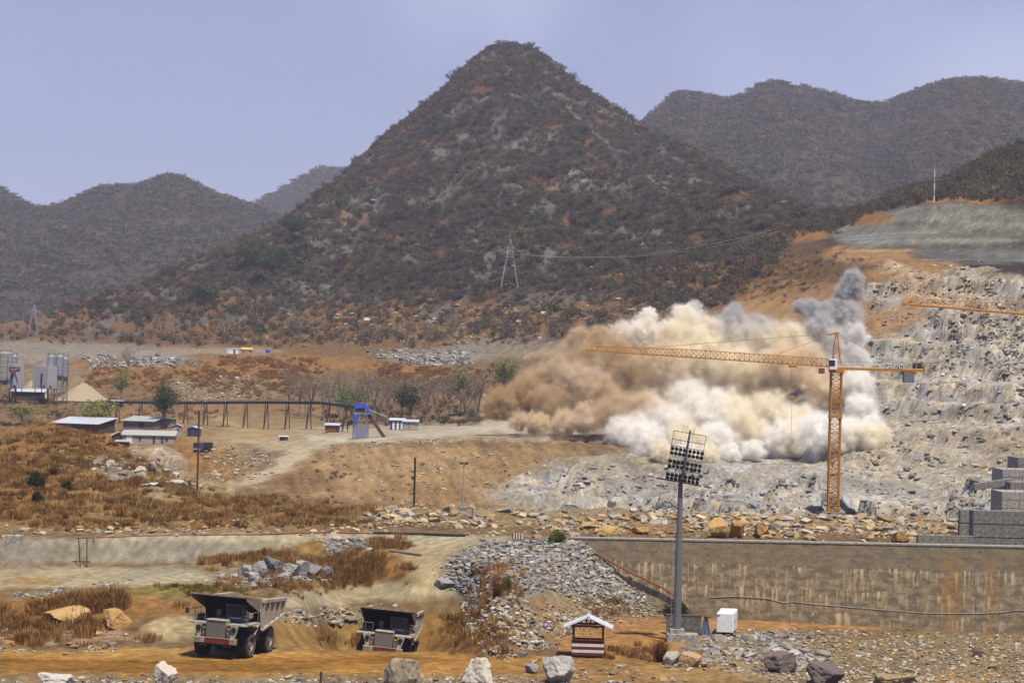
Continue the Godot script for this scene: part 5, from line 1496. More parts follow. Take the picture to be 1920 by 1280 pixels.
func build_container() -> void:
	var p := on_land(1360, 1192, 170.0)
	var t := thing("white_container", "white ribbed container on dark skids in front of the wall", "container", p + Vector3(0.35, 0, -2.4), -0.17)
	bx("skid", Vector3(-0.45, 0.12, 0), Vector3(0.18, 0.26, 4.4), M.dark_steel, t)
	bx("skid", Vector3(0.45, 0.12, 0), Vector3(0.18, 0.26, 4.4), M.dark_steel, t)
	bx("shell", Vector3(0, 1.1, 0), Vector3(1.46, 1.66, 4.6), M.white_paint, t, 0.04)
	for k in 9:
		bx("end_rib", Vector3(-0.6 + k * 0.15, 1.1, 2.31), Vector3(0.06, 1.5, 0.03), M.white_paint, t)
	for k in 3:
		var dr := bx("door", Vector3(0.74, 1.1, 1.5 - k * 1.45), Vector3(0.03, 1.45, 1.25), M.white_paint, t, 0.008)
		bx("handle", Vector3(0.77, 1.1, 1.95 - k * 1.45), Vector3(0.03, 0.2, 0.05), M.dark_steel, dr)
	bx("vent", Vector3(-0.55, 1.75, 2.335), Vector3(0.2, 0.12, 0.02), M.grille_grey, t)

func wall_image() -> ImageTexture:   # board-marked concrete with lime runs, dark mottles in rows and rust streaks
	var im := Image.create(1400, 220, false, Image.FORMAT_RGB8)
	var n1 := FastNoiseLite.new()
	n1.frequency = 0.03
	n1.seed = 51
	var n2 := FastNoiseLite.new()
	n2.frequency = 0.06
	n2.seed = 52
	var n3 := FastNoiseLite.new()
	n3.frequency = 0.012
	n3.seed = 53
	for y in 220:
		for x in 1400:
			var c := Color(0.56, 0.52, 0.44).lerp(Color(0.40, 0.37, 0.315), clampf(0.5 + 1.1 * n1.get_noise_2d(x * 0.8, y * 1.6) + 0.5 * n2.get_noise_2d(x * 2.2, y * 2.6), 0, 1))
			var lift := floorf((y + 4.0 * n3.get_noise_2d(x, 0)) / 27.0)   # one pour on top of the other
			c = c.lerp(Color(0.47, 0.44, 0.38), 0.5 if lift < 2.0 else 0.0)
			var seam := 1.0 - smoothstep(0.0, 2.2, absf(fposmod(y + 4.0 * n3.get_noise_2d(x, 0), 27.0) - 1.5))
			c = c.lerp(Color(0.3, 0.275, 0.24), 0.55 * seam * clampf(0.5 + 1.6 * n1.get_noise_2d(x * 1.4, lift * 40.0), 0, 1))
			var spot := smoothstep(0.2, 0.45, n2.get_noise_2d(x * 1.5, y * 1.8)) * clampf(0.35 + seam + 1.2 * n3.get_noise_2d(x * 2.0, y * 3.0), 0, 1)
			c = c.lerp(Color(0.26, 0.235, 0.21), 0.6 * spot)
			var down := fposmod(y + 9.0 * n1.get_noise_2d(x, 12.0), 54.0) / 54.0   # lime runs start at a seam and thin out below
			var run := smoothstep(0.05, 0.4, n2.get_noise_2d(x * 1.25 + 90.0, 40.0 * floorf((y + 9.0 * n1.get_noise_2d(x, 12.0)) / 54.0) + y * 0.06)) * (1.0 - 0.75 * down) * smoothstep(-0.2, 0.15, n3.get_noise_2d(x * 1.2, y + 300.0)) * smoothstep(46.0, 58.0, y)
			c = c.lerp(Color(0.82, 0.76, 0.63), 0.85 * run)
			c = c.lerp(Color(0.74, 0.68, 0.55), 0.55 * smoothstep(0.02, 0.3, n3.get_noise_2d(x * 1.7 + 500.0, y * 2.4)) * smoothstep(48.0, 64.0, y) * (1.0 - smoothstep(140.0, 190.0, y)) * clampf(0.45 + 1.5 * n2.get_noise_2d(x * 1.8, y * 0.35), 0, 1))
			var rusty := exp(-pow((x - 955.0 - 6 * n1.get_noise_2d(0, y * 2)) / 26.0, 2.0)) + 0.8 * exp(-pow((x - 1050.0) / 13.0, 2.0))
			c = c.lerp(Color(0.60, 0.42, 0.22), 0.6 * rusty * clampf(0.6 + n2.get_noise_2d(x, y * 0.4), 0, 1) * smoothstep(8.0, 40.0, y))
			var foot := smoothstep(165.0, 215.0, y + 16.0 * n1.get_noise_2d(x, 77))
			c = c.lerp(Color(0.52, 0.42, 0.32), 0.6 * foot * clampf(0.5 + 1.4 * n2.get_noise_2d(x, y), 0, 1))
			im.set_pixel(x, y, c)
	return ImageTexture.create_from_image(im)

func build_wall() -> void:
	var m := mat("wall_concrete", Color.WHITE, 0.93, 0.0, false)
	m.albedo_texture = wall_image()
	m.albedo_color = Color(1.0, 0.975, 0.92)
	var t := thing("retaining_wall", "long stained concrete retaining wall with a pale top edge", "wall")
	var steps := 28
	var arr := []
	arr.resize(Mesh.ARRAY_MAX)
	var v := PackedVector3Array()
	var uv := PackedVector2Array()
	var nn := PackedVector3Array()
	var x0 := wall_a.x - 0.3
	var x1 := wall_b.x + 22.0
	var dir := Vector2(wall_b.x - wall_a.x, wall_b.y - wall_a.y).normalized()
	var nrm := Vector3(dir.y, 0, dir.x)
	var ytop := func(x: float) -> float:
		return lerpf(at(1075, 1009, 225.0).y, at(1920, 1026, 213.0).y, (x - wall_a.x) / (wall_b.x - wall_a.x))
	for k in steps:
		for e in [[0, 0], [1, 1], [1, 0], [0, 0], [0, 1], [1, 1]]:
			var x: float = lerpf(x0, x1, (k + e[0]) / float(steps))
			var y: float = ytop.call(x) if e[1] else -1.2
			v.append(Vector3(x, y, -wall_d(x) + 0.55 + (0.0 if e[1] else 0.25)))
			uv.append(Vector2((x - x0) / (x1 - x0) * 1.25, 0.0 if e[1] else 1.0))
			nn.append(nrm)
	arr[Mesh.ARRAY_VERTEX] = v
	arr[Mesh.ARRAY_TEX_UV] = uv
	arr[Mesh.ARRAY_NORMAL] = nn
	var me := ArrayMesh.new()
	me.add_surface_from_arrays(Mesh.PRIMITIVE_TRIANGLES, arr)
	me.surface_set_material(0, m)
	inst("face", me, t)
	var ya: float = ytop.call(x0)
	var yb: float = ytop.call(x1)
	var za := -wall_d(x0)
	var zb := -wall_d(x1)
	var core := MB.new()
	core.hexa([Vector3(x0, -1.2, za - 0.6), Vector3(x1, -1.2, zb - 0.6), Vector3(x0, ya, za - 0.6), Vector3(x1, yb, zb - 0.6), Vector3(x0, -1.2, za + 0.5), Vector3(x1, -1.2, zb + 0.5), Vector3(x0, ya, za + 0.5), Vector3(x1, yb, zb + 0.5)] as Array[Vector3])
	part("core", core, M.concrete, t)
	var cop := MB.new()
	cop.hexa([Vector3(x0, ya, za - 0.62), Vector3(x1, yb, zb - 0.62), Vector3(x0, ya + 0.14, za - 0.62), Vector3(x1, yb + 0.14, zb - 0.62), Vector3(x0, ya, za + 0.6), Vector3(x1, yb, zb + 0.6), Vector3(x0, ya + 0.14, za + 0.6), Vector3(x1, yb + 0.14, zb + 0.6)] as Array[Vector3])
	part("top_edge", cop, M.pale_concrete, t)
	# pipes and cables
	var on_wall := func(u: float, vv: float, off: float) -> Vector3:
		var k := at(u, vv, 1.0)
		var d := 220.0
		for i in 6: d = wall_d(k.x * d) - 0.62 - off
		return Vector3(k.x * d, HC + (k.y - HC) * d, -d)
	var pts := []
	for q in [[1330, 1120], [1380, 1118], [1440, 1122], [1470, 1130], [1490, 1128], [1530, 1133], [1570, 1136], [1640, 1142], [1690, 1146], [1740, 1150], [1780, 1150], [1840, 1150], [1880, 1148], [1905, 1144], [1960, 1146]]:
		pts.append(on_wall.call(q[0], q[1], 0.1))
	tag(rods("wall_cable", [pts], 0.04, M.pale_concrete, self), "sagging cable strung along the foot of the concrete wall", "cable")
	pts = []
	for q in [[1085, 1020], [1130, 1044], [1180, 1072], [1240, 1100], [1275, 1122], [1295, 1150]]:
		pts.append(on_wall.call(q[0], q[1], 0.35))
	tag(rods("rusty_pipe", [pts], 0.1, M.rust, self), "rusty pipe running down the slope against the wall", "pipe")
	pts = []
	for q in [[1158, 1064], [1176, 1080], [1200, 1088], [1212, 1104], [1222, 1118], [1233, 1134]]:
		var g := on_land(q[0], q[1], 170.0)
		pts.append(g + Vector3(0, 0.12, 0))
	tag(rods("white_hose", [pts], 0.07, M.hose_white, self), "pale hose lying on the stony slope below the rusty pipe", "hose")

func crane_jib(t: Node3D, tip: Vector3, root: Vector3, wid: float, hgt: float, n: int) -> void:
	# a lattice jib of n bays' sections, two lower chords and one upper
	var ax := (root - tip).normalized()
	var side := ax.cross(Vector3.UP).normalized() * wid / 2
	for k in n:
		var a := tip.lerp(root, k / float(n))
		var b := tip.lerp(root, (k + 0.995) / float(n))
		var h0 := hgt * (0.55 + 0.45 * minf(1.0, k / 4.0))
		var h1 := hgt * (0.55 + 0.45 * minf(1.0, (k + 1) / 4.0))
		var s := MB.new()
		lattice(s, [a - side, a + Vector3(0, h0, 0), a + side], [b - side, b + Vector3(0, h1, 0), b + side], 5, 0.1, 0.05)
		s.bar(a - side, b - side, 0.15)
		part("jib_section", s, M.crane_yellow, t)
	var e := MB.new()
	e.box(tip, Vector3(1.2, 0.5, wid + 0.3))
	part("jib_tip", e, M.crane_yellow, t)

func build_cranes() -> void:
	var d := 428.0
	var base := at(1562, 968, d)
	base.y = land_y(base.x, d) - 0.5
	var t := thing("tower_crane", "yellow tower crane whose jib reaches across the dust cloud", "tower crane", base)
	var slew := at(1568, 694, d) - base
	slew.x = 0.0
	slew.z = 0.0
	bx("base_block", Vector3(0, 0.6, 0), Vector3(4, 1.6, 4), M.concrete, t)
	var n := 8
	var w := 0.92
	for k in n:
		var y0 := 1.0 + (slew.y - 1.0) * k / n
		var y1 := 1.0 + (slew.y - 1.0) * (k + 0.985) / n
		var b := MB.new()
		lattice(b, [Vector3(-w, y0, -w), Vector3(w, y0, -w), Vector3(w, y0, w), Vector3(-w, y0, w)], [Vector3(-w, y1, -w), Vector3(w, y1, -w), Vector3(w, y1, w), Vector3(-w, y1, w)], 4, 0.16, 0.065)
		part("mast_section", b, M.crane_yellow, t)
	bx("mast_collar", Vector3(0, slew.y * 0.69, 0), Vector3(2.3, 0.5, 2.3), M.crane_yellow, t)
	bx("slewing_ring", Vector3(0, slew.y + 0.1, 0), Vector3(2.5, 1.1, 2.5), M.crane_yellow, t, 0.1)
	var jy := slew.y + 1.1
	var hd := MB.new()
	lattice(hd, [Vector3(-0.75, jy, -0.75), Vector3(0.75, jy, -0.75), Vector3(0.75, jy, 0.75), Vector3(-0.75, jy, 0.75)], [Vector3(-0.25, jy + 5.4, -0.2), Vector3(0.05, jy + 5.4, -0.2), Vector3(0.05, jy + 5.4, 0.2), Vector3(-0.25, jy + 5.4, 0.2)], 4, 0.1, 0.05)
	hd.box(Vector3(-0.1, jy + 5.5, 0), Vector3(0.8, 0.4, 0.6))
	hd.bar(Vector3(-0.1, jy + 5.5, 0), Vector3(-1.9, jy + 5.1, 0), 0.1)
	part("tower_head", hd, M.crane_yellow, t)
	var tip := at(1107, 657, d) - base
	tip.z = -1.0
	var root := Vector3(-0.9, jy - 0.5, 0)
	crane_jib(t, tip, root, 1.3, 1.35, 10)
	# cab under the jib root
	var cab := bx("operator_cab", Vector3(-0.9, jy - 0.1, 1.7), Vector3(1.4, 1.9, 1.5), M.white_paint, t, 0.1)
	bx("window", Vector3(-1.1, jy + 0.15, 2.47), Vector3(1.0, 1.1, 0.03), M.dark_glass, cab)
	bx("window", Vector3(-1.62, jy + 0.15, 1.8), Vector3(0.03, 1.1, 1.0), M.dark_glass, cab)
	# counter-jib with deck, rails, ballast and winch
	var cj := Vector3(15.6, jy - 0.75, 0)
	bx("counter_jib", Vector3(8.0, jy - 0.75, 0), Vector3(15.6, 0.5, 1.7), M.crane_yellow, t, 0.06)
	var rl := []
	for z in [-0.85, 0.85]:
		rl.append([Vector3(1.0, jy + 0.45, z), Vector3(14.0, jy + 0.45, z)])
		for k in 8:
			rl.append([Vector3(1.0 + k * 1.85, jy - 0.5, z), Vector3(1.0 + k * 1.85, jy + 0.45, z)])
	rods("guard_rail", rl, 0.03, M.galvanized, t, 4)
	bx("counterweight", Vector3(12.9, jy - 2.0, 0), Vector3(1.9, 2.0, 1.6), M.dark_concrete, t, 0.05)
	bx("winch", Vector3(14.4, jy + 0.1, 0), Vector3(1.5, 1.1, 1.3), M.dark_steel, t, 0.15)
	var ap := MB.new()
	ap.bar(Vector3(14.2, jy - 0.5, 0.6), Vector3(14.2, jy + 1.5, 0.6), 0.08)
	ap.bar(Vector3(13.3, jy + 1.55, 0.6), Vector3(15.3, jy + 1.55, 0.6), 0.07)
	ap.box(Vector3(15.55, jy - 0.35, 0), Vector3(0.3, 0.9, 1.8))
	part("winch_frame", ap, M.crane_yellow, t)
	lettering("lettering", "POTAIN", 0.62, 0.02, Vector3(10.2, jy - 0.15, 0.9), M.black_paint, t)
	bx("name_board", Vector3(10.2, jy - 0.12, 0.87), Vector3(3.2, 0.8, 0.03), M.white_paint, t)
	var apex := Vector3(-0.1, jy + 5.5, 0)
	for q in [0.24, 0.76]:
		var e: Vector3 = root.lerp(tip, q) + Vector3(0, 1.3 if q < 0.5 else 1.2, 0)
		rods("tie_bar", [[apex, e]], 0.05, M.crane_yellow, t, 4)
	rods("tie_bar", [[apex, Vector3(11.5, jy - 0.4, 0.0)]], 0.05, M.crane_yellow, t, 4)
	# trolley, hoist rope and hook block
	var tr := at(1487, 687, d) - base
	tr.y = root.lerp(tip, (root.x - tr.x) / (root.x - tip.x)).y
	tr.z = 0.0
	bx("trolley", Vector3(tr.x, tr.y - 0.35, 0), Vector3(1.4, 0.5, 1.5), M.crane_yellow, t, 0.05)
	bx("trolley_winch", Vector3(-2.6, jy - 1.3, 0), Vector3(1.0, 0.9, 1.0), M.rust, t, 0.1)
	var hy := (at(1486, 745, d) - base).y
	rods("hoist_rope", [[Vector3(tr.x - 0.2, tr.y - 0.4, 0), Vector3(tr.x - 0.1, hy, 0)], [Vector3(tr.x + 0.2, tr.y - 0.4, 0), Vector3(tr.x + 0.1, hy, 0)]], 0.025, M.dark_steel, t, 4)
	var hb := MB.new()
	hb.slab([Vector3(tr.x - 0.55, hy + 0.35, -0.2), Vector3(tr.x + 0.55, hy + 0.35, -0.2), Vector3(tr.x + 0.35, hy - 0.25, -0.2), Vector3(tr.x - 0.35, hy - 0.25, -0.2)], Vector3(0, 0, 0.4))
	hb.ring(Vector3(tr.x, hy - 0.55, -0.08), Vector3.BACK, [[0, 0.18], [0, 0.3], [0.16, 0.3], [0.16, 0.18]], 12)
	part("hook_block", hb, M.crane_yellow, t)
	rods("sling", [[Vector3(tr.x, hy - 0.7, 0), Vector3(tr.x, (at(1484, 815, d) - base).y, 0)]], 0.035, M.crane_yellow, t, 4)
	# the second crane: only the end of its jib reaches into view
	d = 520.0
	var b2 := at(2150, 900, d)
	b2.y = land_y(b2.x, d) - 0.5
	var t2 := thing("tower_crane", "second yellow crane jib reaching in front of the quarried slope", "tower crane", b2)
	var tip2 := at(1700, 570, d) - b2
	tip2.z = 0.0
	var root2 := Vector3(-0.9, (at(2150, 608, d) - b2).y, 0)
	crane_jib(t2, tip2, root2, 1.5, 2.1, 9)
	rods("lower_chord", [[tip2, root2]], 0.26, M.crane_yellow, t2, 6)
	for k in 8:
		var m := MB.new()
		var y0 := root2.y * k / 8.0
		var y1 := root2.y * (k + 0.985) / 8.0
		lattice(m, [Vector3(-1, y0, -1), Vector3(1, y0, -1), Vector3(1, y0, 1), Vector3(-1, y0, 1)], [Vector3(-1, y1, -1), Vector3(1, y1, -1), Vector3(1, y1, 1), Vector3(-1, y1, 1)], 4, 0.14, 0.06)
		part("mast_section", m, M.crane_yellow, t2)
	rods("tie_bar", [[Vector3(0, root2.y + 7.0, 0), root2.lerp(tip2, 0.8) + Vector3(0, 1.5, 0)]], 0.06, M.crane_yellow, t2, 4)

func build_concrete_blocks() -> void:
	var block := func(called: String, label: String, ua: float, ub: float, vt: float, d: float, deep: float, base: float, m: Material, ribs: int) -> void:
		var a := at(ua, vt, d)
		var b := at(ub, vt + (ub - ua) * 0.0245, d)
		var t := thing(called, label, "concrete block", Vector3(a.x, base, -d))
		var h := a.y - base
		bx("body", Vector3((b.x - a.x) / 2, h / 2, -deep / 2), Vector3(b.x - a.x, h, deep), m, t)
		for k in ribs:
			bx("form_joint", Vector3((k + 0.5) * (b.x - a.x) / ribs, h / 2, 0.02), Vector3(0.05, h - 0.1, 0.06), m, t)
		if ribs > 0:
			for k in 12:
				rods("rebar", [[Vector3((k + 0.5) * (b.x - a.x) / 12.0, h - 0.1, -0.5), Vector3((k + 0.5) * (b.x - a.x) / 12.0 + 0.05, h + 0.9 + 0.3 * (k % 3), -0.5)]], 0.05, M.rust, t, 4)
		for k in 3:
			if h * (0.3 + k * 0.3) > 1.0:
				bx("lift_joint", Vector3((b.x - a.x) / 2, h - 1.2 - k * 1.3, 0.02), Vector3(b.x - a.x, 0.04, 0.05), m, t)
	block.call("concrete_pier", "big smooth grey concrete pier standing behind the wall", 1826, 2080, 957, 232.0, 2.0, 4.5, M.dark_concrete, 0)
	block.call("concrete_pier", "short pale concrete end wall beside the big pier", 1801, 1824, 956, 238.0, 1.0, 4.5, M.concrete, 0)
	block.call("low_kerb_wall", "low brown-stained kerb wall between the boulders and the big pier", 1722, 1826, 1003, 229.0, 1.0, 5.0, M.concrete, 0)
	block.call("concrete_monolith", "ribbed concrete monolith, lowest of the stepped blocks", 1880, 2080, 922, 385.0, 9.0, -9.0, M.pale_concrete, 9)
	block.call("concrete_monolith", "plain concrete monolith, second of the stepped blocks", 1896, 2080, 904, 396.0, 9.0, -9.0, M.concrete, 4)
	block.call("concrete_monolith", "ribbed brownish monolith, third of the stepped blocks", 1881, 2080, 880, 408.0, 9.0, -9.0, M.pale_concrete, 8)
	block.call("concrete_monolith", "highest of the stepped blocks, with a dark edge", 1910, 2080, 858, 422.0, 9.0, -9.0, M.concrete, 3)
	var a := at(1828, 907, 400.0)
	var b := at(1900, 897, 400.0)
	var s := MB.new()
	s.hexa([a + Vector3(0, -1.1, -2), b + Vector3(0, -1.1, -2), a + Vector3(0, 0, -2), b + Vector3(0, 0, -2), a + Vector3(0, -1.1, 0), b + Vector3(0, -1.1, 0), a, b] as Array[Vector3])
	tag(part("footbridge", s, M.concrete, self), "sloping concrete walkway leading to the stepped blocks", "walkway")
	var fr := thing("pier_scaffold", "dark red steel posts at the edge of the big pier", "steel frame", at(1818, 1010, 234.0))
	for k in 3:
		rods("post", [[Vector3(k * 0.2, -1.0, 0), Vector3(k * 0.2, 2.7, 0)]], 0.05, M.barn_red, fr)
	rods("rail", [[Vector3(0, 2.7, 0), Vector3(1.0, 2.75, 0)]], 0.04, M.red_paint, fr)
	# bits along the upper road
	var p := on_land(24, 1019, 200.0)
	var cb := thing("concrete_cube", "squat pale concrete block on the road shoulder", "concrete block", p)
	bx("body", Vector3(0, 0.38, -0.5), Vector3(1.42, 0.8, 1.0), M.pale_concrete, cb, 0.04)
	bx("lifting_eye", Vector3(0, 0.8, -0.5), Vector3(0.3, 0.08, 0.08), M.dark_steel, cb)
	p = on_land(155, 1063, 190.0)
	var g := thing("post_frame", "two thin dark posts joined by a bar beside the road", "post frame", p)
	rods("post", [[Vector3(-0.25, -0.2, 0), Vector3(-0.5, 2.75, 0)]], 0.05, M.dark_steel, g)
	rods("post", [[Vector3(0.35, -0.2, 0), Vector3(0.3, 2.75, 0)]], 0.05, M.dark_steel, g)
	rods("crossbar", [[Vector3(-0.75, 2.72, 0), Vector3(0.95, 2.8, 0), Vector3(0.93, 2.25, 0)]], 0.055, M.rust, g)
	p = on_land(970, 1013, 215.0)
	var br := thing("striped_barrier", "small red and white striped barrier at the top of the ramp", "barrier", p)
	for k in 8:
		bx("stripe", Vector3(-0.44 + k * 0.125, 0.4, 0), Vector3(0.12, 0.55, 0.08), M.red_paint if k % 2 == 0 else M.plank_white, br)
	bx("foot", Vector3(-0.3, 0.06, 0), Vector3(0.1, 0.14, 0.4), M.dark_steel, br)
	bx("foot", Vector3(0.3, 0.06, 0), Vector3(0.1, 0.14, 0.4), M.dark_steel, br)
	rods("arm", [[Vector3(0.55, 0.35, 0), Vector3(2.6, 0.05, 0)]], 0.06, M.rust, br)
	for q in [["steel_pipe", "long dark pipe along the far edge of the ramp road", [[700, 1001], [790, 1003], [872, 1006]], 0.14, "dark_steel"], ["steel_pipe", "thin rusty pipe along the top of the concrete apron", [[180, 1009], [330, 1004], [480, 1003], [610, 999], [700, 1001]], 0.07, "rust"], ["steel_pipe", "short pale pipe on the grassy bend of the ramp", [[730, 1034], [790, 1042]], 0.12, "rim_steel"]]:
		var pts := []
		for e in q[2]:
			pts.append(on_land(e[0], e[1], 190.0) + Vector3(0, q[3] * 0.8, 0))
		tag(rods(q[0], [pts], q[3], M[q[4]], self), q[1], "pipe")
	for q in [[609, 1004, 16, "rust", "rusty stub post on the concrete apron"], [1642, 974, 22, "red_paint", "thin red marker post on the riprap below the crane"], [886, 955, 20, "rust", "thin brown marker post on the riprap crest"], [518, 962, 10, "red_paint", "short red marker post in the dry grass"]]:
		var o := on_land(q[0], q[1], 190.0, 300.0)
		var m := thing("marker_post", q[4], "post", o)
		var hh: float = q[2] * -o.z / F
		rods("stake", [[Vector3(0, -0.2, 0), Vector3(0, hh, 0)]], 0.05, M[q[3]], m)
		bx("cap", Vector3(0, hh, 0), Vector3(0.16, 0.1, 0.12), M[q[3]], m)
	p = on_land(600, 1290, 165.0)
	var wp := thing("wooden_stake", "broken wooden stake with a wire at the near edge of the haul road", "stake", p)
	rods("stake", [[Vector3(0, -0.2, 0), Vector3(0.05, 1.15, 0)]], 0.09, M.wood_brown, wp)
	rods("wire", [[Vector3(0.05, 1.0, 0), Vector3(2.2, 0.5, 0)]], 0.012, M.rust, wp)
	# poles
	for q in [[369, 930, 160, "wood_brown", "slim wooden pole beside the bend of the dirt road", 0], [776, 952, 100, "dark_steel", "dark pole with brackets in front of the tan slope", 1], [868, 952, 92, "galvanized", "pale lamp pole with floodlights in front of the tan slope", 2]]:
		var o := on_land(q[0], q[1], 230.0, 340.0)
		var hh: float = q[2] * -o.z / F
		var m := thing("utility_pole", q[4], "pole", o)
		rods("pole", [[Vector3(0, -0.5, 0), Vector3(0, hh, 0)]], 0.12 if q[5] < 2 else 0.09, M[q[3]], m, 8)
		if q[5] == 1:
			bx("bracket", Vector3(-0.15, hh * 0.62, 0), Vector3(0.4, 0.35, 0.3), M.dark_steel, m)
			bx("foot_block", Vector3(0, 0.2, 0), Vector3(0.9, 0.6, 0.9), M.barn_red, m)
		if q[5] == 2:
			rods("arm", [[Vector3(-0.45, hh, 0), Vector3(0.45, hh, 0)]], 0.05, M.galvanized, m)
			for x in [-0.4, -0.15, 0.15, 0.4]:
				bx("floodlight", Vector3(x, hh + 0.12, 0.1), Vector3(0.2, 0.22, 0.18), M.dark_steel, m)
			bx("foot_block", Vector3(0, 0.3, 0), Vector3(0.9, 0.6, 0.7), M.concrete, m)
		if q[5] == 0:
			rods("crossarm", [[Vector3(-0.5, hh - 0.4, 0), Vector3(0.5, hh - 0.4, 0)]], 0.05, M.wood_brown, m)

# a plain hut: walls, pitched or lean-to roof, doors and windows given as [x, y, width, height, material]
func hut(called: String, label: String, u: float, v: float, w: float, h: float, deep: float, d0: float, wall: Material, roof: Material, openings: Array, turn := 0.0, pitch := 0.25, over := 0.35, gable := false) -> Node3D:
	var p := on_land(u, v, d0)
	var t := thing(called, label, "building", p, turn)
	bx("wall", Vector3(0, h / 2 - 0.15, -deep / 2), Vector3(w, h + 0.3, deep), wall, t)
	var b := MB.new()
	if gable:
		for s in [-1.0, 1.0]:
			b.hexa([Vector3(0, h + pitch * w / 2, -deep - over), Vector3(s * (w / 2 + over), h - pitch * over, -deep - over), Vector3(0, h + pitch * w / 2 + 0.1, -deep - over), Vector3(s * (w / 2 + over), h - pitch * over + 0.1, -deep - over), Vector3(0, h + pitch * w / 2, over), Vector3(s * (w / 2 + over), h - pitch * over, over), Vector3(0, h + pitch * w / 2 + 0.1, over), Vector3(s * (w / 2 + over), h - pitch * over + 0.1, over)] as Array[Vector3])
		var g := MB.new()
		g.slab([Vector3(-w / 2, h, -0.02), Vector3(w / 2, h, -0.02), Vector3(0, h + pitch * w / 2, -0.02)], Vector3(0, 0, -0.1))
		part("gable", g, wall, t)
	else:
		b.hexa([Vector3(-w / 2 - over, h + pitch * deep, -deep - over), Vector3(w / 2 + over, h + pitch * deep, -deep - over), Vector3(-w / 2 - over, h + pitch * deep + 0.1, -deep - over), Vector3(w / 2 + over, h + pitch * deep + 0.1, -deep - over), Vector3(-w / 2 - over, h - pitch * over, over), Vector3(w / 2 + over, h - pitch * over, over), Vector3(-w / 2 - over, h - pitch * over + 0.1, over), Vector3(w / 2 + over, h - pitch * over + 0.1, over)] as Array[Vector3])
		for k in int(w / 1.2):   # standing seams
			var x := -w / 2 + (k + 0.5) * 1.2
			b.bar(Vector3(x, h - pitch * over + 0.13, over), Vector3(x, h + pitch * deep + 0.13, -deep - over), 0.04)
		bx("back_wall", Vector3(0, (h + pitch * deep) / 2, -deep + 0.06), Vector3(w - 0.02, h + pitch * deep - 0.02, 0.1), wall, t)
	part("roof", b, roof, t)
	for o in openings:
		var tall: bool = o[1] - o[3] / 2 < 0.3
		var e := bx("door" if tall else "window", Vector3(o[0], o[1], 0.03), Vector3(o[2], o[3], 0.06), o[4], t)
		if tall: bx("handle", Vector3(o[0] + o[2] * 0.35, o[1], 0.08), Vector3(0.06, 0.16, 0.05), M.galvanized, e)
		else: bx("frame", Vector3(o[0], o[1] - o[3] / 2, 0.06), Vector3(o[2] + 0.15, 0.08, 0.1), M.pale_concrete, e)
	return t

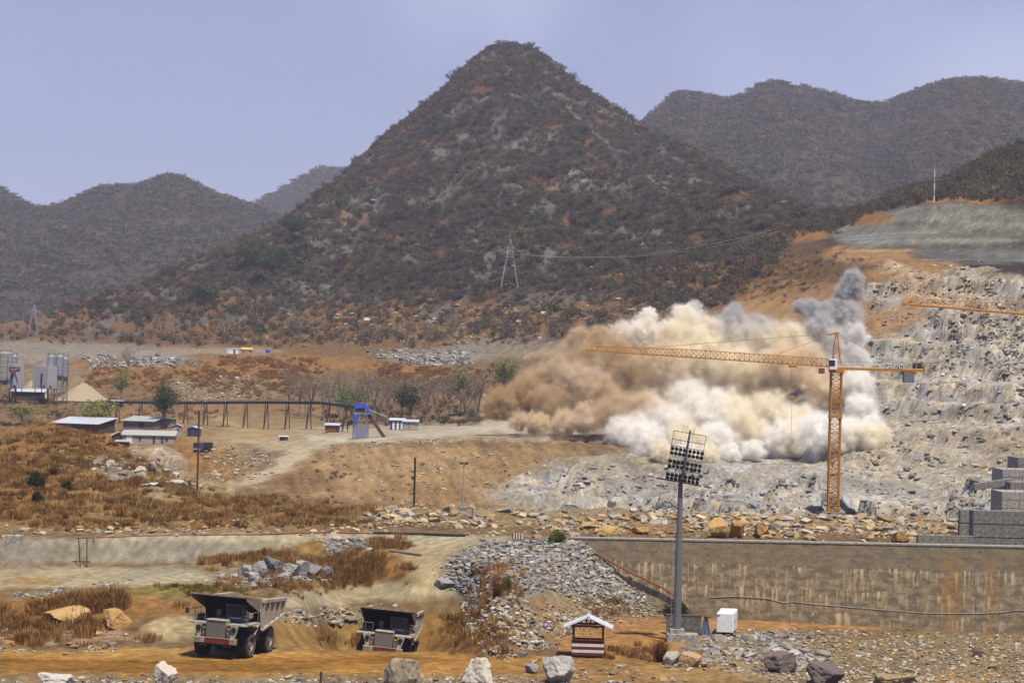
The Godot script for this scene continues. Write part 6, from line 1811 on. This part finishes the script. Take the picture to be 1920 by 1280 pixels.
func build_yard() -> void:
	var dd: StandardMaterial3D = M.dark_door
	hut("site_office", "long white site office with a pale roof and dark doors", 277, 832, 12.6, 2.1, 5.0, 415.0, M.plaster, M.old_roof, [[-2.0, 1.2, 0.6, 0.7, dd], [1.4, 1.0, 0.55, 1.9, dd], [3.4, 1.0, 0.55, 1.9, dd], [4.5, 1.2, 0.7, 0.7, dd], [-4.6, 1.0, 1.5, 1.9, M.white_paint]], 0.04, 0.2)
	hut("hut", "small dark hut with a pale gable roof beside the site office", 222, 833, 3.2, 2.2, 5.0, 415.0, M.wood_brown, M.old_roof, [[0.0, 1.0, 0.9, 1.7, dd]], 0.2, 0.5, 0.4, true)
	hut("hut", "low dark lean-to in front of the gabled hut", 228, 838, 3.0, 1.3, 2.0, 415.0, M.wood_brown, M.old_roof, [[-0.3, 0.65, 0.8, 1.1, dd]], 0.0, 0.15)
	hut("hut", "small brick-red store behind the site office", 252, 820, 2.8, 2.0, 2.5, 560.0, M.rust, M.rust, [[0.4, 0.9, 0.8, 1.6, dd]], 0.0, 0.05)
	hut("hut", "small beige hut with a window behind the site office", 330, 816, 2.6, 2.4, 3.0, 560.0, M.plaster, M.sheet_roof, [[0.4, 1.4, 0.6, 0.6, dd]], 0.1, 0.4, 0.3, true)
	hut("hut", "blue sheet-metal hut at the edge of the dirt yard", 360, 818, 2.8, 2.1, 3.0, 560.0, M.blue_dark, M.sheet_roof, [[-0.5, 1.0, 0.8, 1.7, dd]], -0.15, 0.3, 0.3, true)
	hut("shed", "rust-red shed with a pale roof left of the blue tower", 622, 811, 3.4, 1.9, 3.0, 560.0, M.rust, M.sheet_roof, [[1.4, 0.9, 0.7, 1.7, dd]], 0.0, 0.14)
	hut("shed", "dark blue shed with a white roof under the trees", 744, 806, 3.6, 2.5, 3.0, 560.0, M.blue_dark, M.sheet_roof, [[-0.9, 1.1, 0.6, 2.0, M.white_paint], [0.2, 1.1, 0.6, 2.0, M.white_paint], [1.2, 1.1, 0.5, 2.0, M.white_paint]], 0.0, 0.16)
	hut("shed", "cream shed with a white roof joined to the blue one", 769, 807, 3.6, 2.3, 3.0, 560.0, M.plaster, M.sheet_roof, [[-0.4, 1.1, 0.1, 2.0, M.wood_brown]], 0.0, 0.14)
	hut("open_shelter", "tiny white-roofed shelter by the track fork", 531, 826, 1.9, 1.0, 1.5, 530.0, M.wood_brown, M.white_paint, [[0.2, 0.5, 0.8, 0.8, dd]], 0.0, 0.05, 0.3)
	hut("workshop", "long workshop behind the knoll with a bright metal roof", 140, 812, 13.5, 2.6, 9.0, 500.0, M.wood_brown, M.sheet_roof, [[0.0, 1.2, 2.0, 2.2, dd]], -0.35, 0.16, 0.6)
	hut("workshop", "grey flat-roofed workshop behind the pale green tree", 258, 806, 9.0, 2.4, 7.0, 600.0, M.grille_grey, M.old_roof, [[1.0, 1.2, 1.6, 1.6, dd]], -0.3, 0.16, 0.5)
	hut("workshop", "grey low building among the far yard roofs", 300, 803, 7.0, 2.6, 5.0, 600.0, M.grille_grey, M.concrete, [[-1.0, 1.6, 0.5, 1.4, dd], [0.2, 1.6, 0.5, 1.4, dd]], 0.0, 0.03)
	hut("shed", "dark open shed with a bright roof below the plant silos", 50, 752, 10.0, 3.0, 6.0, 600.0, M.wood_brown, M.sheet_roof, [[2.0, 1.2, 3.0, 2.0, dd]], 0.1, 0.12, 0.6)
	hut("shed", "low shed with a pale roof at the start of the conveyor", 216, 764, 3.4, 1.6, 4.0, 600.0, M.wood_brown, M.sheet_roof, [[0.0, 0.8, 1.0, 1.4, dd]], 0.0, 0.16, 0.5)
	hut("site_cabin", "pale blue-white cabin on the upper terrace", 436, 663, 4.0, 1.6, 2.5, 780.0, M.white_paint, M.sheet_roof, [[0.5, 0.8, 0.6, 1.3, dd]], 0.0, 0.05, 0.1)
	var p := on_land(462, 661, 780.0)
	var k := thing("yellow_tank", "pale yellow tank lying beside the cabin on the upper terrace", "tank", p)
	var b := MB.new()
	b.ring(Vector3(-2.2, 1.1, 0), Vector3.RIGHT, [[0, 0], [0.1, 0.5], [0.4, 0.7], [4.2, 0.7], [4.5, 0.5], [4.6, 0]], 14)
	part("drum", b, M.yellow_paint, k)
	bx("cradle", Vector3(-1.2, 0.3, 0), Vector3(0.3, 0.7, 1.2), M.dark_steel, k)
	bx("cradle", Vector3(1.4, 0.3, 0), Vector3(0.3, 0.7, 1.2), M.dark_steel, k)
	p = on_land(502, 661, 780.0)
	k = thing("blue_drum", "bright blue water drum on the upper terrace", "drum", p)
	b = MB.new()
	b.ring(Vector3(0, 0, 0), Vector3.UP, [[0, 0.8], [0.9, 0.85], [1.1, 0.5], [1.2, 0.0]], 14)
	part("barrel", b, M.blue_sheet, k)
	bx("stand", Vector3(0, -0.1, 0), Vector3(1.8, 0.3, 1.4), M.concrete, k)
	# blue conveyor tower
	p = on_land(676, 822, 530.0)
	var s := -p.z / F
	var t := thing("conveyor_tower", "grey transfer tower with bright blue hood at the end of the conveyor", "conveyor tower", p)
	var fr := MB.new()
	lattice(fr, [Vector3(-1.9, -0.2, -1.2), Vector3(1.7, -0.2, -1.2), Vector3(1.7, -0.2, 1.2), Vector3(-1.9, -0.2, 1.2)], [Vector3(-1.7, 6.2, -1.2), Vector3(1.5, 6.2, -1.2), Vector3(1.5, 6.2, 1.2), Vector3(-1.7, 6.2, 1.2)], 3, 0.1, 0.06)
	part("frame", fr, M.lilac_sheet, t)
	bx("lower_panel", Vector3(0.0, 1.6, 1.3), Vector3(2.9, 2.9, 0.08), M.lilac_sheet, t)
	bx("deck", Vector3(0.2, 5.9, 0), Vector3(4.2, 0.25, 3.0), M.lilac_sheet, t)
	var hood := MB.new()
	hood.slab([Vector3(-1.7, 7.1, 1.3), Vector3(-1.2, 8.3, 1.3), Vector3(1.0, 8.3, 1.3), Vector3(1.3, 7.4, 1.3)], Vector3(0, 0, -2.4))
	part("hood", hood, M.blue_sheet, t)
	var fl := MB.new()
	fl.slab([Vector3(1.0, 8.25, 1.4), Vector3(2.6, 5.9, 1.4), Vector3(1.7, 5.9, 1.4), Vector3(0.5, 7.9, 1.4)], Vector3(0, 0, -2.6))
	part("hood_flap", fl, M.blue_sheet, t)
	bx("drive_housing", Vector3(-1.2, 4.7, 1.3), Vector3(1.0, 2.4, 0.9), M.blue_sheet, t, 0.2)
	bx("drive_pulley", Vector3(-0.2, 6.7, 0.6), Vector3(2.2, 1.0, 1.0), M.dark_steel, t, 0.2)
	var ch := MB.new()
	ch.hexa([Vector3(1.4, 5.7, -0.7), Vector3(5.4, 0.0, -0.7), Vector3(1.8, 6.4, -0.7), Vector3(5.9, 0.6, -0.7), Vector3(1.4, 5.7, 0.7), Vector3(5.4, 0.0, 0.7), Vector3(1.8, 6.4, 0.7), Vector3(5.9, 0.6, 0.7)] as Array[Vector3])
	part("chute", ch, M.wood_brown, t)
	rods("guy_beam", [[Vector3(1.5, 7.0, 0), Vector3(6.0, 5.2, -0.5)]], 0.15, M.pale_concrete, t)
	# the conveyor, carried on trestles
	var ends := [at(198, 756, 690.0), at(330, 758, 680.0), at(480, 757, 660.0), at(600, 758, 640.0), at(664, 766, 612.0)]
	t = thing("belt_conveyor", "long raised belt conveyor on trestles crossing the yard", "conveyor")
	for i in 4:
		var a: Vector3 = ends[i]
		var c: Vector3 = ends[i + 1]
		var sp := MB.new()
		var up := Vector3(0, 0.75, 0)
		var back := Vector3(0, 0, -1.2)
		sp.hexa([a + back, c + back, a + back + up, c + back + up, a, c, a + up, c + up] as Array[Vector3])
		part("belt_span", sp, M.dark_steel, t)
		rods("hand_rail", [[a + up * 1.3, c + up * 1.3]], 0.06, M.galvanized if i == 3 else M.dark_steel, t, 4)
		var n := [3, 4, 3, 2][i] as int
		for j in n:
			var e := a.lerp(c, (j + 0.5) / n)
			var gy := land_y(e.x, -e.z) - 0.3
			if e.y - gy < 0.6: continue
			rods("trestle", [[Vector3(e.x - 0.7, gy, e.z), e + Vector3(-0.3, 0, 0)], [Vector3(e.x + 0.7, gy, e.z), e + Vector3(0.3, 0, 0)], [Vector3(e.x - 0.6, gy + 0.5, e.z), e + Vector3(0.3, 0, 0)]], 0.16, M.dark_steel, t, 4)
	# parked tipper
	p = on_land(379, 848, 415.0)
	t = thing("parked_tipper", "small dark tipper truck parked at the edge of the dirt yard", "truck", p, -0.5)
	bx("cab", Vector3(0, 1.5, 1.6), Vector3(2.2, 1.7, 1.4), M.blue_dark, t, 0.12)
	bx("windscreen", Vector3(0, 1.85, 2.31), Vector3(1.8, 0.7, 0.04), M.dark_glass, t)
	bx("bumper", Vector3(0, 0.75, 2.4), Vector3(2.2, 0.35, 0.25), M.galvanized, t, 0.04)
	bx("chassis", Vector3(0, 0.75, -0.2), Vector3(1.0, 0.3, 4.6), M.dark_steel, t)
	bx("tipper_body", Vector3(0, 1.65, -1.0), Vector3(2.3, 1.4, 3.2), M.dark_steel, t, 0.06)
	for x in [-0.95, 0.95]:
		for z in [1.5, -1.5]:
			var wb := MB.new()
			wb.ring(Vector3(x - 0.18, 0.5, z), Vector3.RIGHT, [[0, 0.0], [0, 0.5], [0.36, 0.5], [0.36, 0.0]], 14)
			part("wheel", wb, M.black_rubber, t)

func build_plant() -> void:
	var base := on_land(70, 752, 650.0)
	var d := 760.0
	var pt := func(u: float, v: float) -> Vector3: return at(u, v, d)
	for g in 2:
		var t := thing("concrete_plant", ["batching plant with a white cladding box and slim silos on legs", "batching plant with a broad silo and a red sign board"][g], "concrete plant", Vector3.ZERO)
		var silos: Array = [[[96, 9, 668, 704], [112, 9, 668, 704], [122, 6, 672, 706]], [[8, 15, 662, 712], [26, 6, 668, 700]]][g]
		for q in silos:
			var o: Vector3 = pt.call(q[0], q[3])
			var top: Vector3 = pt.call(q[0], q[2])
			var r: float = q[1] * d / F
			var h := top.y - o.y
			var n := Node3D.new()
			n.name = "silo"
			t.add_child(n, true)
			n.position = o
			var b := MB.new()
			b.ring(Vector3.ZERO, Vector3.UP, [[-1.6, r * 0.2], [0, r], [h, r], [h + 0.4, r * 0.5], [h + 0.5, 0.0]], 18)
			for k in 5:
				b.ring(Vector3(0, h * (k + 0.5) / 5.0, 0), Vector3.UP, [[-0.06, r], [-0.06, r + 0.06], [0.06, r + 0.06], [0.06, r]], 18)
			part("drum", b, M.pale_concrete if q[1] > 10 else M.galvanized, n)
			var gy := land_y(o.x, d) - 0.5 - o.y
			var l := []
			for a in 4:
				var e := Vector3(cos(a * PI / 2 + 0.7), 0, sin(a * PI / 2 + 0.7)) * r * 0.9
				l.append([e + Vector3(0, gy, 0), e + Vector3(0, 0.3, 0)])
				var e2 := Vector3(cos((a + 1) * PI / 2 + 0.7), 0, sin((a + 1) * PI / 2 + 0.7)) * r * 0.9
				l.append([e + Vector3(0, gy, 0), e2 + Vector3(0, 0, 0)])
				l.append([e + Vector3(0, h, 0), e + Vector3(0, h + 1.0, 0)])
				l.append([e + Vector3(0, h + 1.0, 0), e2 + Vector3(0, h + 1.0, 0)])
			rods("leg_frame", l, 0.09, M.mast_grey, n, 4)
			rods("ladder", [[Vector3(r * 0.5, gy, r), Vector3(r * 0.5, h, r + 0.05)], [Vector3(r * 0.5 + 0.4, gy, r), Vector3(r * 0.5 + 0.4, h, r)]], 0.05, M.mast_grey, n, 4)
		var a: Vector3 = pt.call([68, 24][g], [727, 727][g])
		var bb: Vector3 = pt.call([106, 42][g], [687, 683][g])
		var sz := Vector3(bb.x - a.x, bb.y - a.y, 4.5)
		var mid := Vector3((a.x + bb.x) / 2, (a.y + bb.y) / 2, -d + 3.2)
		var box := bx("cladding_box", mid, sz, M.cladding, t, 0.05, Basis(Vector3.UP, -0.5))
		var front := Basis(Vector3.UP, -0.5)
		bx("discharge_pipe", mid + front * Vector3(sz.x * 0.1, -sz.y * 0.08, 2.4), Vector3(0.4, sz.y * 0.5, 0.3), M.dark_steel, t, 0.0, front)
		bx("vent", mid + front * Vector3(sz.x * 0.12, sz.y * 0.12, 2.3), Vector3(0.5, 0.5, 0.1), M.dark_door, box, 0.0, front)
		var lg := []
		for x in [-0.4, 0.4]:
			for z in [-1.6, 1.6]:
				var e: Vector3 = mid + front * Vector3(sz.x * x, -sz.y / 2, z)
				lg.append([e + Vector3(0, 0.1, 0), Vector3(e.x, land_y(e.x, -e.z) - 0.4, e.z)])
		rods("support_legs", lg, 0.16, M.dark_steel, t, 4)
		bx("walkway", mid + Vector3(sz.x * 0.4, -sz.y * 0.38, 2.6), Vector3(sz.x * 1.3, 0.12, 0.9), M.mast_grey, t)
		rods("walkway_rail", [[mid + Vector3(-sz.x * 0.2, -sz.y * 0.25, 3.0), mid + Vector3(sz.x, -sz.y * 0.25, 3.0)], [mid + Vector3(sz.x, -sz.y * 0.25, 3.0), mid + Vector3(sz.x, -sz.y * 0.38, 3.0)]], 0.05, M.mast_grey, t, 4)
		if g == 1:
			var sb: Vector3 = pt.call(34, 692.5)
			var board := bx("sign_board", sb + Vector3(0, 0, 6.3), Vector3(3.4, 1.5, 0.1), M.red_paint, t)
			rods("white_swoosh", [[sb + Vector3(-1.1, 0.15, 6.37), sb + Vector3(-0.5, -0.15, 6.37), sb + Vector3(0.2, 0.0, 6.37), sb + Vector3(1.2, 0.35, 6.37)]], 0.08, M.white_paint, board, 4)
	for q in [[148, 752, 96, 40, "pale heap of sand beside the batching plant"], [54, 748, 60, 40, "tan heap of sand between the two batching plants"]]:
		var o := on_land(q[0], q[1], 640.0)
		o.z -= 6.0
		o.y = land_y(o.x, -o.z) - 0.5
		var s := -o.z / F
		var b := MB.new()
		var r: float = q[2] * s / 2 * 1.15
		var h: float = q[3] * s
		for k in 28:
			var a0 := TAU * k / 28.0
			var a1 := TAU * (k + 1) / 28.0
			for j in 9:
				var f0 := 1.0 - j / 9.0
				var f1 := 1.0 - (j + 1) / 9.0
				var at_ := func(a: float, f: float) -> Vector3:   # a rounded crown, a spreading foot, uneven flanks
					var w := 1.0 + 0.14 * nz_mid.get_noise_3d(cos(a) * 9.0 + o.x, f * 9.0, sin(a) * 9.0)
					return Vector3(cos(a) * r * f * w, h * (pow(1.0 - f, 1.15) - 0.12 * exp(-f * f * 18.0)) * w, sin(a) * r * f * w)
				b.q(at_.call(a0, f0), at_.call(a1, f0), at_.call(a1, f1), at_.call(a0, f1))
		var e := part("sand_heap", b, M.sand_heap, self)
		e.position = o
		tag(e, q[4], "sand heap")

func build_pylons() -> void:
	var tops := []
	for q in [[955, 542, 94, 34, "lattice power pylon on the mountain's lower slope", 900.0], [62, 632, 58, 20, "small hazy power pylon at the valley's far end", 1000.0]]:
		var p := on_land(q[0], q[1], q[5])
		var s := -p.z / F
		var t := thing("power_pylon", q[4], "pylon", p)
		var h: float = q[2] * s
		var w: float = q[3] * s / 2
		var legs := MB.new()
		var c := func(x: float, y: float) -> Array: return [Vector3(-x, y, -x), Vector3(x, y, -x), Vector3(x, y, x), Vector3(-x, y, x)]
		for k in 4:
			var a: Vector3 = c.call(w, -0.5)[k]
			legs.bar(a, c.call(w * 0.45, h * 0.56)[k], 0.16)
		for k in 4:
			legs.bar(c.call(w * 0.93, h * 0.08)[k], c.call(w * 0.93, h * 0.08)[(k + 1) % 4] * Vector3(0, 1, 0) + Vector3(0, h * 0.05, 0), 0.07)
		part("legs", legs, M.galvanized, t)
		var bd := MB.new()
		lattice(bd, c.call(w * 0.45, h * 0.56), c.call(w * 0.26, h * 0.84), 3, 0.12, 0.07)
		lattice(bd, c.call(w * 0.26, h * 0.84), c.call(w * 0.04, h), 2, 0.1, 0.06)
		part("body", bd, M.galvanized, t)
		for s2 in [-1.0, 1.0]:
			var arm := MB.new()
			var tip := Vector3(s2 * w * 1.1, h * 0.78, 0)
			for k in [[0.25, 0.25], [0.25, -0.25]]:
				arm.bar(Vector3(s2 * w * k[0], h * 0.76, w * k[1]), tip, 0.09)
				arm.bar(Vector3(s2 * w * k[0], h * 0.85, w * k[1]), tip, 0.09)
			arm.bar(tip, tip - Vector3(0, h * 0.05, 0), 0.1)
			part("cross_arm", arm, M.galvanized, t)
			tops.append(p + tip - Vector3(0, h * 0.05, 0))
	var far := at(1490, 418, 960.0)
	for k in 2:
		var a: Vector3 = tops[k]
		var pts := []
		for i in 17:
			var f := i / 16.0
			pts.append(a.lerp(far + Vector3(k * 4.0, 0, 0), f) - Vector3(0, 26.0 * f * (1.0 - f), 0))
		tag(rods("power_line", [pts], 0.07, M.galvanized, self, 3), "thin power line sagging across the mountain's foot", "power line", "power lines of the mountain pylon")
	# mast and rail on the brow of the quarry
	var o := on_land(1752, 379, 760.0)
	var m := thing("radio_mast", "thin white radio mast on the brow of the quarry", "mast", o)
	var s := -o.z / F
	for k in 6:
		rods("mast_segment", [[Vector3(0, k * 12.0 * s, 0), Vector3(0, (k + 1) * 12.0 * s, 0)]], 0.22 - 0.02 * k, M.white_paint if k % 2 == 0 else M.galvanized, m)
	o = on_land(1780, 380, 760.0)
	var r := thing("guard_rail", "short pale rail on the brow of the quarry", "rail", o)
	rods("rail", [[Vector3(0, 1.1, 0), Vector3(6.5, 0.9, -0.5)], [Vector3(0, 0.6, 0), Vector3(6.5, 0.45, -0.5)]], 0.08, M.galvanized, r, 4)
	for k in 3:
		rods("post", [[Vector3(k * 3.0, -0.4, 0), Vector3(k * 3.0, 1.1 - k * 0.08, -0.2 * k)]], 0.09, M.galvanized, r, 4)
	# low fence on the track below the trees, by the dust
	var f := thing("rail_fence", "low grey rail fence on the track beside the dust", "fence", Vector3.ZERO)
	var last := Vector3.INF
	for k in 9:
		var e := on_land(826.0 + k * 10.0, 752.0 - k * 0.6, 640.0, 900.0)
		rods("post", [[e - Vector3(0, 0.3, 0), e + Vector3(0, 1.1, 0)]], 0.1, M.galvanized, f, 4)
		if last != Vector3.INF:
			rods("rail", [[last + Vector3(0, 1.0, 0), e + Vector3(0, 1.0, 0)], [last + Vector3(0, 0.5, 0), e + Vector3(0, 0.5, 0)]], 0.06, M.galvanized, f, 4)
		last = e
	bx("notice", last + Vector3(0.2, 1.5, 0), Vector3(1.0, 0.8, 0.1), M.white_paint, f)

func build_all() -> void:
	build_materials()
	build_wall()
	build_concrete_blocks()
	build_trucks()
	build_kiosk()
	build_sign()
	build_mast()
	build_container()
	build_cranes()
	build_yard()
	build_plant()
	build_pylons()
	build_stones()
	build_plants()
	build_dust()

func _ready() -> void:
	rng.seed = 20
	# camera: level, its lens shifted up a little, held about a degree and a half out of true
	var cam := Camera3D.new()
	cam.name = "camera"
	cam.projection = Camera3D.PROJECTION_FRUSTUM
	cam.near = 1.0
	cam.size = 1280.0 / F
	cam.frustum_offset = Vector2(0.0, 60.0 / F)
	cam.far = 12000.0
	cam.position = Vector3(0, HC, 0)
	cam.rotation.z = ROLL
	add_child(cam)
	cam.current = true
	var env := Environment.new()
	var sky := ProceduralSkyMaterial.new()
	sky.sky_top_color = Color(0.40, 0.52, 0.79)
	sky.sky_horizon_color = Color(0.73, 0.745, 0.84)
	sky.sky_curve = 0.2
	sky.ground_bottom_color = Color(0.45, 0.38, 0.30)
	sky.ground_horizon_color = Color(0.62, 0.60, 0.62)
	sky.sky_energy_multiplier = 0.8
	sky.sun_angle_max = 2.0
	var cn := FastNoiseLite.new()
	cn.frequency = 0.018
	cn.fractal_octaves = 4
	cn.seed = 8
	var cover := Image.create(1024, 512, false, Image.FORMAT_RGBA8)
	for y in 512:
		for x in 1024:
			cover.set_pixel(x, y, Color(0.92, 0.9, 0.9, 0.22 * smoothstep(-0.1, 0.5, cn.get_noise_3d(140.0 * cos(TAU * x / 1024.0), y * 0.9, 140.0 * sin(TAU * x / 1024.0))) if y < 256 else 0.0))
	sky.sky_cover = ImageTexture.create_from_image(cover)
	env.background_mode = Environment.BG_SKY
	env.sky = Sky.new()
	env.sky.sky_material = sky
	env.tonemap_mode = Environment.TONE_MAPPER_LINEAR
	env.tonemap_exposure = 1.6
	env.fog_enabled = true
	env.fog_density = 0.000085
	env.fog_light_color = Color(0.80, 0.83, 0.95)
	env.sdfgi_enabled = true
	env.ssao_enabled = true
	env.ssil_enabled = true
	var we := WorldEnvironment.new()
	we.name = "world"
	we.environment = env
	add_child(we)
	var sun := DirectionalLight3D.new()
	sun.name = "sun"
	sun.light_color = Color(1.0, 0.955, 0.88)
	sun.light_energy = 1.6
	sun.light_angular_distance = 0.53
	sun.shadow_enabled = true
	add_child(sun)
	sun.look_at_from_position(Vector3(0.2, 0.9, 0.36), Vector3.ZERO)
	make_materials()
	make_land()
	build_hills()
	build_all()
